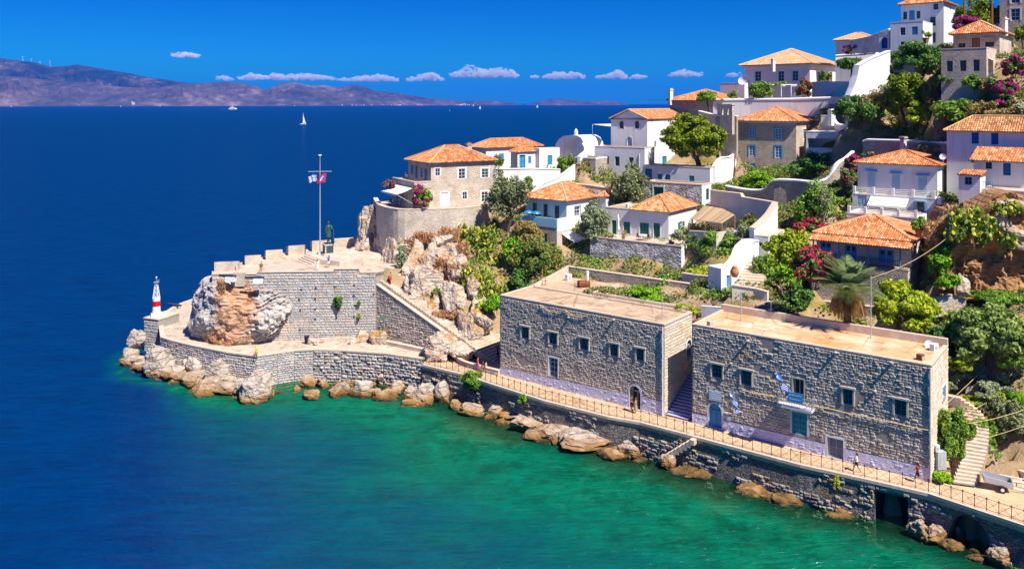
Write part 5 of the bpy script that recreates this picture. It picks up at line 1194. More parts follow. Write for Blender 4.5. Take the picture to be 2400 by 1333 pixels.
wall_face(mb, fc, 0, fc.L, zt_, zb_ - 3, hs_); wall_face(mb, Face(fc.P(fc.L, 0, -.5), fc.P(0, 0, -.5)), 0, fc.L, zt_, zb_ - 3, [dict(h_, u0=fc.L - h_["u1"], u1=fc.L - h_["u0"], depth=.01) for h_ in hs_]); bar(mb, fc, -.1, fc.L + .1, zt_, zt_ + .2, -.6, .1); mb.quad(fc.P(0, zb_ - 3), fc.P(0, zt_), fc.P(0, zt_, -.5), fc.P(0, zb_ - 3, -.5)); mb.quad(fc.P(fc.L, zb_ - 3), fc.P(fc.L, zt_), fc.P(fc.L, zt_, -.5), fc.P(fc.L, zb_ - 3, -.5)); mb.build("wall", m("masonry_warm"), t)
PW("stone_wall", "grey stone wall with white top between pine tree and mansion", [(1640, 262, 156, 330), (1680, 272, 150, 335), (1728, 274, 147, 335)], .5, "masonry_mansion", "whitewash", caph=.15)

# top right of the hill
h = House("house", "tall white house with blue windows and orange roof crowning the hill", "house", 2212, 136, 40, 2112, 2238, 112, 7)
for w in ((2117, 29, 2126, 47), (2148, 27, 2157, 45), (2180, 41, 2193, 62), (2188, 9, 2199, 24)): h.win('L', *w, frame="light_blue_paint", bars=(2, 3))
h.win('L', 2131, 26, 2144, 48, frame="light_blue_paint", shut="light_blue_paint"); h.win('L', 2180, 78, 2193, 102, name="door", frame="light_blue_paint", leaf="light_blue_paint", bars=(2, 2)); h.win('R', 2226, 12, 2229, 24, frame="pale_blue_paint", bars=(1, 2)); h.walls(WP, WP); h.hip(2.0, over=.45); r0 = h.root
k = House("", "", "", 2163, 131, 40, 2087, 2170, 124, 51, root=r0, lb=6)
for w in ((2110, 66, 2122, 84), (2137, 64, 2151, 83)): k.win('L', *w, frame="light_blue_paint", shut="light_blue_paint" if w[0] > 2120 else None)
for w in ((2111, 99, 2123, 116), (2137, 98, 2149, 112)): k.win('L', *w, frame="light_blue_paint", bars=(2, 2))
k.walls("whitewash_shaded", WP, name="lower_wall"); k.flat(par=.1, pmat="whitewash", mat="whitewash")
h = House("house", "low white house with a pale orange roof left of the hilltop house", "house", 2046, 160, 40, 1958, 2064, 132, 93, lb=6, ctrl=False); h.win('L', 1975, 107, 1983, 118, frame="pale_blue_paint"); h.walls(WS, WP, deep=5); h.hip(1.5, over=.35, tile="terracotta_pale")
PW("wall", "white garden wall sloping up to the hilltop house", [(1994, 97, 145, 125), (2040, 88, 141, 122), (2086, 70, 136.5, 120)], .5, WO, "whitewash", caph=.15, ctrl=False, deep=.2)
h = House("gatehouse", "blue arched gate set in a small white wall by the hilltop house", "gate", 2084, 136, 40, 2060, 2087, 120, 84, lb=1.5, ctrl=False); h.win('L', 2066, 89, 2080, 115, arch=True, name="door", frame="blue_paint", leaf="blue_paint", bars=(2, 1)); h.walls(WS, WP, deep=.6); h.flat(par=.1, mat="whitewash", pmat="whitewash")
h = House("house", "two tier brown stone house with orange roof and white chimney, upper right", "house", 2343, 117, 40, 2234, 2430, 120, 78, lb=9)
for w in ((2246, 93, 2263, 113), (2309, 89, 2330, 111)): hh = h.win('L', *w, frame="brown_paint", bars=(2, 1)); mb = MB(); bar(mb, h.fl, hh["u0"] - .1, hh["u1"] + .1, (hh["z0"] + hh["z1"]) / 2, hh["z1"] + .05, .02, .1); mb.build("reed_blind", m("reed"), h.root)
h.win('L', 2278, 90, 2297, 114, name="door", frame="brown_paint", leaf="wood_brown", bars=(2, 1)); h.win('R', 2376, 90, 2386, 114, frame="brown_paint", bars=(2, 2)); h.walls("masonry_mansion", "masonry_warm"); h.hip(2.0, over=.5); h.chimney(2355, 42, 72, .65, 119); r0 = h.root
k = House("", "", "", 2312, 112, 40, 2206, 2385, 186, 114, root=r0, lb=8)
for w in ((2219, 144, 2233, 169), (2250, 143, 2265, 168), (2281, 141, 2296, 168)): k.win('L', *w, frame="brown_paint", bars=(2, 1))
k.walls("masonry_mansion", "masonry_warm", name="lower_wall"); k.flat(par=.15, pmat="coping"); awning(r0, k.fr, 1.0, 4.5, zat(138, 113), .7, 2.0)
h = House("house", "dark stone building with white framed windows cut off at the top right corner", "house", 2455, 124, 40, 2343, 2490, 70, -60, lb=8)
for w in ((2369, -18, 2391, 9), (2369, 21, 2391, 50)): h.win('L', *w, frame="white_paint", bars=(2, 3), surround="white_paint")
h.walls("masonry_mansion"); h.flat(par=.1)

# right edge
h = House("house", "lilac shaded house with deep blue shutters at the right edge", "house", 2445, 101, 40, 2219, 2480, 490, 313, lb=5)
for w in ((2277, 311.5, 2294, 338), (2323, 313, 2340, 340)): h.win('L', *w, frame="blue_paint", shut="blue_paint")
h.win('L', 2276, 359, 2292, 382, frame="blue_paint", bars=(2, 2)); h.walls(WS, WS); h.hip(1.9, over=.35, tile="terracotta_old")
h = House("house", "small white house with tiled lean-to roof and blue door, right edge", "house", 2430, 96, 40, 2282, 2450, 480, 384, lb=4.0)
h.win('L', 2351, 382, 2369, 412, name="door", frame="blue_paint", leaf="blue_paint", bars=(1, 1)); h.win('L', 2310, 380, 2325, 397, frame="blue_paint", bars=(3, 2)); h.walls(WP, WP); h.hip(1.5, kind="shed", over=.5, tile="terracotta"); r0 = h.root
k = House("", "", "", 2297, 94.5, 40, 2247, 2304, 486, 414, root=r0, lb=3); k.win('L', 2261, 416, 2278, 434, frame="light_blue_paint", bars=(2, 2)); k.walls(WP, WP, name="hut_wall"); k.hip(.45, kind="shed", over=.15, name="hut_roof")
k = House("", "", "", 2420, 92, 40, 2298, 2440, 500, 452, root=r0, lb=6); k.walls(WO, WP, name="terrace_wall"); k.flat(par=.1, pmat="whitewash", mat="paving")
mb = MB(); u0 = k.fl.uz(2298, 438)[0]; u1 = k.fl.uz(2325, 440)[0]
for u in np.linspace(max(.05, u0), u1, 7): c_ = k.fl.P(float(u), k.zt, -.2); mb.tube([c_, c_ + Vector((0, 0, .95))], .03, 4)
for z in (.1, .92): mb.tube([k.fl.P(max(.05, u0), k.zt + z, -.2), k.fl.P(u1, k.zt + z, -.2)], .035, 4)
mb.build("gate_rail", m("light_blue_paint"), r0)

h = House("house", "white balconied house with orange roof, railings and a cream awning", "house", 2197, 106, 38, 2010, 2231, 458, 391); r0 = h.root
for w in ((2033, 405, 2052, 442), (2090, 410, 2110, 448), (2151, 415, 2173, 454)): h.win('L', *w, name="window", frame="white_paint", shut="pale_blue_paint", lintel="pale_blue_paint", depth=.12)
h.walls(WS, WP, deep=3); h.hip(1.6, over=.5); h.cornice(h=.35, out=.2)
k = House("", "", "", 2192, 104.2, 38, 1998, 2222, 548, 468, root=r0, lb=10)
k.win('L', 2010, 457, 2031, 483, frame="pale_blue_paint", shut="pale_blue_paint"); k.win('L', 2149, 474, 2166, 497, frame="teal_paint", bars=(2, 3), shut="pale_blue_paint", shut_open=True, lintel="pale_blue_paint"); k.walls(WS, WP, name="lower_wall"); k.flat(par=.12, pmat="white_paint", mat="paving")
rails(r0, k.fl, .05, k.fl.L - .05, k.zt + .1, 5, h=.8, hp=.95)
awning(r0, k.fl, k.fl.uz(2040, 455)[0], k.fl.uz(2130, 462)[0], k.zt - .15, .95, 1.6)
k2 = House("", "", "", 2150, 99.5, 38, 1985, 2160, 556, 514, root=r0, lb=5)
for w in ((2020, 512, 2032, 526), (2087, 519, 2100, 532)): k2.win('L', *w, frame="grey_paint", bars=(2, 3))
k2.walls(WO, WP, name="terrace_wall"); k2.flat(par=.12, pmat="white_paint", mat="paving"); rails(r0, k2.fl, .05, k2.fl.L - .05, k2.zt + .1, 5, h=.75, hp=.9)

# veranda villa
k = House("house", "stone villa with a long orange roof and blue doored veranda above the palm", "house", 2128, 90, 37, 1903, 2178, 700, 634); r0 = k.root
k.win('R', 2133, 668, 2137, 676, frame="grey_paint", bars=(1, 1)); k.win('L', 2058, 662, 2063, 672, frame="grey_paint", bars=(1, 1))
k.walls("masonry_grey", "masonry_warm", name="lower_wall")
fu = Face(k.L + k.dr * 1.7, k.C + k.dr * 1.7); zt_ = zat(572, 90); hs_ = []
for x0, x1, y0, y1 in ((1921, 1950, 565, 600), (1978, 2010, 573, 612), (2055, 2098, 583, 625)):
 hh = fu.hole(x0, y0, x1, y1); hh["depth"] = .15; hh["z0"] = k.zt + .05; hs_.append(hh); o = window(r0, fu, hh, name="door", frame="pale_blue_paint", leaf="light_blue_paint", bars=(2, 1)); mb = MB()
 for q_ in (.3, .7): uu = hh["u0"] + (hh["u1"] - hh["u0"]) * q_; bar(mb, fu, uu - .18, uu + .18, hh["z1"] - .75, hh["z1"] - .3, -.12, -.09)
 mb.build("pane", m("glass_dark"), o)
mb = MB(); wall_face(mb, fu, 0, fu.L, zt_, k.zt - .3, hs_); frr = Face(k.C + k.dr * 1.7, k.R); hr_ = []
for w in ((2145, 583, 2157, 612), (2166, 577, 2174, 602)):
 hh = frr.hole(*w); hh["depth"] = .15; hh["u1"] = min(hh["u1"], frr.L - .1)
 if hh["u1"] - hh["u0"] > .3: hr_.append(hh); window(r0, frr, hh, frame="white_paint", shut="white_paint")
wall_face(mb, frr, 0, frr.L, zt_, k.zt - .3, hr_); mb.build("wall", m("masonry_warm"), r0)
mb = MB(); mb.prism([tuple(p) for p in (k.C, k.R, k.K, k.L)], k.zt - .25, k.zt); mb.build("veranda_floor", m("coping"), r0)
hip(r0, [k.L + k.dr * 1.5, k.C + k.dr * 1.5, k.R, k.K], zt_, 2.0, over=.35)
tb = MB(); e0, e1 = k.fl.P(-.3, zt_ - .55, .35), k.fl.P(k.fl.L + .3, zt_ - .55, .35); s0, s1 = k.fl.P(-.3, zt_ + .02, -1.5), k.fl.P(k.fl.L + .1, zt_ + .02, -1.5)
roof_plane(tb, e0, e1, s0, s1); dk = MB(); dk.add([e0, e1, s1, s0] + [p - Vector((0, 0, .08)) for p in (e0, e1, s1, s0)], ((0, 1, 2, 3), (7, 6, 5, 4), (0, 4, 5, 1), (1, 5, 6, 2), (3, 2, 6, 7), (0, 3, 7, 4))); o = dk.build("veranda_roof", m("wood_brown"), r0); tb.build("tiles", m("terracotta"), o, kind="stuff")
for px in (1899, 1965, 2034, 2109):
 u = min(max(k.fl.uz(px, 600)[0], .12), k.fl.L - .12); mb = MB(); c_ = k.fl.P(u, k.zt, -.15); mb.tube([c_, Vector((c_.x, c_.y, zt_ - .5))], .09, 6); mb.build("post", m("light_blue_paint"), r0)
mb = MB(); u0 = k.fl.uz(2012, 610)[0]
for u in np.linspace(u0, k.fl.L - .1, 26): c_ = k.fl.P(float(u), k.zt, -.15); mb.tube([c_, c_ + Vector((0, 0, .85))], .022, 4)
for z in (.08, .85): mb.tube([k.fl.P(u0, k.zt + z, -.15), k.fl.P(k.fl.L - .1, k.zt + z, -.15), k.fr.P(1.5, k.zt + z, -.1)], .035, 4)
mb.build("veranda_rail", m("brown_paint"), r0); VV = k

# white topped walls winding between the houses
PW("wall", "curving grey stone wall with a thick white top below the mansion", [(1703, 439, 133, 470), (1750, 447, 130, 480), (1786, 448, 128, 485), (1800, 440, 127, 490), (1816, 425, 126, 500), (1860, 425, 124, 500), (1908, 430, 121.5, 500)], .6, "masonry_grey", "white_paint", sm=3, caph=.3)
PW("wall", "white rounded wall top sweeping uphill right of the dark green bush", [(1908, 430, 121.5, 460), (1935, 422, 121.5, 450), (1950, 404, 121.5, 435), (1962, 385, 122, 420), (1980, 374, 123, 410), (1998, 358, 124, 390)], .5, "masonry_grey", "white_paint", sm=3, caph=.25)
PW("wall", "white capped terrace wall with a curled end under the pine grove", [(1958, 284, 141, 310), (1964, 294, 140.5, 312), (1990, 297, 138, 318), (2060, 299, 132, 322), (2132, 300, 127, 325), (2141, 308, 126, 330)], .5, WO, "white_paint", sm=2, caph=.3)
PW("wall", "rough stone terrace wall with white top behind the balconied house", [(2024, 334, 122, 365), (2034, 330, 121.5, 365), (2110, 332, 118, 368), (2222, 338, 113, 372)], .5, "masonry_grey", "white_paint", caph=.25)
t = thing("pillar", "square white pillar rising from the rough stone terrace wall", "pillar", at(2118, 365, 116)); mb = MB(); mb.cbox(at(2117, 366, 116), .7, .6, 2.3, .6); mb.build("shaft", m(WO), t); mb = MB(); mb.cbox(at(2117, 325.5, 116), .95, .85, .25, .6); mb.build("cap", m("masonry_mansion"), t)
# ---------------------------------------------------------------- rocks
def CP(px, py, D): p = at(px, py, D); CTRL.append((p.x, p.y, p.z))
for c_ in ((2240, 1000, 80), (2240, 930, 83), (2300, 930, 82), (2380, 905, 81.5), (2300, 850, 84.5), (2400, 850, 83), (2300, 760, 87.5), (2400, 720, 86.5), (2235, 790, 86), (2130, 745, 92), (1800, 725, 102), (1900, 735, 98), (2000, 745, 95), (2060, 705, 93), (2185, 695, 88.5), (2240, 695, 88),
           (2250, 705, 91), (2400, 705, 91.5), (2340, 705, 91), (2290, 705, 91), (2230, 492, 97), (2330, 484, 97), (2400, 490, 97), (2200, 575, 93), (2190, 645, 90), (2060, 185, 140), (2100, 205, 134), (2200, 205, 124), (2150, 245, 126), (2050, 255, 136), (2250, 262, 121), (2350, 270, 119), (2050, 292, 128), (2200, 305, 115), (2150, 190, 130), (2300, 215, 115), (2390, 235, 115),
           (1750, 545, 112), (1850, 565, 108), (1900, 505, 112), (1950, 475, 112), (1850, 645, 100), (1920, 690, 96), (1680, 610, 110), (1640, 630, 110), (1200, 565, 125), (1250, 625, 120), (1180, 645, 120), (1300, 645, 118), (1120, 625, 122), (1180, 745, 110), (1390, 565, 122), (1350, 605, 118), (1480, 505, 130), (1450, 560, 122),
           (870, 600, 133), (930, 640, 124), (1000, 690, 119), (1900, 402, 131), (1950, 400, 129), (1990, 392, 127), (1930, 382, 133), (1740, 426, 140), (1800, 426, 140), (1855, 426, 141), (1060, 720, 115.5), (1120, 765, 112), (1000, 600, 125), (1060, 620, 122), (1100, 700, 116)): CP(*c_)
CTRL += [(-30, 143.5, 7), (-22, 146, 8), (-36, 141, 5), (-17, 150, 8), (-26, 139, 13.4), (-20, 137, 13.6), (-18, 130, 13.8), (39, 86, 6.5), (44, 88, 8), (34, 99, 12.5), (28, 101, 12)]
def rock_verts(c, rad, seed, sub=4, cuts=14, rough=.10, tilt=.0, strata=0):
 v, f = ICO[sub]; r = np.random.RandomState(seed)
 n = r.normal(size=(cuts, 3)); n /= np.linalg.norm(n, axis=1)[:, None]; h = r.uniform(.55, .98, cuts)
 dn = v @ n.T; rr = np.where(dn > .05, h[None, :] / np.maximum(dn, .05), 9).min(1); rr = np.minimum(rr, 1.12)
 q = v * rr[:, None]
 off = Vector((seed * 1.37, seed * .71, seed * .33))
 sc = 1.7
 nn = np.array([noise.fractal(Vector(p) * sc + off, .7, 2.1, 5) for p in q.tolist()]);
 q = q * (1 + rough * nn)[:, None]
 if strata:
  ax = np.array((.25, -.2, 1.0)); ax /= np.linalg.norm(ax); t = (q @ ax) * strata + nn * 1.2; q = q * (1 + .045 * (np.abs((t % 1) - .5) * 2 - .5))[:, None]
 a = r.uniform(0, 6.28); ca, sa = math.cos(a), math.sin(a)
 q = np.stack([q[:, 0] * ca - q[:, 1] * sa, q[:, 0] * sa + q[:, 1] * ca, q[:, 2]], 1)
 return q * np.array(rad) + np.array(c), f
def boulder(box, D, label, seed, mat="rock", group=None, cat="boulder", name="boulder", depth=.9, cuts=14, sub=4, rough=.12, sink=.15, strata=0):
 x0, x1, y0, y1 = box; w, h = (x1 - x0) / F * D, (y1 - y0) / F * D
 c = at((x0 + x1) / 2, (y0 + y1) / 2, D); rad = (w / 2 * 1.08, (w + h) / 4 * depth, h / 2 * (1 + sink))
 v, f = rock_verts((c.x, c.y, c.z - h * sink / 2), rad, seed, sub, cuts, rough, strata=strata)
 mb = MB(); mb.v = [tuple(p) for p in v]; mb.f = list(f); mb.m = [0] * len(f)
 return mb.build(name, m(mat), label=label, cat=cat, group=group)
GW = "boulders along the waterline"; SMALLB = iter(["small dark edged boulder between the tall pale grey boulder and the quay wall", "little pointed boulder left of the huge pale boulder", "small boulder behind the low cracked one, touching the quay wall", "middling grey boulder left of the two toned boulder", "narrow boulder right of the pale split boulder", "small boulder left of the large slanting tan one"])
SHB = [((302, 338, 772, 815), "tan leaning boulder highest at the left tip, beside the beacon's pier"), ((291, 322, 814, 845), "small jagged boulder sticking out furthest left of the tip"), ((297, 349, 836, 885), "pale knobbly boulder under the leaning tan one at the tip"),
       ((282, 350, 874, 914), "golden stained boulder at the water's edge, furthest left"), ((345, 412, 808, 905), "tall pale grey boulder between the beacon pier and the quay wall"), ((420, 448, 842, 882), None), ((434, 478, 827, 885), "upright grey boulder standing against the shaded curve of the quay wall"), ((484, 534, 836, 900), "wedge shaped boulder with one shaded face against the quay wall"),
       ((420, 482, 880, 925), "pale cracked boulder just above the broad slab"), ((444, 556, 884, 952), "broad pale layered slab of rock dipping into the water"), ((400, 446, 905, 943), "low golden brown boulder half in the water left of the broad slab"), ((546, 638, 872, 960), "huge pale boulder at the foot of the quay wall, biggest of all"), ((509, 531, 893, 924), None),
       ((637, 680, 917, 948), "low cracked boulder right beside the huge pale boulder"), ((678, 712, 908, 944), None), ((706, 748, 880, 916), "rounded grey boulder resting high against the rubble wall"), ((704, 748, 912, 945), "brown wet boulder below the rounded grey one"), ((745, 778, 890, 932), None), ((772, 823, 888, 938), "two toned boulder, pale on top and brown below, in the cove"),
       ((820, 872, 886, 940), "pale split boulder with a diagonal crack and dark water under it"), ((868, 892, 905, 940), None), ((878, 930, 913, 946), "smooth tan boulder lying low right of the split boulder"), ((910, 948, 895, 932), "upright tan boulder behind the smooth low one"), ((945, 975, 905, 945), None), ((962, 1027, 903, 955), "large slanting tan boulder near the end of the rubble wall"),
       ((936, 994, 938, 963), "dark mossy boulder awash in green water"), ((1014, 1062, 900, 952), "sharp edged pale boulder leaning on the shaded sea wall"), ((1052, 1084, 936, 967), "small pointed boulder left of the little tree"), ((1078, 1136, 944, 985), "split tan boulder below the little round tree"), ((1134, 1180, 954, 992), "square edged golden boulder right of the split one")]
SD = {0: 121, 1: 120, 2: 117.5, 3: 114.5, 4: 113.5, 5: 113.8, 6: 112.6, 7: 109.5, 8: 109.5, 9: 106.8, 10: 109.5, 11: 104.6, 12: 107, 13: 106.5, 14: 107, 15: 109.2, 17: 108.6}
for i, (bx, lb) in enumerate(SHB):
 D = SD.get(i) or (HC - SEA + .3) * F / (bx[3] - HZ) + (bx[1] - bx[0]) / F * 110 * .3
 boulder(bx, D, lb or next(SMALLB), 20 + i, group=GW, cuts=8 if i % 2 else 11, rough=.17, strata=(3.5 if i in (9, 8, 4) else 0), sub=5 if bx[1] - bx[0] > 60 else 4)
# ledge of tumbled stones along the east wall
RL = random.Random(77)
LEDGE = [(1178, 992), (1240, 1002), (1300, 1022), (1360, 1036), (1420, 1050), (1480, 1066), (1540, 1085), (1600, 1096), (1680, 1118), (1760, 1142), (1840, 1166), (1920, 1188), (2000, 1205), (2080, 1226), (2160, 1262), (2230, 1290), (2300, 1320)]
GLB = "ledge stones along the foot of the sea wall"
mbst = MB()
WPX = [1200 + F * p.x / p.y for p in EAST]
WD = lambda px: float(np.interp(px, WPX, [p.y for p in EAST]))
for i in range(330):
 px = RL.uniform(1178, 2330); big = px < 1440; r_ = RL.choice((.25, .35, .5, .7, 1.0)) * (1.15 if big else .8); D = WD(px) - RL.uniform(.1, 2.2 if big else 1.2)
 if not big and noise.noise(Vector((px * .02, 3, 1))) < .05: continue
 c = Vector(((px - 1200) / F * D, D, SEA + RL.uniform(-.3, .9 if big else .1)))
 v, f = rock_verts((c.x, c.y, c.z), (r_ * RL.uniform(1, 2.2), r_, r_ * RL.uniform(.4, .8)), 300 + i, 3, 7, .2); mbst.add(v.tolist(), f)
mbst.build("rubble", m("rock"), kind="stuff")
for i, (bx, lb) in enumerate([((1320, 1398, 1004, 1042), "long brown rock ledge end jutting out below the middle of the sea wall"), ((1450, 1500, 1038, 1072), "golden brown rock under the sea wall left of the sea steps"), ((1200, 1290, 978, 1012), "long tan ledge of rock right of the square edged golden boulder"), ((1270, 1345, 1006, 1034), "knobbly ochre rock ledge in the middle of the sea wall's foot"),
  ((1552, 1588, 1060, 1096), "dark rock at the foot of the sea steps"), ((2128, 2176, 1216, 1268), "lumpy orange rock left of the dark sea arch"), ((2168, 2216, 1236, 1280), "smaller orange rock nearest the dark sea arch"), ((2234, 2274, 1240, 1288), "pale pinnacle of rock inside the mouth of the sea arch"), ((2316, 2360, 1284, 1322), "round barnacled boulder right of the sea arch")]):
 D = WD((bx[0] + bx[1]) / 2) - (1.0 if i != 7 else -1.2); boulder(bx, D, lb, 150 + i, group=GLB, cat="rock", cuts=9, rough=.24, strata=3)
mb = MB(); RF = random.Random(3)                                              # the rubble tumbled from the wall above the cove
for i in range(70):
 px = RF.uniform(735, 985); D = 109.5 + RF.uniform(-1.6, .5); c = at(px, RF.uniform(885, 925), D); r_ = RF.uniform(.2, .5); v, f = rock_verts(c, (r_ * 1.3, r_, r_), 700 + i, 2, 10, .1); mb.add(v.tolist(), f)
for i in range(110):
 px = RF.uniform(300, 600); D = float(np.interp(px, [300, 350, 420, 500, 600], [119, 116, 112.5, 110, 106])) + RF.uniform(-2.5, 1.5); c = Vector(((px - 1200) / F * D, D, SEA + RF.uniform(-.3, 1.0))); r_ = RF.uniform(.4, 1.1); v, f = rock_verts(c, (r_ * RF.uniform(1, 1.9), r_, r_ * RF.uniform(.6, 1)), 900 + i, 3, 7, .18); mb.add(v.tolist(), f)
mb.build("tumbled_stones", m("rock"), kind="stuff")

# rocks of the hillside between terrace and cliff house
GH = "rocks on the slope below the cliff house"
for i, (bx, D, lb) in enumerate([((836, 898, 492, 596), 136.5, "tall slanting rock spire under the cliff house wall, next to the sea"), ((874, 936, 520, 596), 133, "shaded rock buttress streaked with rust beside the spire"), ((842, 886, 542, 590), 134, "pale block of rock at the end of the parapet wall"), ((936, 974, 540, 566), 127, "rounded pale rock tucked under the retaining wall"), ((938, 970, 560, 582), 126.5, "rock under the rounded pale one, dry grass round it"),
  ((895, 940, 568, 650), 127.5, "tall split slab of rock above the stairs"), ((820, 850, 584, 608), 133, "low broken rock beside the statue platform"), ((948, 1000, 575, 650), 122.5, "large pale rock face above the stairs, left half"), ((985, 1030, 570, 640), 123, "pale rock face right of the big one, dry grass between"), ((962, 1026, 625, 706), 119.8, "biggest low rock bulging over the stairs"), ((1012, 1054, 540, 575), 126, "grey rock standing at the foot of the retaining wall's corner"),
  ((1028, 1096, 560, 622), 123.5, "wide tilted pale rock left of the cactus"), ((1020, 1050, 612, 652), 121.2, "narrow slanting rock in dry orange grass"), ((1050, 1090, 600, 650), 121, "pale tilted slab touching the cactus"), ((1028, 1060, 652, 688), 118.6, "small pale rock in the orange grass gully"), ((1005, 1033, 692, 724), 117, "round grey stone right at the edge of the stairs"), ((1034, 1086, 674, 728), 116.6, "large smooth pale boulder below the grassy gully"),
  ((1070, 1128, 728, 786), 113.2, "bright white rock slope at the foot of the big cactus"), ((1000, 1060, 783, 830), 109.6, "round pale boulder at the bottom end of the stair wall"), ((1055, 1106, 798, 830), 109.2, "low pale boulder beside the people on the plaza"), ((832, 868, 768, 808), 117.2, "pale rock against the bastion's right foot"), ((864, 912, 764, 806), 116.8, "pale boulder under the green lamp post"), ((818, 850, 790, 808), 116.4, "flat low rock at the bastion's foot"), ((720, 754, 789, 808), 116, "rock beside the dark litter bin"), ((900, 932, 640, 690), 122.5, "shadowed rock beside the top of the stairs"), ((1092, 1130, 640, 700), 117.5, "rock half hidden behind the cactus"), ((1100, 1150, 690, 745), 114.5, "rock at the cactus foot above the plaza")]):
 w_, h_ = bx[1] - bx[0], bx[3] - bx[2]; e = .10 if i not in (18, 19, 20, 21, 22, 23) else 0; bx = (bx[0] - w_ * e, bx[1] + w_ * e, bx[2] - h_ * e * .4, bx[3] + h_ * e)
 boulder(bx, D, lb, 400 + i, mat="rock_hill", group=GH, cat="rock", cuts=14, rough=.19, depth=1.5, sub=5, sink=.5, strata=(2.5 if i % 3 == 0 else 0))

# the outcrop under the terrace
def outcrop():
 v, f = ICO[6]; q = np.sign(v) * np.abs(v) ** .72; off = Vector((4, 9, 2))
 r = np.random.RandomState(5); n = r.normal(size=(26, 3)); n /= np.linalg.norm(n, axis=1)[:, None]; h = r.uniform(.80, 1.1, 26)
 dn = q @ n.T; rr = np.where(dn > .05, h[None] / np.maximum(dn, .05), 9).min(1); q = q * np.minimum(rr, 1.0)[:, None]
 W_ = q * np.array((8.3, 6.6, 6.1)) + np.array((-37.9, 121.3, 8.2))
 out = []
 for p, d in zip(W_.tolist(), v.tolist()):
  P = Vector(p); a = noise.fractal(P * .30 + off, .8, 2.1, 6); b = noise.fractal(P * 1.0 + off, .8, 2.1, 4)
  right = max(0, min(1, (p[0] + 38.5) / 4)); t = (p[2] * .95 + p[0] * -.34 + a * 1.2) * 1.25
  lay = (abs((t % 1) - .35) - .3) * (.25 + .85 * right)
  k = a * .9 + b * .22 + lay
  P = P + Vector((d[0], d[1], d[2] * .4)) * k; P.z = min(P.z, 13.25 + b * .25 - .10 * max(0, -38 - P.x)); out.append(tuple(P))
 mb = MB(); mb.v = out; mb.f = list(f); mb.m = [0] * len(f)
 return mb.build("rock_outcrop", m("rock_grey"), label="great grey layered rock outcrop under the terrace, patched with dry orange growth", cat="outcrop")
OUTC = outcrop()
# quarried brown cliff under the right hand houses
def cliff():
 nu, nv = 60, 40; vs = []
 for i in range(nu):
  for j in range(nv):
   u, t = i / (nu - 1), j / (nv - 1); px = 2196 + u * 330; top = 478 + 26 * math.sin(u * 9) + (90 * max(0, .12 - u) / .12); py = top + (705 - top) * t
   a = noise.fractal(Vector((u * 6, t * 4, 1)), .8, 2, 5); D = 90.3 - 2.6 * t * (1 if t < .4 else 1) + a * 1.0 + (2.5 if .42 < t < 1 else .0) * min(1, (t - .42) * 8) * (1 if .12 < u < .98 else .3)
   vs.append(tuple(at(px, py, D)))
 fs = [(i * nv + j, (i + 1) * nv + j, (i + 1) * nv + j + 1, i * nv + j + 1) for i in range(nu - 1) for j in range(nv - 1)]
 base = len(vs); vs2 = [(x + (1.5), y + 7, z) for x, y, z in vs]; mb = MB(); mb.v = vs + vs2; mb.f = fs + [tuple(base + k for k in reversed(q)) for q in fs]
 for j in range(nv - 1): mb.f.append((j, j + 1, base + j + 1, base + j)); a = (nu - 1) * nv; mb.f.append((a + j, a + j + 1, base + a + j + 1, base + a + j))
 for i in range(nu - 1): mb.f.append((i * nv, (i + 1) * nv, base + (i + 1) * nv, base + i * nv)); k = nv - 1; mb.f.append((i * nv + k, (i + 1) * nv + k, base + (i + 1) * nv + k, base + i * nv + k))
 mb.m = [0] * len(mb.f); return mb.build("cliff", m("rock_brown"), fix=True, label="brown undercut earth cliff below the houses at the right edge", cat="cliff")
cliff()
for i, (bx, D, lb) in enumerate([((2196, 2250, 492, 540), 90, "jumble of pale rock at the left top of the brown cliff"), ((2325, 2372, 500, 545), 89.3, "rounded pale rock on the brown cliff's lip"), ((2350, 2410, 528, 575), 88.8, "smooth grey rock overhanging the brown cliff at the right edge"), ((2236, 2275, 648, 700), 87.4, "pale rock at the foot of the brown cliff"), ((2330, 2420, 462, 500), 90.4, "rocky lip under the white terrace at the right edge")]):
 boulder(bx, D, lb, 520 + i, mat="rock_hill", group="rocks of the brown cliff", cat="rock", cuts=16, rough=.2, sub=4)
# dry stone terraces in the lower right garden
for (a, lb) in (([(2262, 905, 83, 918), (2300, 900, 82.6, 915), (2350, 906, 82, 920)], "short dry stone terrace wall above the grey shrubs"), ([(2330, 935, 80.6, 948), (2370, 926, 80.8, 940), (2420, 922, 80.4, 938)], "low dry stone terrace wall at the right edge of the garden"), ([(2180, 700, 87.4, 720), (2230, 690, 87.4, 718), (2262, 700, 87.2, 725)], "crumbling stone wall under the brown cliff")):
 PW("garden_wall", lb, a, .5, "masonry_warm", None, deep=1.0)
PW("garden_wall", "ruined peaked wall end beside the yellow green pine", [(2052, 770, 88, 800), (2066, 748, 88.5, 800), (2078, 737, 89, 800), (2092, 740, 89.5, 800)], .5, "cream_plaster", None)
t = thing("garden_steps", "curving sandy steps climbing beside the right hand building", "steps", gz(2262, 1140, ZP))
SX = [(px, py, 4.5 + 4.9 * k / 13) for k, (px, py) in enumerate(((2262, 1136), (2268, 1120), (2275, 1104), (2282, 1087), (2288, 1070), (2292, 1053), (2296, 1036), (2298, 1019), (2298, 1002), (2294, 984), (2286, 968), (2273, 953), (2255, 940), (2236, 928)))]
for i, (px, py, z) in enumerate(smooth_path(SX, 2)):
 c = gz(px - 6, py, z); mb = MB(); mb.cbox(c - Vector((0, 0, .9)), 1.75, .62, .9, -.35 - .012 * i); mb.build("step", m("coping"), t); CTRL.append((c.x, c.y, z - .45))
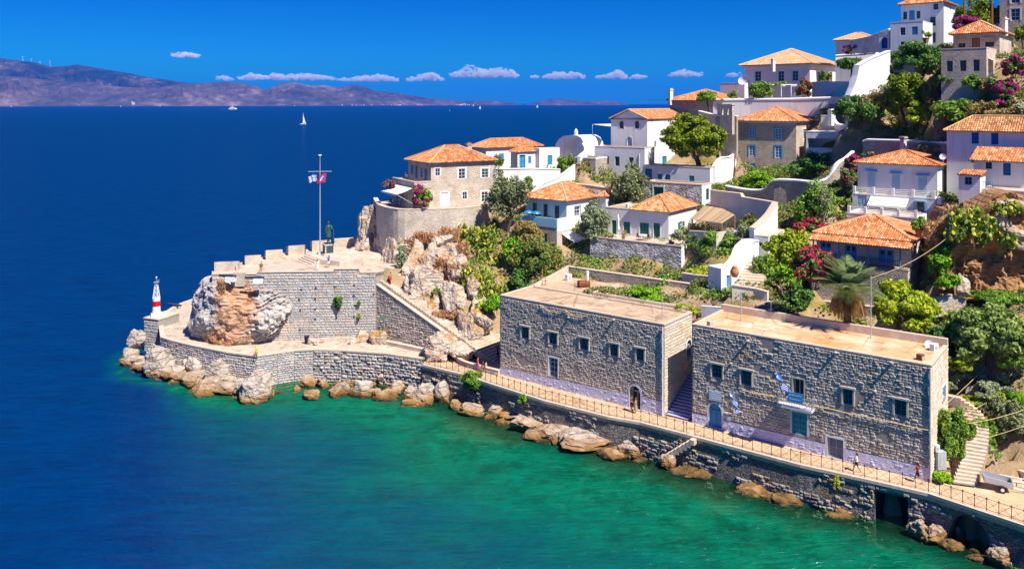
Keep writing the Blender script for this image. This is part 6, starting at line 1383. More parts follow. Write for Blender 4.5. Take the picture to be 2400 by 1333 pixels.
PW("garden_wall", "L shaped low stone wall by the grey trailer", [(2268, 1085, 76.3, 1128), (2276, 1082, 77, 1120), (2318, 1078, 78, 1110), (2324, 1080, 77.5, 1112), (2420, 1112, 73.5, 1135)], .4, "masonry_warm", "coping", caph=.05, capw=.02, deep=.5)
CTRL += [tuple(gz(2360, 1075, 5.9)), tuple(gz(2400, 1060, 6.0)), tuple(gz(2330, 1060, 6.1)), tuple(gz(2350, 1120, 4.4))]
# ---------------------------------------------------------------- hillside ground
CTRL += [(-15, 126, 14), (-10, 130, 17), (-12, 120, 11), (-6, 118, 9.5), (-2, 112, 6.5), (0, 118, 9)]
LAND = [(64, 48), (56, 54), (41.5, 68), (36.6, 73), (18, 86.2), (4.5, 95.5), (-10.8, 109), (-22, 113), (-34, 111), (-46, 118), (-51, 126), (-50, 138), (-44, 142), (-26, 142), (-20, 149), (-8, 154), (0, 162), (15, 170), (30, 178), (40, 190), (60, 205), (90, 215), (150, 220), (150, 48)]
def inside(P, poly):
 x, y = P[:, 0], P[:, 1]; c = np.zeros(len(P), bool); n = len(poly)
 for i in range(n):
  (x0, y0), (x1, y1) = poly[i], poly[i - 1]
  with np.errstate(divide='ignore', invalid='ignore'): c ^= ((y0 > y) != (y1 > y)) & (x < (x1 - x0) * (y - y0) / (y1 - y0 + 1e-12) + x0)
 return c
def ground_z(x, y):
 C = np.array(CTRL); d2 = (C[:, 0] - x) ** 2 + (C[:, 1] - y) ** 2 + .3; w = d2 ** -1.6; return float((w * C[:, 2]).sum() / w.sum())
def make_ground():
 xs, ys = np.arange(-60, 150, 1.0), np.arange(46, 222, 1.0); X, Y = np.meshgrid(xs, ys); P = np.stack([X.ravel(), Y.ravel()], 1)
 C = np.array(CTRL); Z = np.zeros(len(P))
 for i in range(0, len(P), 4000):
  q = P[i:i + 4000]; d2 = ((q[:, None, :] - C[None, :, :2]) ** 2).sum(2) + .3; w = d2 ** -1.6; Z[i:i + 4000] = (w * C[:, 2]).sum(1) / w.sum(1)
 nzv = np.array([noise.fractal(Vector((x * .35, y * .35, 3)), .9, 2.0, 4) for x, y in P]); Z += nzv * .35
 ins = inside(P, LAND); d = seg_dist(P, LAND + [LAND[0]]);
 qd = seg_dist(P, [(p.x, p.y) for p in list(reversed(TIP)) + list(reversed(WEST)) + EAST])
 Z = np.where((P[:, 0] < -33) & (P[:, 1] > 134), np.minimum(Z, 4), Z); Z = np.where((P[:, 0] < -20) & (P[:, 1] > 140.5), np.minimum(Z, 8), Z)
 Z = np.where(qd < 9, 4.2, Z); Z = np.where(inside(P, [tuple(p[:2]) for p in (h1.L, h1.C, h1.R, h1.K)]) | inside(P, [tuple(p[:2]) for p in (h2.L, h2.C, h2.R, h2.K)]), 4.2, Z)
 Z = np.where(inside(P, [(-12, 106), (-1, 100), (8, 116), (-4, 116), (-8, 111)]), 4.2, Z); Z = np.where(inside(P, TERR), np.minimum(Z, TZ - .6), Z); Z = np.where((P[:, 0] < -36.5) & (P[:, 1] > 122) & ~inside(P, TERR), np.minimum(Z, 4.2), Z)
 flat = Z < 5.2; Z = np.where(flat & (Z > 3), np.minimum(Z, 4.3), Z)
 Z = np.where(ins, Z, -5.0)
 nx = len(xs); fs = [(j * nx + i, j * nx + i + 1, (j + 1) * nx + i + 1, (j + 1) * nx + i) for j in range(len(ys) - 1) for i in range(nx - 1) if max(Z[j * nx + i], Z[j * nx + i + 1], Z[(j + 1) * nx + i], Z[(j + 1) * nx + i + 1]) > -4.9]
 global GZF
 ZG = Z.reshape(len(ys), nx)
 GZF = lambda x, y: float(ZG[int(min(max(y - ys[0], 0), len(ys) - 1)), int(min(max(x - xs[0], 0), nx - 1))])
 me = bpy.data.meshes.new("ground"); me.from_pydata([(x, y, z) for (x, y), z in zip(P, Z)], [], fs); me.materials.append(m("soil")); me.polygons.foreach_set("use_smooth", [True] * len(fs))
 tag(link("ground", me), kind="structure")
make_ground()
# ---------------------------------------------------------------- plants
def quad_mesh(name, V, mat, parent=None, **pr):
 V = np.asarray(V, np.float32); n = len(V); o0 = OFF[parent] if parent is not None else Vector((float(V[:, :, 0].mean()), float(V[:, :, 1].mean()), float(V[:, :, 2].min())))
 k = V.shape[1]; me = bpy.data.meshes.new(name); me.vertices.add(n * k); me.vertices.foreach_set("co", (V.reshape(-1, 3) - np.array(o0, np.float32)).ravel())
 me.loops.add(n * k); me.loops.foreach_set("vertex_index", np.arange(n * k, dtype=np.int32)); me.polygons.add(n)
 me.polygons.foreach_set("loop_start", np.arange(0, n * k, k, dtype=np.int32)); me.polygons.foreach_set("loop_total", np.full(n, k, np.int32)); me.materials.append(m(mat) if isinstance(mat, str) else mat); me.update(calc_edges=True); me.validate()
 o = link(name, me, parent, None if parent is not None else o0); OFF[o] = o0; return tag(o, **pr)
def leaves(P, N, size, rs, asp=1.7, droop=0.0, jit=.7):
 n = len(P); d = N + rs.normal(size=(n, 3)) * jit; d /= np.linalg.norm(d, axis=1)[:, None] + 1e-9
 a = rs.normal(size=(n, 3)); a[:, 2] -= droop; a -= (a * d).sum(1)[:, None] * d; a /= np.linalg.norm(a, axis=1)[:, None] + 1e-9; b = np.cross(d, a)
 s = size * rs.uniform(.55, 1.3, n)[:, None]; L_ = a * s * asp / 2; W_ = b * s / 2
 return np.stack([P - L_ * .9, P + W_ - L_ * .1, P + L_, P - W_ - L_ * .1], 1)
def crown_pts(c, rad, n, rs, clumps=26, cr=.34, shell=.55, flat=0.0, dome=False):
 c, rad = np.array(c), np.array(rad)
 k = rs.normal(size=(clumps * 4, 3)); k /= np.linalg.norm(k, axis=1)[:, None]
 if dome: k[:, 2] = np.abs(k[:, 2]) * 1.15 - .25
 k = k[k[:, 2] > -.75][:clumps] if not dome else k[:clumps]
 k = k * (rs.uniform(shell, .92, len(k)) * rs.uniform(.8, 1.08, len(k)))[:, None]
 r_ = cr * rs.uniform(.6, 1.3, len(k)); pick = rs.randint(0, len(k), n)
 d = rs.normal(size=(n, 3)); d /= np.linalg.norm(d, axis=1)[:, None]; d[:, 2] = d[:, 2] * (1 - flat) + flat * .2
 q = k[pick] + d * (r_[pick] * rs.uniform(.55, 1.05, n))[:, None]
 N = d * .7 + k[pick] * .5 + np.array((0, 0, .25))
 q[:, 2] = np.maximum(q[:, 2], -1.0); return c + q * rad, N
def limb_tree(root, base, top, spread, rad, seed, r0, mat="bark", nl=5, name="trunk"):
 r = random.Random(seed); mb = MB(); base, top = Vector(base), Vector(top); mid = base.lerp(top, .5) + Vector((r.uniform(-.15, .15), r.uniform(-.1, .1), 0)) * (top - base).length
 mb.tube([base - Vector((0, 0, .4)), base.lerp(mid, .5), mid, top], [r0 * 1.25, r0, r0 * .8, r0 * .55], 7)
 for i in range(nl):
  a = 6.28 * (i + r.random() * .6) / nl; s_ = mid.lerp(top, r.uniform(.1, .9)); e = s_ + Vector((math.cos(a) * spread[0] * .7, math.sin(a) * spread[1] * .7, spread[2] * r.uniform(.2, .7)))
  mb.tube([s_, s_.lerp(e, .5) + Vector((0, 0, -.05 * spread[2])), e], [r0 * .45, r0 * .3, r0 * .12], 5)
 return mb.build(name, m(mat), root)
PN = [0]
def plant(label, cat, px, py, w, h, D, mat, n=1500, leaf=.24, clumps=26, cr=.34, name=None, tree=None, group=None, shell=.5, dome=False, asp=1.7, droop=0, depth=.85, flowers=None, lean=0, trunk_mat="bark", flat=0, r0=None):
 """centre (px, py), size w x h in photo pixels, at distance D; tree = row of the trunk's foot"""
 PN[0] += 1; rs = np.random.RandomState(PN[0] * 13 + 1); c = at(px, py, D); rx, rz = w / F * D * .56, h / F * D * .55; n = int(n * 1.7); leaf *= 1.12
 foot = at(tree[0], tree[1], D) if tree else Vector((c.x, c.y, c.z - rz))
 nm = name or ("tree" if tree else "shrub"); t = thing(nm, label, cat, foot, group)
 P, N = crown_pts(c, (rx, rx * depth, rz), n, rs, clumps, cr, shell, flat, dome)
 quad_mesh("crown" if tree else "foliage", leaves(P, N, leaf, rs, asp, droop), mat, t)
 if flowers:
  fm, share, fl = flowers; k = int(n * min(.8, share * 2.2)); idx = rs.choice(n, k, replace=False)
  c2 = np.array(c); out = P[idx] - c2; keep = (out / np.array((rx, rx * depth, rz)) ** 1).copy(); rr = np.linalg.norm(keep, axis=1); s_ = rr > .5
  nzv = np.array([noise.noise(Vector(p) * .9) for p in P[idx].tolist()]); s_ &= nzv > -.22
  quad_mesh("blossom", leaves(P[idx][s_] + out[s_] / (np.linalg.norm(out[s_], axis=1)[:, None] + 1e-6) * .12, N[idx][s_], fl * 1.25, rs, 1.1), fm, t)
 if tree: limb_tree(t, foot, Vector((c.x, c.y, c.z + rz * .1)), (rx, rx * depth, rz), rz, PN[0], r0 or max(.08, rx * .075), trunk_mat)
 else:
  mb = MB(); r = random.Random(PN[0])
  for i in range(5):
   a = 6.28 * i / 5; mb.tube([(c.x + math.cos(a) * rx * .08, c.y + math.sin(a) * rx * .08, c.z - rz * 1.15), (c.x + math.cos(a) * rx * .45, c.y + math.sin(a) * rx * .4, c.z + rz * r.uniform(-.1, .4))], [.05, .02], 5)
  mb.build("stem", m(trunk_mat), t)
 return t
# trees and shrubs one can tell apart
plant("big round umbrella pine on the white terrace in front of the church", "pine tree", 1628, 322, 142, 112, 141.5, "leaf_pine", 11000, .23, 130, .19, "pine_tree", (1640, 389), dome=False, shell=.62, asp=2.0, depth=.9, flat=.25, r0=.38)
plant("grey olive tree standing right of the cliff house", "olive tree", 1184, 462, 92, 118, 128, "leaf_olive", 4200, .20, 40, .28, "olive_tree", (1186, 560), asp=2.2)
plant("round grey green olive tree under the white blocks", "olive tree", 1474, 440, 88, 100, 132, "leaf_olive", 4200, .20, 40, .28, "olive_tree", (1474, 505), asp=2.2)
plant("drooping dark tree between the porch house and green shuttered house", "tree", 1392, 520, 74, 92, 121.5, "leaf_sage", 3600, .2, 34, .3, "tree", (1394, 580), asp=2.4, droop=1)
plant("loose brown green shrub below the blue porch", "shrub", 1232, 548, 86, 70, 123, "leaf_dry", 2200, .2, 30, .3)
plant("broad mixed green shrub on the slope above the courtyard wall", "shrub", 1262, 606, 120, 92, 120, "leaf_redgreen", 4200, .22, 44, .28)
plant("bright green shrub left of the mixed shrub, beside the cactus", "shrub", 1205, 590, 52, 62, 121.5, "leaf_bright", 1500, .2, 20, .32)
plant("shadowed dark shrub filling the gully behind the first building", "shrub", 1236, 660, 90, 60, 117.5, "leaf_dark", 1800, .22, 26, .32)
plant("green shrub clinging to the rock above the stairs", "shrub", 944, 614, 36, 64, 122, "leaf_sage", 1300, .17, 18, .34)
plant("bright fern green bush at the corner of the first building", "bush", 1158, 718, 46, 44, 112.5, "leaf_bright", 1500, .17, 18, .34)
plant("caper bush hanging on the tall bastion wall", "bush", 792, 712, 19, 32, 117.6, "leaf_dark", 420, .16, 10, .4)
plant("tiny plant growing high in the bastion wall, right of the hanging bush", "plant", 842, 711, 8, 10, 117.8, "leaf_green", 90, .12, 5, .45)
plant("tiny plant low in the bastion wall, above the green lamp", "plant", 841, 744, 9, 12, 117.8, "leaf_green", 100, .12, 5, .45)
plant("magenta bougainvillea climbing the cliff house corner", "bougainvillea", 988, 463, 46, 54, 126.5, "leaf_bright", 1900, .2, 24, .32, "bougainvillea", flowers=("blossom_magenta", .30, .24))
plant("small red flowered climber behind the cliff house awning", "climber", 914, 436, 24, 22, 133, "leaf_dark", 420, .2, 10, .4, "climber", flowers=("blossom_magenta", .2, .2))
plant("green bush by the terrace wall of the blue doored white house", "bush", 1235, 434, 30, 38, 138, "leaf_green", 800, .2, 14, .36)
plant("green tree in front of the vaulted chapel", "tree", 1325, 386, 42, 52, 146, "leaf_green", 1400, .22, 20, .34, "tree", (1325, 420))
plant("rose bush left of the porch of the blue doored white house", "bush", 1168, 380, 34, 26, 147, "leaf_dark", 600, .2, 12, .36, flowers=("blossom_red", .12, .2))
plant("big leafy garden shrub below the reed shelter", "shrub", 1688, 582, 104, 80, 110.5, "leaf_green", 4200, .2, 40, .28)
plant("grey feathery shrub on the garden wall left of the hut", "shrub", 1742, 552, 56, 58, 109.5, "leaf_sage", 2200, .16, 22, .32)
plant("yellowish low shrub under the terrace block's right wall", "shrub", 1650, 640, 84, 30, 108.5, "leaf_yellow", 1800, .18, 22, .3)
plant("dark shrub behind the reed shelter against the cream wall", "shrub", 1752, 522, 50, 34, 112.5, "leaf_redgreen", 1000, .18, 14, .34)
plant("bright round green bush in the curved white wall's corner", "bush", 1779, 423, 78, 44, 135, "leaf_bright", 2600, .22, 30, .3)
plant("wide dark green tree mass under the white loggia", "tree", 1908, 394, 108, 66, 128.5, "leaf_dark", 4600, .24, 44, .28, "tree", (1908, 428))
plant("tall green tree left of the balconied house", "tree", 1914, 478, 96, 96, 112, "leaf_green", 4600, .22, 44, .28, "tree", (1916, 525))
plant("pale twiggy dead tree in front of the tall green tree", "dead tree", 1940, 462, 36, 60, 109.5, "leaf_sage", 160, .14, 12, .4, "dead_tree", (1932, 505), trunk_mat="dead_wood")
plant("crimson bougainvillea above the veranda villa's roof end", "bougainvillea", 1905, 536, 84, 36, 103, "leaf_dark", 1900, .2, 28, .28, "bougainvillea", flowers=("blossom_red", .34, .24))
plant("large red bougainvillea tumbling in front of the blue veranda", "bougainvillea", 1906, 624, 92, 88, 88.5, "leaf_dark", 4200, .2, 44, .27, "bougainvillea", flowers=("blossom_red", .20, .24))
plant("yellow green bushy tree right of the white hut", "tree", 1842, 592, 96, 100, 102, "leaf_yellow", 4600, .2, 44, .28, "tree", (1842, 648))
plant("green shrub beside the top of the garden steps", "shrub", 1792, 632, 56, 66, 101, "leaf_green", 2000, .18, 24, .3)
plant("broad leaved banana like plant beside the dead branches", "plant", 1846, 652, 50, 60, 97.5, "leaf_bright", 700, .34, 18, .34, asp=2.6)
plant("bare grey dead branches by the palm's left side", "dead tree", 1830, 672, 60, 56, 95, "dry_grass", 60, .1, 12, .4, "dead_tree", (1845, 705), trunk_mat="dead_wood")
plant("wide orange and green shrub behind the second building's roof", "shrub", 1772, 717, 164, 72, 98, "leaf_redgreen", 5600, .2, 60, .24)
plant("dark green creeper right of the orange shrub", "creeper", 1868, 700, 70, 64, 95, "leaf_dark", 2200, .2, 26, .3, "creeper")
plant("round bright bush in the first building's back court", "bush", 1512, 692, 88, 40, 100.5, "leaf_bright", 2800, .2, 34, .28)
plant("ochre grass tuft at the back corner of the first building's roof", "plant", 1612, 724, 46, 20, 95.5, "leaf_yellow", 900, .16, 14, .34)
plant("yellow green pine bush right of the palm", "pine bush", 2122, 722, 150, 112, 86, "leaf_yellow", 7500, .19, 80, .2, "pine_bush", asp=2.2)
plant("huge leafy fig tree filling the slope at the right edge", "fig tree", 2314, 782, 200, 124, 83.5, "leaf_fig", 10000, .26, 90, .2, "fig_tree", (2320, 850))
plant("dark shrub left of the huge fig tree", "shrub", 2205, 800, 58, 76, 84, "leaf_dark", 2400, .2, 28, .3)
plant("upright clipped green hedge bush beside the second building", "hedge", 2234, 1014, 62, 132, 75.5, "leaf_green", 5200, .16, 50, .24, "hedge", depth=.7)
plant("small bright bush at the second building's right corner", "bush", 2205, 1124, 42, 32, 73.6, "leaf_bright", 1300, .15, 16, .36)
plant("round olive tree left of two above the sandy yard", "olive tree", 2314, 1018, 52, 74, 78.5, "leaf_green", 2800, .16, 30, .28, "olive_tree", (2318, 1062), asp=2.0)
plant("wide olive tree at the right edge above the sandy yard", "olive tree", 2374, 1004, 78, 104, 78.5, "leaf_olive", 4600, .16, 44, .26, "olive_tree", (2366, 1064), asp=2.0)
plant("silvery round shrub in the middle of the terraced garden", "shrub", 2314, 916, 66, 44, 81.6, "leaf_sage", 2400, .15, 26, .3)
plant("wide silver olive canopy above the two olive trees", "olive tree", 2356, 960, 96, 56, 80, "leaf_olive", 3600, .16, 40, .27, "olive_tree", (2360, 995), asp=2.0)
for i, (px, py, w, h, D) in enumerate(((2264, 884, 30, 22, 83), (2298, 886, 22, 18, 83), (2346, 884, 34, 24, 82.5), (2366, 918, 30, 22, 81), (2384, 872, 26, 22, 82.5), (2240, 886, 22, 24, 83), (2225, 905, 26, 20, 82))):
 plant(("grey cushion shrub under the fig tree's shade, left of three", "smallest grey cushion shrub, middle of three below the fig tree", "widest grey cushion shrub on the upper garden terrace", "grey cushion shrub on the low terrace wall", "highest grey cushion shrub at the right edge", "grey cushion shrub nearest the second building's back corner", "low grey cushion shrub at the top of the curved steps")[i], "shrub", px, py, w, h, D, "leaf_sage", 600, .14, 12, .36, group="grey cushion shrubs on the garden terraces")
plant("bright green runner of plants edging the curved steps", "plant", 2278, 938, 60, 18, 81.6, "leaf_yellow", 1100, .14, 18, .3)
plant("wide dark crowned tree below the hilltop house", "tree", 2146, 137, 110, 66, 130, "leaf_dark", 5200, .24, 50, .26, "tree", (2165, 176))
plant("yellow green pine in the middle of the hillside grove", "pine tree", 2122, 226, 92, 112, 121, "leaf_pine", 5600, .22, 50, .24, "pine_tree", (2124, 292))
plant("second yellow green pine, lower and further right in the grove", "pine tree", 2150, 268, 64, 50, 118.5, "leaf_yellow", 2600, .2, 30, .28, "pine_tree", (2150, 300))
plant("dark shrub flecked with red flowers left of the grove", "shrub", 2012, 262, 104, 66, 124, "leaf_dark", 4400, .22, 44, .26, flowers=("blossom_red", .03, .2))
plant("russet dry shrub above the flecked dark shrub", "shrub", 2066, 236, 84, 50, 124, "leaf_dry", 2600, .2, 34, .28)
plant("grey brown bare shrub right of the pines", "shrub", 2190, 218, 60, 80, 119, "leaf_dry", 2200, .18, 30, .28)
plant("leafy fig like shrub on the slope above the lilac house", "shrub", 2236, 266, 92, 66, 112.5, "leaf_green", 2800, .24, 36, .28)
plant("brown dry thicket above the lilac house roof", "shrub", 2326, 262, 110, 56, 110, "leaf_dry", 3400, .2, 44, .26)
plant("grey green bush at the right edge above the lilac house", "bush", 2392, 268, 44, 50, 108, "leaf_sage", 1400, .2, 20, .32)
plant("dark green bush under the stone house's lower tier", "bush", 2222, 186, 58, 40, 116, "leaf_dark", 1800, .22, 24, .3)
plant("green bush at the foot of the two tier stone house", "bush", 2286, 198, 52, 42, 113, "leaf_green", 1800, .2, 24, .3)
plant("dark cypress like shrub left of the brown pillar", "shrub", 2305, 222, 28, 60, 111.5, "leaf_dry", 900, .2, 16, .34)
plant("pine tree beside the dark corner building on the skyline", "pine tree", 2296, 40, 88, 84, 131, "leaf_pine", 4800, .24, 46, .26, "pine_tree", (2296, 95))
plant("narrow dark cypress right of the hilltop house", "cypress", 2250, 52, 26, 70, 133, "leaf_dark", 1500, .22, 22, .3, "cypress", (2250, 95))
plant("magenta bougainvillea behind the two tier stone house's roof", "bougainvillea", 2270, 58, 64, 36, 128, "leaf_dark", 1700, .22, 26, .3, "bougainvillea", flowers=("blossom_magenta", .5, .26))
plant("magenta bougainvillea in front of the low hilltop house", "bougainvillea", 2022, 116, 76, 24, 145, "leaf_dark", 1500, .24, 26, .28, "bougainvillea", flowers=("blossom_magenta", .5, .27))
plant("pink flowering tree at the right edge beside the stone house's canopy", "bougainvillea", 2376, 158, 56, 44, 109, "leaf_dark", 1900, .2, 26, .3, "bougainvillea", flowers=("blossom_magenta", .24, .24))
plant("pink bougainvillea below the flowering tree at the right edge", "bougainvillea", 2358, 205, 44, 36, 109, "leaf_dark", 1300, .2, 20, .32, "bougainvillea", flowers=("blossom_magenta", .26, .22))
plant("lowest pink bougainvillea on the right edge, above the brown thicket", "bougainvillea", 2356, 238, 40, 24, 109, "leaf_redgreen", 900, .2, 16, .32, "bougainvillea", flowers=("blossom_magenta", .4, .22))
plant("small round tree hugging the stone house's right edge", "tree", 2394, 78, 26, 36, 112, "leaf_pine", 900, .2, 16, .34, "tree", (2398, 110))
plant("dark green tree beside the broad white house's wall", "tree", 1990, 151, 52, 32, 151, "leaf_dark", 1900, .24, 24, .3, "tree", (1996, 178))
plant("round dark bush on the skyline terrace under the broad white house", "bush", 1784, 212, 56, 44, 160, "leaf_green", 2200, .24, 26, .3)
plant("rusty bougainvillea beside the white pergola", "bougainvillea", 1884, 208, 38, 40, 159, "leaf_redgreen", 1300, .24, 20, .32, "bougainvillea", flowers=("blossom_red", .2, .22))
plant("vine trained over the white pergola", "vine", 1830, 198, 50, 8, 161, "leaf_green", 700, .22, 16, .3, "vine")
plant("climbing yellow flowered plant on the broad white house's sunny wall", "climber", 1936, 182, 26, 28, 161.5, "leaf_green", 500, .2, 10, .38, "climber")
plant("green tree in front of the skyline stone house", "tree", 1658, 228, 54, 24, 157, "leaf_green", 1600, .24, 22, .3, "tree", (1664, 262))
plant("pot plants on the skyline terrace's left end", "plant", 1716, 226, 24, 26, 162, "leaf_green", 400, .22, 8, .4)
plant("green bush squeezed behind the mansion's left wall", "bush", 1716, 305, 22, 34, 148, "leaf_dark", 700, .22, 12, .36)
plant("shrub with pink flowers under the curled white cap", "shrub", 2046, 312, 96, 26, 130, "leaf_dark", 2400, .2, 34, .26, flowers=("blossom_magenta", .05, .2))
plant("dark shrub under the far end of the white capped wall", "shrub", 2124, 318, 44, 30, 124, "leaf_dark", 1300, .2, 20, .3)
plant("hanging green plants on the rough terrace wall", "plant", 2176, 350, 66, 22, 115, "leaf_sage", 1400, .2, 22, .3)
plant("magenta creeper on the sweeping white wall", "bougainvillea", 2000, 384, 46, 32, 118, "leaf_redgreen", 1300, .2, 20, .32, "bougainvillea", flowers=("blossom_magenta", .3, .22))
plant("dark creeper left of the balconied house's upper wall", "creeper", 1985, 420, 34, 50, 112, "leaf_dark", 1200, .2, 20, .32, "creeper", flowers=("blossom_magenta", .08, .2))
plant("light green leafy shrub hanging under the villa's right corner", "shrub", 2200, 615, 50, 64, 89, "leaf_bright", 2000, .2, 26, .3)
plant("dark shrub in the shade of the brown cliff", "shrub", 2212, 585, 36, 44, 89, "leaf_dark", 1700, .2, 24, .3)
plant("green weeds on the bank below the brown cliff", "plant", 2222, 660, 56, 34, 87, "leaf_bright", 1100, .18, 20, .3)
plant("low scrub along the foot of the brown cliff", "shrub", 2340, 696, 130, 24, 86.5, "leaf_green", 2600, .2, 40, .24)
plant("little round tree growing from the rocks against the sea wall", "tree", 1114, 897, 58, 50, 101.5, "leaf_green", 2800, .17, 32, .28, "tree", (1124, 952))
plant("small plant sprouting from the sea wall right of the little tree", "plant", 1224, 938, 16, 26, 95.5, "leaf_bright", 320, .15, 8, .42)
plant("yellow green weed trailing down the right part of the sea wall", "plant", 1962, 1134, 10, 34, 74.6, "leaf_yellow", 320, .13, 10, .4)
plant("large green bush tumbling over the reed shelter garden's left side", "bush", 1628, 566, 34, 34, 112.5, "leaf_green", 900, .18, 14, .36)
plant("white flowered shrub at the green shuttered house's sunny wall", "shrub", 1592, 552, 40, 22, 113.5, "leaf_sage", 700, .17, 12, .36)
for px, py, w, h, D, mt_, lb in ((2262, 962, 40, 30, 81, "leaf_bright", "bright bush at the bend of the curved steps, garden side"), (2340, 936, 54, 24, 80.5, "leaf_yellow", "yellow green bush under the silver olive canopy's left side"), (2386, 934, 50, 30, 80, "leaf_bright", "bright green bush at the right edge above the olives"), (2270, 1010, 30, 40, 77.5, "leaf_green", "green shrub between the hedge and the curved steps"), (2252, 850, 60, 40, 82.5, "leaf_yellow", "yellow green shrub at the foot of the huge fig tree, left side"), (2376, 850, 60, 40, 81.5, "leaf_bright", "bright green shrub at the right edge below the fig tree")):
 plant(lb, "bush", px, py, w, h, D, mt_, 1600, .16, 20, .32)
# palm
def palm():
 D = 86; c = at(1986, 676, D); t = thing("palm_tree", "date palm with grey green fronds above a skirt of dead brown ones", "palm tree", (c.x, c.y, 12.5))
 mb = MB(); mb.tube([(c.x, c.y, 12.3), (c.x, c.y, c.z - 2), (c.x, c.y, c.z)], [.38, .36, .45], 10); mb.build("trunk", m("bark"), t)
 rs = np.random.RandomState(9); meshes = {}
 def frond_mesh(k, dry):
  L_ = (2.0 if dry else 3.3) * rs.uniform(.92, 1.08); n = 34; Q = []
  for i in range(n):
   s = i / (n - 1); x = L_ * s;
   if dry: px_, pz = 1.1 * math.sin(min(s * 2.2, 1.57)) , -2.9 * max(0, s - .25) ** 1.15
   else: px_, pz = x * (1 - .12 * s), -1.25 * s ** 2.4
   P = np.array((px_, 0, pz)); w = (.85 if not dry else .5) * math.sin(math.pi * (.10 + .88 * s)) ** .7
   for sd in (-1, 1):
    tip = P + np.array((.30 if not dry else .1, sd * w, -.18 * w - (.25 if dry else 0))); e = np.array((.05, 0, .015)); Q.append([P - e, P + e, tip + e * .3, tip - e * .3])
   Q.append([P + (-.06, -.03, .01), P + (.08, -.03, 0), P + (.08, .03, 0), P + (-.06, .03, .01)])
  Q = np.array(Q, np.float32); me = bpy.data.meshes.new("frond"); me.from_pydata(Q.reshape(-1, 3).tolist(), [], [tuple(range(4 * i, 4 * i + 4)) for i in range(len(Q))]); me.materials.append(m("palm_dry" if dry else "palm_green")); return me
 G_ = [frond_mesh(k, False) for k in range(4)]; B_ = [frond_mesh(k, True) for k in range(4)]
 for i in range(60):
  el = math.radians(rs.uniform(2, 86)); az = i * 2.4; o = link("frond", G_[i % 4], t, Vector((0, 0, c.z - 12.5 + rs.uniform(-.2, .2)))); s_ = rs.uniform(.95, 1.25); o.scale = (s_, s_, s_); o.rotation_euler = (rs.uniform(-.25, .25), -el, az)
 for i in range(64):
  az = i * 2.4 + .7; o = link("dead_frond", B_[i % 4], t, Vector((0, 0, c.z - 12.6 - rs.uniform(0, .5)))); o.rotation_euler = (rs.uniform(-.15, .15), rs.uniform(-.25, .25), az); s_ = rs.uniform(.85, 1.2); o.scale = (s_, s_, s_)
 rsd = np.random.RandomState(3); P = np.array(c) + rsd.normal(size=(200, 3)) * (.35, .35, .25) + (0, -.2, .1); quad_mesh("date_cluster", leaves(P, rsd.normal(size=(200, 3)), .12, rsd, 1.4), "leaf_yellow", t)
palm()
# prickly pears
def pads(c, rad, n, seed, size=.42):
 rs = np.random.RandomState(seed); P, N = crown_pts(c, rad, n, rs, 60, .26, .35); V = []; F_ = []
 ang = np.arange(8) / 8 * 2 * math.pi
 for p in P:
  a = rs.normal(size=3); a[2] = abs(a[2]) + .8; a /= np.linalg.norm(a); b = np.cross(a, rs.normal(size=3)); b /= np.linalg.norm(b); d = np.cross(a, b); s = size * rs.uniform(.6, 1.1); k = len(V)
  for t in ang: V.append(tuple(p + a * math.cos(t) * s * .62 + b * math.sin(t) * s * .42))
  V.append(tuple(p + d * s * .11)); V.append(tuple(p - d * s * .11))
  for i in range(8): j = (i + 1) % 8; F_.append((k + i, k + j, k + 8)); F_.append((k + j, k + i, k + 9))
 return V, F_
def cactus(label, blobs, seed, group="prickly pear thickets"):
 c0 = at(blobs[0][0], blobs[0][1] + blobs[0][3] / 2, blobs[0][4]); t = thing("prickly_pear", label, "cactus", c0, group); mb = MB()
 for i, (px, py, w, h, D, n) in enumerate(blobs):
  c = at(px, py, D); V, F_ = pads(c, (w / F * D * .58, w / F * D * .5, h / F * D * .58), int(n * 1.6), seed + i, .46); mb.add(V, F_)
 mb.build("pads", m("cactus_pad"), t, kind="stuff"); st_ = MB()
 for i, (px, py, w, h, D, n) in enumerate(blobs):
  c = at(px, py, D); st_.tube([c - Vector((0, 0, h / F * D * .55)), c], [.18, .10], 6)
 st_.build("stem", m("bark"), t)
cactus("upper prickly pear thicket with yellow fruit beside the retaining wall", [(1135, 560, 92, 66, 126, 420), (1095, 548, 44, 44, 127, 110), (1150, 612, 70, 70, 123.5, 300)], 50)
cactus("lower prickly pear thicket spilling down to the plaza", [(1118, 655, 84, 80, 118.5, 420), (1148, 690, 70, 70, 116, 320), (1130, 725, 50, 40, 113.5, 150)], 60)
cactus("big prickly pear thicket on top of the brown cliff", [(2262, 516, 76, 60, 88.6, 380), (2300, 538, 66, 70, 88.2, 380), (2240, 548, 44, 50, 88, 180)], 70)
cactus("prickly pear on the cliff lip, right of the big thicket", [(2366, 492, 66, 36, 88.8, 200)], 80)
cactus("hanging prickly pear lowest on the brown cliff face", [(2364, 568, 40, 44, 87.4, 150)], 90)
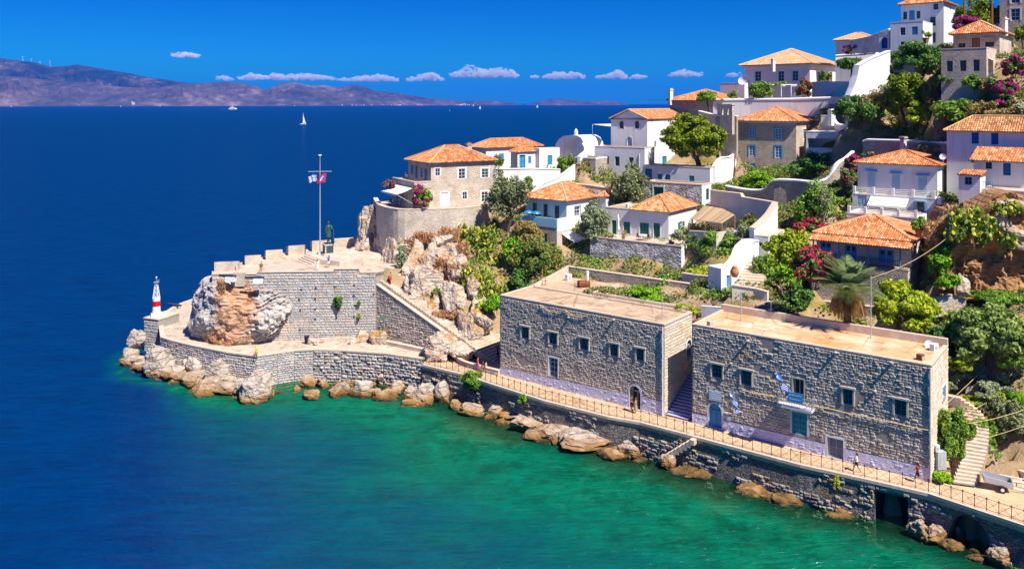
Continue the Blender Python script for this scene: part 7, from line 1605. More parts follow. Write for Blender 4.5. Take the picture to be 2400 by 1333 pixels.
# dry orange grass on the outcrop and in the rock gullies
def tufts(name, P, mat, size, seed, k=10, sp=.14, rnd=.55):
 rs = np.random.RandomState(seed); P = np.repeat(np.array(P), k, 0) + rs.normal(size=(len(P) * k, 3)) * (sp, sp, sp * .6); n = len(P); d = rs.normal(size=(n, 3)) * rnd + (0, -.25, .8); d /= np.linalg.norm(d, axis=1)[:, None]
 b = np.cross(d, rs.normal(size=(n, 3))); b /= np.linalg.norm(b, axis=1)[:, None]; s = size * rs.uniform(.5, 1.3, n)[:, None]
 return quad_mesh(name, np.stack([P - b * s * .13, P + b * s * .13, P + d * s + b * s * .05, P + d * s - b * s * .05], 1), mat, kind="stuff")
PT = []; o0 = OFF[OUTC]; oc = []
for v in OUTC.data.vertices:
 w = v.co + o0; px, py = 1200 + F * w.x / w.y, HZ + F * (HC - w.z) / w.y
 cx = 566 - (py - 680) * .26; hw = (64 if py < 750 else 78) * (1 + .35 * noise.noise(w * .35)); k = 1 - abs(px - cx) / hw + .5 * noise.noise(w * .6); oc.append(max(0, min(1, k * 1.5)) if w.y < 121 and py > 655 else 0)
 if oc[-1] > .5 and v.normal.dot(Vector((0, -1, .3))) > -.1 and noise.noise(w * .9 + Vector((3, 1, 7))) > .12: PT.append(tuple(w))
OUTC.data.attributes.new("ochre", 'FLOAT', 'POINT').data.foreach_set("value", oc)
tufts("dry_scrub", PT, "dry_grass", .20, 4, 30, .22, 1.0)
PT = []; RG = random.Random(8)
for (px, py, w, h, D, n) in ((1000, 560, 60, 26, 125.5, 90), (1035, 640, 26, 60, 120, 110), (1075, 655, 44, 70, 119, 130), (930, 590, 22, 24, 127, 40), (1055, 552, 40, 30, 126, 70), (1085, 600, 26, 60, 122, 80), (950, 690, 18, 40, 119.6, 40), (1050, 740, 70, 14, 114.2, 60), (960, 570, 30, 20, 126, 40), (2200, 545, 60, 40, 90, 80), (2270, 500, 100, 30, 90, 90), (520, 675, 12, 24, 116, 30)):
 for _ in range(n * 2): PT.append(tuple(at(px + RG.uniform(-w, w) / 2, py + RG.uniform(-h, h) / 2, D + RG.uniform(-.4, .4))))
tufts("dry_grass", PT, "dry_grass", .42, 6, 9)
# ground cover on the hillside
def clear(x, y, z):
 px, py = 1200 + F * x / y, HZ + F * (HC - z) / y
 return not (1880 < px < 2010 and 300 < py < 392 or 2205 < px and 530 < py < 690 or 1716 < px < 1780 and 600 < py < 675)
PT = []
for _ in range(16000):
 x, y = RG.uniform(-14, 75), RG.uniform(74, 150)
 if not inside(np.array([[x, y]]), LAND)[0]: continue
 if noise.noise(Vector((x * .22, y * .22, 5))) < -.12: continue
 z = GZF(x, y)
 if z > 5.6 and clear(x, y, z): PT.append((x, y, z + .05))
for _ in range(4200):
 x, y = RG.uniform(44, 78), RG.uniform(105, 156); z = GZF(x, y)
 if z > 22 and clear(x, y, z) and abs(GZF(x + 1, y) - z) < 4 and noise.noise(Vector((x * .2, y * .2, 9))) > -.3: PT.append((x, y, z + .15))
for k_, (mt_, sz) in enumerate((("leaf_redgreen", .24), ("leaf_olive", .2), ("leaf_dry", .2), ("leaf_green", .24))):
 rs = np.random.RandomState(40 + k_); Q = np.array(PT[k_::4]); s_ = rs.uniform(.35, 1.15, len(Q)) ; n_ = 40; d = rs.normal(size=(len(Q) * n_, 3)); d /= np.linalg.norm(d, axis=1)[:, None]; d[:, 2] = np.abs(d[:, 2]) * .8
 quad_mesh("undergrowth", leaves(np.repeat(Q, n_, 0) + d * np.repeat(s_, n_)[:, None], d, sz, rs), mt_, kind="stuff")
# ---------------------------------------------------------------- people
def skin_body(name, joints, edges, root_i, mat, parent, sub=1):
 """one continuous surface grown over a posed skeleton: joints = {key: (pos, radius or (rx, ry))}"""
 keys = list(joints); idx = {k: i for i, k in enumerate(keys)}
 me = bpy.data.meshes.new(name); me.from_pydata([tuple(joints[k][0]) for k in keys], [(idx[a], idx[b]) for a, b in edges], [])
 o = bpy.data.objects.new(name, me); COL.objects.link(o)
 md = o.modifiers.new("skin", 'SKIN'); md.use_smooth_shade = True
 for i, k in enumerate(keys):
  r = joints[k][1]; d = me.skin_vertices[0].data[i]; d.radius = r if hasattr(r, '__len__') else (r, r); d.use_root = (k == root_i)
 s = o.modifiers.new("sub", 'SUBSURF'); s.levels = s.render_levels = sub
 dg = bpy.context.evaluated_depsgraph_get(); ev = o.evaluated_get(dg); m2 = bpy.data.meshes.new_from_object(ev); m2.materials.clear(); m2.materials.append(m(mat)); m2.name = name
 bpy.data.objects.remove(o); ob = link(name, m2, parent); OFF[ob] = OFF[parent]; return ob
def person(label, foot, face, h=1.7, pose="stand", stride=.0, top="white_cloth", low="navy_cloth", dress=None, hair="hair_brown", long_hair=False, hat=None, bag=None, arms=(0, 0), seat=None, skin="skin", name="person", coat=None, cat="person", lean=0, elbow=(10, 10)):
 """face: heading in degrees (0 = away from the camera, 90 = to the left); arms: forward swing of each arm in degrees"""
 foot = Vector(foot); t = thing(name, label, cat, foot); k = h / 1.7
 a = math.radians(face); fw = Vector((-math.sin(a), math.cos(a), 0)); rt = Vector((fw.y, -fw.x, 0)); UP = Vector((0, 0, 1))
 W_ = lambda x, y, z: (rt * x + fw * y + UP * z) * k
 J = {}; E = []
 sit = pose == "sit"; hz = .93 if not sit else (.10 if seat is None else seat)
 ly = math.sin(math.radians(lean))
 J["pelvis"] = (W_(0, 0, hz), (.135 * k, .10 * k)); J["waist"] = (W_(0, .10 * ly, hz + .17), (.115 * k, .09 * k)); J["chest"] = (W_(0, .30 * ly, hz + .38), (.15 * k, .105 * k)); J["neck"] = (W_(0, .46 * ly, hz + .55), .055 * k)
 J["jaw"] = (W_(0, .50 * ly + .025, hz + .625), (.062 * k, .07 * k)); J["brow"] = (W_(0, .52 * ly + .012, hz + .70), (.072 * k, .088 * k)); J["skull"] = (W_(0, .52 * ly, hz + .75), .062 * k); J["nose"] = (W_(0, .52 * ly + .115, hz + .665), .014 * k)
 E += [("pelvis", "waist"), ("waist", "chest"), ("chest", "neck"), ("neck", "jaw"), ("jaw", "brow"), ("brow", "skull"), ("brow", "nose")]
 for s, sd in (("l", -1), ("r", 1)):
  ar = math.radians(arms[0 if sd < 0 else 1]); eb = math.radians(elbow[0 if sd < 0 else 1]); c_ = hz + .48
  ex, ey, ez = sd * .235, .38 * ly + .28 * math.sin(ar), c_ - .28 * math.cos(ar); wx, wy, wz = sd * .245, ey + .25 * math.sin(ar + eb), ez - .25 * math.cos(ar + eb)
  J["sh" + s] = (W_(sd * .18, .38 * ly, c_), .058 * k); J["el" + s] = (W_(ex, ey, ez), .042 * k); J["wr" + s] = (W_(wx, wy, wz), .028 * k)
  dy, dz = math.sin(ar + eb * 1.3), -math.cos(ar + eb * 1.3); J["pa" + s] = (W_(wx, wy + dy * .07, wz + dz * .07), (.036 * k, .018 * k))
  E += [("chest", "sh" + s), ("sh" + s, "el" + s), ("el" + s, "wr" + s), ("wr" + s, "pa" + s)]
  for i, (sp, ln) in enumerate(((-.030, .070), (-.010, .082), (.010, .078), (.028, .060))):
   J["f%d%s" % (i, s)] = (W_(wx, wy + dy * (.07 + ln * .6) - dz * sp, wz + dz * (.07 + ln * .6) + dy * sp), .010 * k); J["g%d%s" % (i, s)] = (W_(wx - sd * .02, wy + dy * (.07 + ln) - dz * sp, wz + dz * (.07 + ln) + dy * sp), .008 * k); E += [("pa" + s, "f%d%s" % (i, s)), ("f%d%s" % (i, s), "g%d%s" % (i, s))]
  J["th" + s] = (W_(wx - sd * .015, wy + dy * .05 + .035, wz + dz * .06), .010 * k); E.append(("wr" + s, "th" + s))
  st = stride * sd; hp = W_(sd * .09, 0, hz - .05)
  if sit: kn, an, to = W_(sd * .13, .44, hz - .02), W_(sd * .13, .50, hz - .44), W_(sd * .14, .64, hz - .48)
  else: kn, an, to = W_(sd * .095, st * .5 + .03 * (stride > 0), .49), W_(sd * .09, st - (.08 if st < 0 else 0), .085 + (.06 if st < 0 else 0)), W_(sd * .10, st + .13 - (.05 if st < 0 else 0), .03)
  J["hp" + s] = (hp, .088 * k); J["kn" + s] = (kn, .058 * k); J["an" + s] = (an, .036 * k); J["to" + s] = (to, (.04 * k, .026 * k)); E += [("pelvis", "hp" + s), ("hp" + s, "kn" + s), ("kn" + s, "an" + s), ("an" + s, "to" + s)]
 skin_body("body", J, E, "pelvis", skin, t)
 Wd = lambda q: tuple(foot + Vector(q)); P = lambda key: foot + J[key][0]
 def ell(mb, pts, n=10):
  base = len(mb.v)
  for (c, rx, ry) in pts:
   for i in range(n): an = 6.283 * i / n; mb.v.append(tuple(Vector(c) + rt * math.cos(an) * rx * k + fw * math.sin(an) * ry * k))
  for i in range(len(pts) - 1):
   for j in range(n): j2 = (j + 1) % n; mb.f.append((base + i * n + j, base + i * n + j2, base + (i + 1) * n + j2, base + (i + 1) * n + j)); mb.m.append(0)
 if top:
  mb = MB(); ell(mb, [(P("pelvis") + UP * .02 * k, .165, .135), (P("waist"), .142, .118), (P("chest"), .178, .132), (P("chest") + UP * .10 * k, .17, .118), (P("neck") - UP * .02 * k, .075, .07)])
  for s in "lr": mb.tube([P("sh" + s) + UP * .01, P("sh" + s).lerp(P("el" + s), .65)], [.075 * k, .062 * k], 8, cap=False)
  mb.build("shirt", m(top), t, smooth=True)
 if dress:
  mb = MB(); kn = P("knl").lerp(P("knr"), .5); ell(mb, [(kn - UP * .12 * k, .25, .25), (P("pelvis") - UP * .1 * k, .195, .165), (P("waist"), .145, .12), (P("chest"), .178, .132), (P("chest") + UP * .10 * k, .165, .115), (P("neck") - UP * .03 * k, .08, .075)]); mb.build("dress", m(dress), t, smooth=True)
 elif low:
  mb = MB(); ell(mb, [(P("pelvis") - UP * .10 * k, .16, .125), (P("pelvis") + UP * .06 * k, .162, .13)]); ln = .62 if low.endswith("short") else 1.0
  for s in "lr":
   mb.tube([P("hp" + s), P("hp" + s).lerp(P("kn" + s), .7)], [.108 * k, .092 * k], 8, cap=False)
   if ln > .9: mb.tube([P("hp" + s).lerp(P("kn" + s), .65), P("kn" + s), P("an" + s)], [.09 * k, .075 * k, .06 * k], 8, cap=False)
  mb.build("shorts" if ln < .9 else "trousers", m(low.replace("_short", "")), t, smooth=True)
 if coat:
  mb = MB(); kn = P("knl").lerp(P("knr"), .5); ell(mb, [(kn - UP * .02 * k, .24, .20), (P("pelvis"), .19, .155), (P("waist"), .16, .13), (P("chest"), .20, .15), (P("chest") + UP * .11 * k, .18, .125), (P("neck") - UP * .01 * k, .085, .08)])
  for s in "lr": mb.tube([P("sh" + s) + UP * .01, P("el" + s), P("wr" + s)], [.08 * k, .068 * k, .055 * k], 8, cap=False)
  mb.build("coat", m(coat), t, smooth=True)
 if hair:
  mb = MB(); hc = P("brow") - fw * .028 * k + UP * .035 * k; v, f = ICO[2]; mb.add([tuple(hc + rt * x * .094 * k + fw * y * .105 * k + UP * z * .10 * k) for x, y, z in v.tolist()], f)
  if long_hair: ell(mb, [(P("chest") - fw * .13 * k - UP * .08 * k, .06, .03), (P("neck") - fw * .10 * k, .10, .05), (P("brow") - fw * .06 * k, .09, .06)])
  mb.build("hair", m(hair), t, smooth=True)
 if hat:
  mb = MB(); hc = P("skull") + UP * .02 * k; mb.lathe(hc, [(.20 * k, 0), (.20 * k, .015 * k), (.11 * k, .02 * k), (.10 * k, .10 * k), (.04 * k, .12 * k)], 12); mb.build("hat", m(hat), t, smooth=True)
 if bag:
  mb = MB(); w = P("par") - UP * .05 * k; mb.add([tuple(w + rt * x + fw * y + UP * z) for x, y, z in ((-.03, -.02, 0), (.03, -.02, 0), (.03, .02, 0), (-.03, .02, 0), (-.07, -.19, -.42), (.07, -.19, -.42), (.07, .19, -.42), (-.07, .19, -.42))], ((0, 1, 2, 3), (4, 7, 6, 5), (0, 4, 5, 1), (1, 5, 6, 2), (2, 6, 7, 3), (3, 7, 4, 0))); mb.build("bag", m(bag), t)
 return t, P, rt, fw
def on(px, py, z=ZP + .01): return gz(px, py, z)
person("woman with long brown hair and white top walking along the quay past the right building", on(2008, 1106), 62, 1.72, stride=.30, top="white_cloth", low="black_cloth_short", hair="hair_brown", long_hair=True, arms=(30, -25))
person("woman in red top and dark shorts walking at the right corner of the second building", on(2151, 1131), 62, 1.72, stride=.32, top="red_cloth", low="navy_cloth_short", hair="hair_dark", long_hair=True, arms=(-22, 28))
person("man in navy shirt and shorts standing at the arched doorway, left of a woman", on(1480, 965), 230, 1.75, top="navy_cloth", low="navy_cloth_short", hair="hair_dark", arms=(-8, 25), elbow=(15, 60))
person("woman in patterned dress standing at the arched doorway beside the man in navy", on(1490, 968.5), 75, 1.66, top=None, dress="print_cloth", hair="hair_brown", long_hair=True, arms=(15, 30))
person("walker in pink red shirt passing the low curved seat wall with a red bag", on(1120, 869), 250, 1.7, stride=.24, top="red_cloth", low="tan_cloth_short", hair="hair_dark", bag="pink_cloth", arms=(-10, 20))
person("child in brown clothes on the path next to the walker in pink red", on(1132, 871), 250, 1.25, stride=.12, top="black_cloth", low="tan_cloth_short", hair="hair_dark")
person("child in orange shorts at the end of the group by the seat wall", on(1139, 873), 245, 1.35, stride=.12, top="tan_cloth", low="wood_brown_short" if False else "yellow_cloth_short", hair="hair_dark")
person("person in blue and white carrying a red bag at the foot of the stair wall", on(1072, 828), 200, 1.68, top="white_cloth", low="navy_cloth", hair="straw", bag="red_cloth", stride=.08)
person("woman in a rust coloured dress standing on the plaza, middle of three", on(1092, 826), 190, 1.68, top=None, dress="terracotta_pot", hair="hair_dark", long_hair=True)
person("person with white sun hat and bright green bag on the plaza", on(1119, 825), 170, 1.66, top="white_cloth", low="pale_blue_paint", hair="hair_brown", hat="white_cloth", bag="green_cloth", stride=.1)
person("person in dark clothes standing in the shade at the first building's left corner", on(1167, 838, ZP + .3), 120, 1.7, top="black_cloth", low="black_cloth", hair="hair_dark")
def on_stair(s_, w_):
 kk = int(math.ceil((L_ + 6.5 - s_) / .5)) - 1; p = fs_.P(s_, 4.62 + kk * .2, -.5 - w_); return p
person("person in rust red clothes climbing the long stairs by the wall", on_stair(1.6, .7), 53, 1.68, top="terracotta_pot", low="red_cloth", hair="hair_dark", stride=.14)
person("person in white climbing the long stairs near the shadowed rock", on_stair(1.9, 2.2), 53, 1.7, top="white_cloth", low="white_cloth", hair="hair_dark", stride=.14)
person("woman with long dark hair and white skirt looking out over the terrace wall", gz(744, 636, TZ + .01), 200, 1.62, top=None, dress="white_cloth", hair="hair_dark", long_hair=True, arms=(40, 5))
person("person in blue shirt, hands raised to the head, below the statue", gz(770, 628, TZ + .01), 40, 1.72, top="blue_cloth", low="white_cloth_short", hair="hair_brown", arms=(125, 125), elbow=(70, 70))
person("man in brown leaning on the terrace wall behind the right hand gun", gz(612, 643, TZ + .01), 205, 1.7, top="wood_brown", low="tan_cloth", hair="hair_dark", lean=14)
person("person in white and purple sitting on the terrace edge by the lowest parapet block", gz(552, 634, TZ + .01) + Vector((0, 0, 0)), 215, 1.66, pose="sit", seat=.55, top="white_cloth", low="navy_cloth", hair="hair_dark", lean=12, arms=(40, 40))
sp_ = Vector(((600 - 1200) / F * 108.6, 108.75, 5.12)); person("person in yellow shirt and hat sitting on the quay wall, legs hanging over the side", sp_ - Vector((0, 0, 0)), 185, 1.66, pose="sit", top="yellow_cloth", low="navy_cloth", hair="hair_dark", hat="yellow_cloth", lean=15, arms=(45, 45))

# ---------------------------------------------------------------- statue, flagpole, flags
b0 = at(770, 597, 128.6); b0.z = TZ + .72
t = thing("statue_pedestal", "square stone pedestal with dark green panels under the bronze statue", "pedestal", b0)
mb = MB(); mb.cbox(b0, 2.0, 2.0, .22, .5); mb.cbox(b0 + Vector((0, 0, .22)), 1.45, 1.45, 1.3, .5); mb.cbox(b0 + Vector((0, 0, 1.52)), 1.65, 1.65, .16, .5); mb.build("plinth", m("cut_stone"), t)
mb = MB()
for q in range(4):
 a = .5 + q * math.pi / 2; d = Vector((math.cos(a), math.sin(a), 0)); mb.cbox(b0 + d * .735 + Vector((0, 0, .36)), .03, 1.1, 1.02, a)
mb.build("panel", m("bronze"), t)
sb = b0 + Vector((0, 0, 1.68)); mb = MB();
st, P, rt, fw = person("green bronze statue in a long coat, one hand on a tiller", sb + Vector((0, 0, .14)), 215, 3.2, top=None, low="bronze", coat="bronze", hair="bronze", skin="bronze", name="statue", cat="statue", arms=(28, 6), elbow=(45, 12), stride=.06)
mb.cbox(sb, 1.25, 1.25, .15, .5); mb.build("base", m("bronze"), st)
mb = MB(); w = P("pal"); mb.tube([w + Vector((0, 0, .12)), Vector((w.x, w.y, sb.z + .1)) + fw * .1], [.07, .10], 6); mb.cbox(Vector((w.x, w.y, sb.z + .12)) + fw * .1, .12, .45, .9, .3); mb.build("tiller", m("bronze"), st)
D = 129; fb0 = at(750, 597, D); fb0.z = TZ + .72; ztop = zat(366, D)
t = thing("flagpole", "tall pale flagpole with a crossbar beside the statue", "flagpole", fb0)
mb = MB(); mb.tube([fb0, (fb0.x, fb0.y, zat(545, D)), (fb0.x, fb0.y, zat(403, D)), (fb0.x, fb0.y, ztop)], [.12, .09, .07, .04], 8); mb.build("pole", m("galvanised"), t)
mb = MB(); zc = zat(403, D); mb.tube([(fb0.x - 1.75, fb0.y - .3, zc), (fb0.x + 1.75, fb0.y + .3, zc)], .035, 6); mb.build("crossbar", m("galvanised"), t)
mb = MB(); mb.cbox((fb0.x, fb0.y, ztop), .45, .3, .16, .3); mb.build("finial", m("white_paint"), t)
mb = MB(); mb.cbox(fb0, .7, .7, .35, .5); mb.build("base", m("cut_stone"), t)
def flag(label, o, u, v, w, h, pat, mats, seed, parts=18, name="flag", rows=27):
 """waving cloth from corner o along u (fly) and down v; pat(i, j) picks the colour of each little square"""
 u, v = Vector(u).normalized(), Vector(v).normalized(); n = u.cross(v).normalized(); mb = MB(); nx, ny = 27, 18
 P = lambda i, j: Vector(o) + u * (w * i / nx) + v * (h * j / ny + .06 * h * math.sin(i * .35 + seed)) + n * (w * .11 * (i / nx) ** .6 * math.sin(i * .55 + j * .12 + seed))
 vs = [P(i, j) for j in range(ny + 1) for i in range(nx + 1)]; mb.v = [tuple(p) for p in vs]
 for j in range(ny):
  for i in range(nx): mb.f.append((j * (nx + 1) + i, j * (nx + 1) + i + 1, (j + 1) * (nx + 1) + i + 1, (j + 1) * (nx + 1) + i)); mb.m.append(pat(i, j))
 return mb.build(name, [m(x) for x in mats], label=label, cat="flag", smooth=True)
def greek(i, j):
 if j < 10 and i < 10: return 1 if (4 <= j < 6 or 4 <= i < 6) else 0
 return 1 if (j // 2) % 2 else 0
def greek_furled(i, j): return 1 if (j % 6 == 5 and i > 8) or (i < 8 and j < 8 and (i in (3, 4) or j == 4)) else 0
def hydra(i, j):
 if i < 4 or i >= 23 or j < 4 or j >= 14: return 0
 if (12 <= i < 14 and 4 <= j < 13) or (9 <= i < 18 and 6 <= j < 8) or (15 <= i < 21 and 9 <= j < 12 and i > j + 4): return 2
 return 1
flag("blue and white striped flag flying left of the flagpole", (fb0.x - .55, fb0.y - .1, zat(408, D)), (-1, -.25, -.28), (.06, 0, -1), 1.3, 1.15, greek, ("blue_cloth", "white_cloth"), .3)
flag("red bordered flag with a blue field and white emblem right of the flagpole", (fb0.x + .95, fb0.y + .2, zat(406.5, D)), (-.75, -.3, -.25), (-.10, -.1, -1), 1.25, 1.35, hydra, ("red_cloth", "blue_cloth", "white_cloth"), 1.2)
u, z = h2.fl.uz(1838, 872); c_ = h2.fl.P(ub0 + .5, zf + 1.0, 1.1); e_ = c_ + h2.fl.N3() * .9 - h2.fl.U3() * .25 + Vector((0, 0, 2.3))
mb = MB(); mb.tube([c_, e_], .03, 6); mb.build("flagstaff", m("white_paint"), label="slanting white flagstaff on the balcony rail", cat="flagstaff")
flag("blue and white striped flag drooping over the balcony", e_, h2.fl.U3() * .50 + Vector((0, 0, -.95)), -h2.fl.U3() * .15 - h2.fl.N3() * 1.0 + Vector((0, 0, -.1)), 2.5, .9, greek_furled, ("blue_cloth", "white_cloth"), 2.0)
u2, z2 = h2.fl.uz(1721, 970); c_ = h2.fl.P(u2, z2, .05); e_ = h2.fl.P(u2 - .1, h2.fl.uz(1717, 914)[1], .9); mb = MB(); mb.tube([c_, e_], .03, 6); mb.build("flagstaff", m("white_paint"), label="short flagstaff right of the arched blue door", cat="flagstaff")
flag("blue striped flag hanging furled right of the arched blue door", e_, h2.fl.U3() * .38 + Vector((0, 0, -.95)), -h2.fl.N3() + Vector((0, 0, -.1)), 2.1, .55, greek_furled, ("blue_cloth", "white_cloth"), 3.1)
# the sign over the door and the banner on the balcony
def board(label, fc, x0, y0, x1, y1, d, mat, lines, lmat, name="sign"):
 h_ = fc.hole(x0, y0, x1, y1); c_ = fc.P((h_["u0"] + h_["u1"]) / 2, h_["z0"], d); t = thing(name, label, name, c_); mb = MB(); bar(mb, fc, h_["u0"], h_["u1"], h_["z0"], h_["z1"], d, d + .06); mb.build("board", m(mat), t)
 mb = MB(); W_, H_ = h_["u1"] - h_["u0"], h_["z1"] - h_["z0"]; r = random.Random(lines)
 for k in range(lines):
  z_ = h_["z1"] - H_ * (k + .75) / (lines + .5); u_ = h_["u0"] + W_ * .14
  while u_ < h_["u1"] - W_ * .16: w = W_ * r.uniform(.05, .13); bar(mb, fc, u_, min(u_ + w, h_["u1"] - W_ * .12), z_, z_ + H_ * .09, d + .06, d + .066); u_ += w + W_ * .035
 mb.build("lettering", m(lmat), t)
board("pale blue sign with lines of small writing above the arched blue door", h2.fl, 1663, 917, 1691, 939, .06, "pale_blue_paint", 4, "white_paint")
fbn = Face(h2.fl.P(0, 0, 1.17), h2.fl.P(h2.fl.L, 0, 1.17)); board("blue banner hung on the balcony rail", fbn, 1845, 921, 1882, 944, .0, "light_blue_paint", 2, "white_paint", "banner")
board("small white notice plate right of the arched blue door", h2.fl, 1703, 975, 1712, 985, .05, "pale_blue_paint", 1, "white_paint", "notice")

# ---------------------------------------------------------------- beacon
t = thing("beacon_pier", "square stone pier at the headland tip carrying the beacon", "pier", at(355, 800, 124))
fcP = Face(at(338, 760, 124.6), at(371.5, 760, 123.6)); mb = MB(); mb.box(fcP.P(0, -1.4), fcP.U3() * fcP.L, -fcP.N3() * 4.2, (0, 0, 7.2)); mb.build("core", m("mortar"), t)
stones(t, fcP, 0, fcP.L, 5.78, -.2, (), "stone_pale", ch=.40, cw=.6, proud=.05, nobj=80, seed=90)
mb = MB(); bar(mb, fcP, -.08, fcP.L + .08, 5.8, 5.95, -4.3, .1); mb.build("coping", m("coping"), t)
bx = gz(366.5, 742, 5.95); t = thing("beacon", "white harbour beacon with a red band and a lattice lantern mast", "beacon", bx)
mb = MB(); mb.cbox(bx, 1.5, 1.5, .5, .4); mb.build("base", m("whitewash"), t)
b1 = bx + Vector((0, 0, .5)); mb = MB(); mb.lathe(b1, [(.60, 0), (.56, 1.05)], 16); mb.lathe(b1 + Vector((0, 0, 1.85)), [(.55, 0), (.53, .32), (.56, .34), (.56, .42), (.40, .44)], 16); mb.build("drum", m("white_paint"), t, smooth=False)
mb = MB(); mb.lathe(b1 + Vector((0, 0, 1.05)), [(.565, 0), (.555, .80)], 16); mb.build("red_band", m("red_paint"), t)
mb = MB(); z0, z1 = b1.z + 2.25, b1.z + 4.6; L4 = [(.38 * x, .38 * y) for x, y in ((1, 1), (-1, 1), (-1, -1), (1, -1))]; n_ = 4
cor = lambda k, s_: Vector((bx.x + L4[k % 4][0] * (1 - .68 * s_), bx.y + L4[k % 4][1] * (1 - .68 * s_), z0 + (z1 - z0) * s_))
for k in range(4):
 mb.tube([cor(k, 0), cor(k, 1)], .045, 5)
 for i in range(n_): mb.tube([cor(k, i / n_), cor(k + 1, (i + 1) / n_)], .028, 4); mb.tube([cor(k + 1, i / n_), cor(k, (i + 1) / n_)], .028, 4)
mb.build("lattice_mast", m("white_paint"), t)
mb = MB(); mb.cbox((bx.x, bx.y, z1), .7, .7, .06, .2); mb.tube([(bx.x, bx.y, z1), (bx.x, bx.y, z1 + .9)], .04, 5); mb.lathe((bx.x, bx.y, z1 + .55), [(.13, 0), (.15, .2), (.03, .34)], 10); mb.tube([(bx.x, bx.y, z1 + .3), (bx.x + .5, bx.y, z1 + .3)], .03, 4); mb.build("lantern", m("galvanised"), t)

# ---------------------------------------------------------------- guns, lamp, bin
def cannon(label, c, d, L_=2.6, white=True):
 c = Vector(c); d = Vector(d).normalized(); t = thing("cannon", label, "cannon", c, "old guns on the headland"); ax = c + Vector((0, 0, .75 if white else .25)); mb = MB()
 mb.tube([ax - d * .55 * L_ / 2.6 - d * .35, ax - d * .3, ax, ax + d * L_ * .6, ax + d * L_ * .62, ax + d * L_ * .66], [.10, .26, .24, .16, .20, .19], 10); mb.build("barrel", m("iron"), t)
 if white:
  s_ = Vector((d.y, -d.x, 0)); mb = MB(); mb.box(c - s_ * .45 - d * .7, s_ * .9, d * 1.3, (0, 0, .62)); mb.build("mount", m("white_paint"), t)
cannon("black gun on a white block pointing out left of the leaning man", at(604, 664, 115.6), (-.95, -.25, .05)); cannon("black gun on a white block at the far left corner of the terrace", at(540, 660, 115.8), (-1, .05, .04), 2.4)
cannon("old iron gun lying on the curved outer wall near the beacon", gz(414, 719, 4.85), (-1, .02, .14), 2.3, False); cannon("old iron gun on the outer wall half hidden behind the outcrop", gz(470, 690, 4.85), (-1, .1, .1), 2.2, False)
lb = gz(898, 805, ZP + .02); t = thing("street_lamp", "slim green street lamp on the headland path under the bastion", "street lamp", lb); hL = 60 / F * lb.y
mb = MB(); mb.lathe(lb, [(.22, 0), (.2, .25), (.1, .5), (.07, .9), (.055, hL - .2)], 8); mb.build("post", m("green_paint"), t); mb = MB(); mb.lathe(lb + Vector((0, 0, hL - .2)), [(.05, 0), (.32, .12), (.34, .2), (.12, .34)], 10); mb.build("lamp_head", m("green_paint"), t)
bb = gz(719, 806, ZP + .02); t = thing("litter_bin", "dark litter bin standing at the foot of the bastion", "bin", bb); mb = MB(); mb.lathe(bb, [(.28, 0), (.34, .9), (.36, .92), (.30, 1.0)], 12); mb.build("bin", m("black_cloth"), t); mb = MB(); mb.lathe(bb + Vector((0, 0, 1.0)), [(.37, 0), (.37, .06), (.1, .16)], 12); mb.build("lid", m("iron"), t)

# ---------------------------------------------------------------- roof things
def mast(label, px, y0, y1, D, r=.05, arms=(), name="antenna", mat="galvanised"):
 b = at(px, y1, D); h_ = (y1 - y0) / F * D; t = thing(name, label, name.replace("_", " "), b); mb = MB(); mb.tube([b - Vector((0, 0, .3)), b + Vector((0, 0, h_))], r, 6); mb.build("mast", m(mat), t)
 for z, w in arms:
  mb = MB(); mb.tube([b + Vector((-w / 2, 0, z * h_)), b + Vector((w / 2, 0, z * h_))], r * .6, 4)
  for i in range(5): x = -w / 2 + w * i / 4; mb.tube([b + Vector((x, -.25, z * h_)), b + Vector((x, .25, z * h_))], r * .35, 4)
  mb.build("crossarm", m(mat), t)
 return t
mast("tall thin mast on the rust stained roof's left half", 1737, 684, 776, 89, .06); mast("short forked aerial behind the second building's back parapet", 1807, 705, 752, 90, .04, ((.95, 1.0), (.55, .5)))
mast("tallest bare mast on the rust stained roof, below the palm", 2041, 648, 818, 82.5, .06); mast("thin white mast on the front edge of the brown roof terrace", 1552, 690, 748, 92, .05); mast("rusty pole with a lamp arm at the back of the brown roof terrace", 1278, 622, 676, 109, .05, ((.3, .5),), mat="wood_brown")
mast("thin rod aerial beside the cliff house chimney", 1078, 338, 352, 136, .03); mast("brown pole on the skyline left of the pine", 2260, -12, 28, 130, .14, name="pole", mat="wood_brown"); mast("brown pole standing in front of the skyline pine", 2325, -12, 54, 126, .15, name="pole", mat="wood_brown"); mast("rusty brown post below the two tier stone house", 2313, 192, 232, 111, .3, name="post", mat="rust")
mast("white flag mast in front of the grey tree on the white block", 1500, 362, 408, 140, .04)
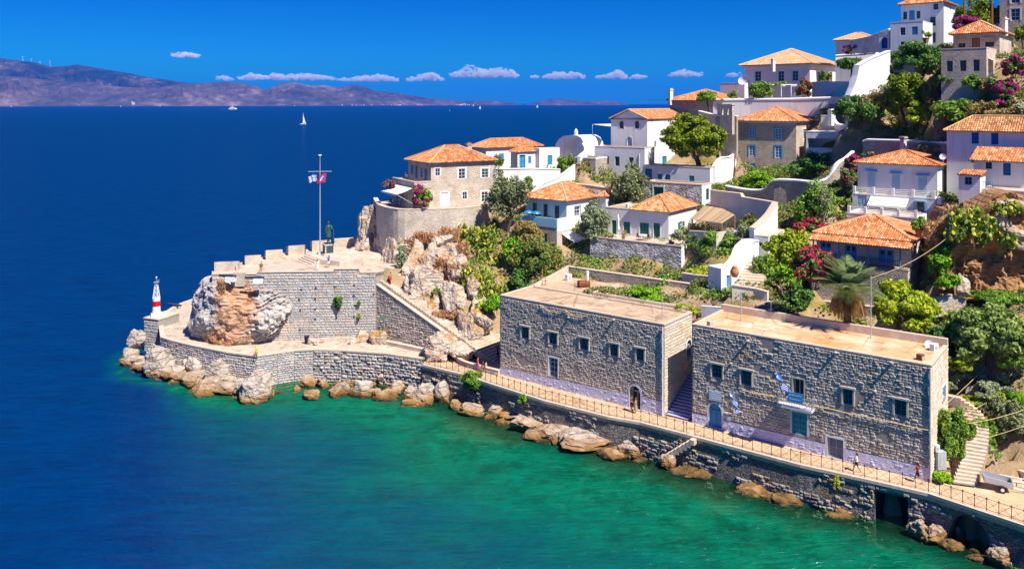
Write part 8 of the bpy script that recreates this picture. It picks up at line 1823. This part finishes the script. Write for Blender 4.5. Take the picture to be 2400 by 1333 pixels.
def dish(label, px, py, D, r, aim, mat="white_paint", group="satellite dishes on the roofs"):
 c = at(px, py, D); t = thing("satellite_dish", label, "satellite dish", c - Vector((0, 0, r + .4)), group); d = Vector(aim).normalized(); s_ = d.cross(Vector((0, 0, 1))).normalized(); up_ = s_.cross(d); mb = MB(); n = 16; base = 0
 for q in range(5):
  rr = r * q / 4
  for i in range(n): a = 6.283 * i / n; mb.v.append(tuple(c + (s_ * math.cos(a) + up_ * math.sin(a)) * rr - d * (.28 * r * (1 - (q / 4) ** 2))))
 for q in range(4):
  for i in range(n): j = (i + 1) % n; mb.f.append((q * n + i, q * n + j, (q + 1) * n + j, (q + 1) * n + i)); mb.m.append(0)
 mb.build("reflector", m(mat), t, smooth=True); mb = MB(); mb.tube([c - d * .3 * r, c - d * .35 * r - Vector((0, 0, r + .45))], .05, 6); mb.build("stand", m("galvanised"), t); mb = MB(); mb.tube([c - up_ * r, c + d * r * .8 - up_ * .2 * r], .025, 4); mb.build("feed_arm", m("galvanised"), t)
dish("big white satellite dish on the cliff house roof", 1077, 369, 136, .8, (.1, -1, .35)); dish("white satellite dish at the right end of the rust stained roof", 2178, 808, 79.5, .42, (-.3, -1, .4))
dish("white dish shaped hood tipped up on the skyline annexe roof", 1740, 190, 168, .9, (-.6, -.8, .3)); dish("small white dish behind the balconied house's roof end", 2210, 368, 104, .4, (-.6, -.8, .3))
def crate(name, label, px, py, D, w, d, h_, mat, rz=.6, cat=None, leg=.0):
 c = at(px, py, D); t = thing(name, label, cat or name.replace("_", " "), c); mb = MB(); mb.cbox(c + Vector((0, 0, leg)), w, d, h_, rz); mb.cbox(c + Vector((0, 0, leg + h_)), w * 1.04, d * 1.04, .04, rz); mb.build("casing", m(mat), t)
 mb = MB(); ca, sa = math.cos(rz), math.sin(rz); mb.cbox(c + Vector((sa * d * .5, -ca * d * .5, leg + h_ * .2)), w * .6, .04, h_ * .6, rz); mb.build("grille", m("grey_paint" if mat != "grey_paint" else "galvanised"), t); return t
crate("air_conditioner", "white air conditioner box beside the roof dish", 2189, 822, 78.5, .75, .45, .6, "white_paint"); crate("roof_hatch", "rusty square vent near the right end of the stained roof", 2157, 846, 75.6, .5, .5, .55, "rust", cat="vent")
crate("roof_vent", "small brown chimney vent in the middle of the stained roof", 1950, 806, 82.5, .4, .4, .55, "terracotta_pot", cat="vent"); crate("roof_vent", "stubby stone block on the stained roof's left front corner", 1664, 764, 87, .5, .45, .45, "cut_stone", cat="vent")
crate("water_tank", "white tank on the back of the brown roof terrace", 1332, 660, 112, .7, .6, .9, "whitewash"); crate("electric_cabinet", "grey electric cabinet beside the second building's corner", 2203, 1098, 74.6, .9, .6, 1.5, "grey_paint", .25); crate("meter_box", "small white meter box on the second building's side wall", 2196, 1058, 74.4, .35, .3, .55, "white_paint", .25)
crate("air_conditioner", "white air conditioner under the balconied house's side passage", 2205, 480, 99.5, .8, .5, .8, "white_paint", .6); crate("air_conditioner", "white air conditioner on the green shuttered house's flat roof", 1473, 489, 124, .7, .45, .6, "white_paint"); crate("air_conditioner", "white air conditioner behind the orange roof of the porch house", 1405, 458, 133, .7, .45, .55, "white_paint")
c = at(1368, 676, 108); t = thing("boiler", "rusty drum boiler with a white flue on the brown roof terrace", "boiler", c); mb = MB(); mb.tube([c + Vector((-.7, -.2, .55)), c + Vector((.7, .2, .55))], .5, 14); mb.build("drum", m("rust"), t); mb = MB(); mb.tube([c + Vector((.5, .1, .9)), c + Vector((.5, .1, 2.2))], .2, 8); mb.build("flue", m("white_paint"), t); mb = MB(); mb.cbox(c + Vector((-.45, -.1, -.05)), .15, .7, .3, .2); mb.cbox(c + Vector((.45, .1, -.05)), .15, .7, .3, .2); mb.build("cradle", m("rust"), t)
# blue pipes on the stained roof
c = at(2040, 802, 83); mb = MB()
for i in range(5): mb.tube([c + Vector((-1.1, i * .12, .06 + .02 * i)), c + Vector((1.0 + .2 * i, .3 + i * .1, .06))], .04, 5)
mb.build("pipe_bundle", m("plastic_blue"), label="bundle of blue pipes lying on the rust stained roof", cat="pipes")

# ---------------------------------------------------------------- terrace furniture
def chair(label, p, rz, mat="wood_brown", group=None):
 p = Vector(p); t = thing("chair", label, "chair", p, group); ca, sa = math.cos(rz), math.sin(rz); q = lambda x, y, z: p + Vector((ca * x - sa * y, sa * x + ca * y, z)); mb = MB(); mb.cbox(q(0, 0, .42), .44, .44, .05, rz); mb.build("seat", m(mat), t); mb = MB(); mb.cbox(q(0, .21, .45), .44, .05, .5, rz); mb.build("backrest", m(mat), t)
 for x in (-.19, .19):
  for y in (-.19, .19): mb = MB(); mb.tube([q(x, y, 0), q(x, y, .42)], .025, 4); mb.build("leg", m(mat), t)
def table(label, p, r=.55, mat="wood_brown", cloth=None):
 p = Vector(p); t = thing("table", label, "table", p); mb = MB(); mb.lathe(p + Vector((0, 0, .72)), [(r, 0), (r, .05)], 14); mb.build("table_top", m(cloth or mat), t); mb = MB(); mb.lathe(p, [(.3, 0), (.06, .06), (.05, .72)], 8); mb.build("leg", m(mat), t)
zt1 = 21.26
for i, (px, py, lb) in enumerate(((915, 481, "brown chair on the cliff house's lower terrace, nearest the sea"), (925, 478, "brown chair under the white awning"), (937, 485, "brown chair at the front of the cliff house's lower terrace"), (965, 487, "orange brown chair by the bougainvillea"))): chair(lb, gz(px, py, zt1), i * 1.3, "wood_brown")
table("round brown table on the cliff house's lower terrace", gz(928, 482.5, zt1)); table("second table, covered in blue, on the cliff house's lower terrace", gz(956, 486, zt1), .5, cloth="blue_cloth")
chair("orange chair on the cliff house's upper roof terrace", gz(952, 417.5, 24.86), 2, "terracotta_pot")
zt2 = KG.zt
for px, py, rz, lb in ((1466, 556.5, .3, "wooden chair under the green shuttered house's left window"), (1497, 563, 2.0, "wooden chair left of the white table on the high terrace"), (1517, 565, -1.0, "wooden chair right of the white table on the high terrace")): chair(lb, gz(px, py, zt2), rz)
table("white topped table between the wooden chairs on the high terrace", gz(1507, 564, zt2), .6, cloth="white_cloth")
pb_ = gz(1449, 557, zt2); t = thing("parasol", "tall closed white parasol on the green shuttered house's terrace", "parasol", pb_); mb = MB(); mb.lathe(pb_, [(.3, 0), (.3, .1), (.04, .12), (.03, 3.3)], 8); mb.build("pole", m("white_paint"), t); mb = MB(); mb.lathe(pb_ + Vector((0, 0, 1.0)), [(.20, 0), (.22, .2), (.12, 1.3), (.17, 1.5), (.05, 2.3)], 10); mb.build("canopy", m("white_cloth"), t, smooth=True)
def pot(label, p, r=.25, mat="terracotta_pot", leaf="leaf_green", n=120, group="terracotta flower pots"):
 p = Vector(p); PN[0] += 1; rs = np.random.RandomState(PN[0]); t = thing("flower_pot", label, "flower pot", p, group); mb = MB(); mb.lathe(p, [(r * .65, 0), (r, r * 1.5), (r * 1.08, r * 1.5), (r * 1.08, r * 1.7), (r * .8, r * 1.7)], 10); mb.build("pot", m(mat), t); P_, N_p = crown_pts(p + Vector((0, 0, r * 2.6)), (r * 1.5,) * 3, n, rs, 8, .45); quad_mesh("foliage", leaves(P_, N_p, r * .5, rs), leaf, t)
for px, lb in ((1419, "small flower pot at the left end of the high terrace"), (1427, "second small flower pot from the left on the high terrace"), (1434, "broad flower pot left of the closed parasol"), (1461, "flower pot right of the closed parasol")): pot(lb, gz(px, 559 + (px - 1419) * .11, zt2), .22)
pot("large terracotta pot with a tall plant behind the veranda villa's roof", at(2158, 560, 93), .62, n=500); pot("terracotta pot on the balconied house's lower terrace", gz(1994, 492, k2.zt + .02), .3, n=60); pot("terracotta pot by the tall white hilltop house's corner", at(2170, 103, 129), .5, n=200)
big = at(1722, 650, 96.5); mb = MB(); mb.lathe(big, [(.28, 0), (.5, .45), (.48, .8), (.25, 1.15), (.3, 1.25)], 14); mb.build("jar", m("terracotta_pot"), label="big terracotta jar beside the foot of the garden steps", cat="jar", smooth=True)
cb_ = gz(1576, 573, zt2); mb = MB(); mb.cbox(cb_, .45, .4, .35, .4); mb.build("crate", m("red_cloth"), label="bright red crate on the green shuttered house's terrace", cat="crate"); cb_ = gz(1571, 571, zt2); mb = MB(); mb.lathe(cb_, [(.2, 0), (.24, .4), (.2, .42)], 10); mb.build("bucket", m("teal_paint"), label="teal bucket next to the red crate", cat="bucket")
# kayak like cushions drying on the blue porch
for i, (px, lb) in enumerate(((1238, "blue parasol folded on the blue porch, left one"), (1256, "blue parasol folded on the blue porch, right one"))):
 c = at(px, 499.5 + i * 1.6, 125); mb = MB(); mb.lathe(c, [(.75, 0), (.6, .2), (.05, .38)], 12); mb.build("parasol", m("plastic_blue"), label=lb, cat="parasol")

# ---------------------------------------------------------------- trailer, boat frame, wires
tc = gz(2338, 1146, ZP + .01); t = thing("trailer", "grey tipped box trailer with a drawbar in the sandy yard", "trailer", tc); dx = Vector((.93, -.37, 0)); dy = Vector((.37, .93, 0)); up_ = Vector((0, 0, 1)); tl = Vector((0, 0, .0))
Q = lambda x, y, z: tc + dx * x + dy * y + up_ * (z + .12 * -x + .55)
mb = MB()
for (x0, x1, y0, y1, z0, z1) in ((-1.1, 1.1, -.65, .65, 0, .05), (-1.1, 1.1, -.68, -.62, .05, .5), (-1.1, 1.1, .62, .68, .05, .5), (1.05, 1.1, -.62, .62, .05, .5), (-1.1, -1.05, -.62, .62, .05, .5)):
 mb.add([Q(x, y, z) for x in (x0, x1) for y in (y0, y1) for z in (z0, z1)], ((0, 1, 3, 2), (4, 6, 7, 5), (0, 4, 5, 1), (2, 3, 7, 6), (0, 2, 6, 4), (1, 5, 7, 3)))
mb.build("body", m("galvanised"), t)
for y in (-.78, .78):
 mb = MB(); c = tc + dx * .25 + dy * y + up_ * .3; mb.tube([c - dy * .09, c + dy * .09], .3, 14); w_ = mb.build("wheel", m("black_cloth"), t); mb = MB(); mb.tube([c - dy * .1, c + dy * .1], .15, 10); mb.build("rim", m("white_paint"), w_)
mb = MB(); mb.tube([Q(1.0, -.3, 0), Q(2.6, 0, -.1)], .04, 5); mb.tube([Q(1.0, .3, 0), Q(2.6, 0, -.1)], .04, 5); mb.tube([Q(-1.1, -.5, 0), Q(-1.2, -.5, .75)], .035, 5); mb.build("drawbar", m("galvanised"), t)
fc0 = gz(2328, 1119, 5.0); t = thing("boat_trailer", "long white tubular boat trailer frame against the low stone wall", "boat trailer", fc0); mb = MB(); d1 = Vector((.86, -.45, 0)); s1 = Vector((.45, .86, 0))
for s_ in (0, .9): mb.tube([fc0 + s1 * s_, fc0 + s1 * s_ + d1 * 5], .05, 5)
for x in (.2, 2.2, 4.6): mb.tube([fc0 + d1 * x, fc0 + d1 * x + s1 * .9], .045, 5); mb.tube([fc0 + d1 * x, fc0 + d1 * x - Vector((0, 0, .5))], .04, 5); mb.tube([fc0 + d1 * x + s1 * .9, fc0 + d1 * x + s1 * .9 - Vector((0, 0, .5))], .04, 5)
mb.build("frame", m("white_paint"), t); mb = MB(); mb.tube([fc0 + d1 * 1.1 + Vector((0, 0, .12)), fc0 + d1 * 1.5 + Vector((0, 0, .12))], .14, 8); mb.build("roller", m("terracotta_pot"), t)
def wire(label, a, b, sag=.4, mat="straw", r=.022):
 mb = MB(); a, b = Vector(a), Vector(b); mb.tube([a.lerp(b, i / 14) - Vector((0, 0, sag * 4 * (i / 14) * (1 - i / 14))) for i in range(15)], r, 4); mb.build("cable", m(mat), label=label, cat="cable", group="overhead cables at the right edge")
wr = lambda v_, z_: h2.fr.P(v_, z_, .1)
wire("overhead cable running up from the second building to the top right", wr(6.5, 9.6), at(2420, 738, 90)); wire("overhead cable just below the topmost one, to the right edge", wr(4.5, 8.2), at(2420, 868, 84)); wire("nearly level overhead cable crossing the olive trees", wr(3.0, 8.6), at(2420, 953, 78)); wire("lowest overhead cable crossing the curved steps", wr(2.6, 7.0), at(2420, 990, 75))
wire("long slack cable from the mast to the slope under the brown cliff", at(2041, 652, 82.5), at(2218, 560, 88), .5)
mb = MB(); pts = [h2.fl.P(u, h2.zb + 4.6 - .06 * abs(math.sin(u * 1.1)), .16) for u in np.linspace(5.5, h2.fl.L - .2, 24)]; mb.tube(pts, .035, 4); mb.build("wall_cable", m("straw"), h2.root)
mb = MB(); a, b = h1.fl.P(6.2, h1.zt - .15, .14), h1.fl.P(13.2, h1.zt - .2, .14); mb.tube([a.lerp(b, i / 16) - Vector((0, 0, .55 * abs(math.sin(i / 16 * math.pi * 2)))) for i in range(17)], .035, 4); mb.build("wall_cable", m("straw"), h1.root)

# ---------------------------------------------------------------- boats
def sailboat(label, px, yb, ht, heel=.08, main=True, group="sailing boats out on the strait"):
 D = F * (HC - SEA) / (yb - HZ); b = Vector(((px - 1200) / F * D, D, SEA)); s_ = D / F; L_ = ht * s_ * .62; t = thing("sailboat", label, "sailing boat", b, group); mb = MB(); n = 9
 prof = [(-.5, .10), (-.35, .15), (0, .17), (.3, .12), (.5, .0)]
 vs = [];
 for x, w in prof: vs += [(b.x + x * L_, b.y - w * L_, .13 * L_), (b.x + x * L_, b.y + w * L_, .13 * L_), (b.x + x * L_ * .92, b.y, -.05 * L_)]
 fs = []
 for i in range(4): k = i * 3; fs += [(k, k + 3, k + 4, k + 1), (k, k + 2, k + 5, k + 3), (k + 1, k + 4, k + 5, k + 2)]
 fs += [(0, 1, 2)]; mb.add(vs, fs); mb.cbox((b.x - .05 * L_, b.y, .13 * L_), L_ * .4, L_ * .14, L_ * .07); mb.build("hull", m("white_paint"), t, fix=True)
 mb = MB(); top = Vector((b.x + heel * ht * s_, b.y, ht * s_)); foot = Vector((b.x + .05 * L_, b.y, .15 * L_)); mb.tube([foot, top], max(.06, .012 * ht * s_), 5); mb.build("mast", m("white_paint"), t)
 if main:
  mb = MB(); q = (foot + Vector((0, 0, .12 * L_)), foot + Vector((-.5 * L_, 0, .14 * L_)), top); mb.add(list(q) + [p + Vector((0, .05 * L_, 0)) for p in q], ((0, 1, 2), (5, 4, 3), (0, 3, 4, 1), (1, 4, 5, 2), (2, 5, 3, 0))); mb.build("mainsail", m("white_cloth"), t)
 q = (Vector((b.x + .47 * L_, b.y, .15 * L_)), foot + Vector((.02 * L_, 0, .15 * L_)), foot.lerp(top, .85)); mb = MB(); mb.add(list(q) + [p + Vector((0, .04 * L_, 0)) for p in q], ((0, 1, 2), (5, 4, 3), (0, 3, 4, 1), (1, 4, 5, 2), (2, 5, 3, 0))); mb.build("jib", m("white_cloth"), t)
sailboat("nearest white sailing boat with a bare mast, left of the flagpole", 709, 293, 28, .06, False)
for px, yb, ht, lb in ((1259, 254, 8, "white sail in front of the small far island's left end"), (1125, 257, 9, "white sail left of the small far island"), (1110, 250.5, 5, "tiny white sail just left of the leftmost island sail"), (1370, 247.5, 5, "tiny white sail under the far island's right slope"), (1438, 247.5, 5, "tiny white sail at the far island's right end"), (283, 251.5, 4, "tiny white sail under the left mountains, left one"), (375, 251, 4, "tiny white sail under the left mountains, right one"), (1054, 261, 3, "tiny white boat furthest left of the island sails"), (690, 250, 3, "tiny white boat right of the motor yacht"), (26, 252.5, 4, "tiny white sail at the far left edge of the strait")): sailboat(lb, px, yb, ht)
D = F * (HC - SEA) / (257.5 - HZ); b = Vector(((546 - 1200) / F * D, D, SEA)); s_ = D / F; t = thing("motor_yacht", "white motor yacht trailing a pale wake under the left mountains", "yacht", b); mb = MB(); Ly = 20 * s_
mb.add([(b.x - .5 * Ly, b.y - 6, 0), (b.x + .42 * Ly, b.y - 4, 0), (b.x + .42 * Ly, b.y + 4, 0), (b.x - .5 * Ly, b.y + 6, 0), (b.x - .5 * Ly, b.y - 7, 2.3 * s_), (b.x + .5 * Ly, b.y - 1, 3.0 * s_), (b.x + .5 * Ly, b.y + 1, 3.0 * s_), (b.x - .5 * Ly, b.y + 7, 2.3 * s_)], ((0, 3, 2, 1), (4, 5, 6, 7), (0, 1, 5, 4), (1, 2, 6, 5), (2, 3, 7, 6), (3, 0, 4, 7))); mb.build("hull", m("white_paint"), t)
mb = MB(); mb.cbox((b.x - .06 * Ly, b.y, 2.3 * s_), .6 * Ly, 10, 2.0 * s_); mb.cbox((b.x - .08 * Ly, b.y, 4.3 * s_), .36 * Ly, 8, 1.8 * s_); mb.build("cabin", m("white_paint"), t); mb = MB(); mb.tube([(b.x - .05 * Ly, b.y, 6 * s_), (b.x - .08 * Ly, b.y, 10 * s_)], .35 * s_, 5); mb.build("mast", m("white_paint"), t); mb = MB(); mb.cbox((b.x - .06 * Ly, b.y - 5.1, 2.9 * s_), .5 * Ly, .3, .6 * s_); mb.build("window_band", m("glass_dark"), t)
mb = MB(); mb.add([(b.x - .5 * Ly, b.y - 3, 1.05), (b.x - .5 * Ly, b.y + 3, 1.05), (b.x - 1.6 * Ly, b.y + 9, 1.05), (b.x - 1.6 * Ly, b.y - 9, 1.05)], ((0, 1, 2, 3),)); mb.build("wake", m("white_cloth"), kind="stuff")
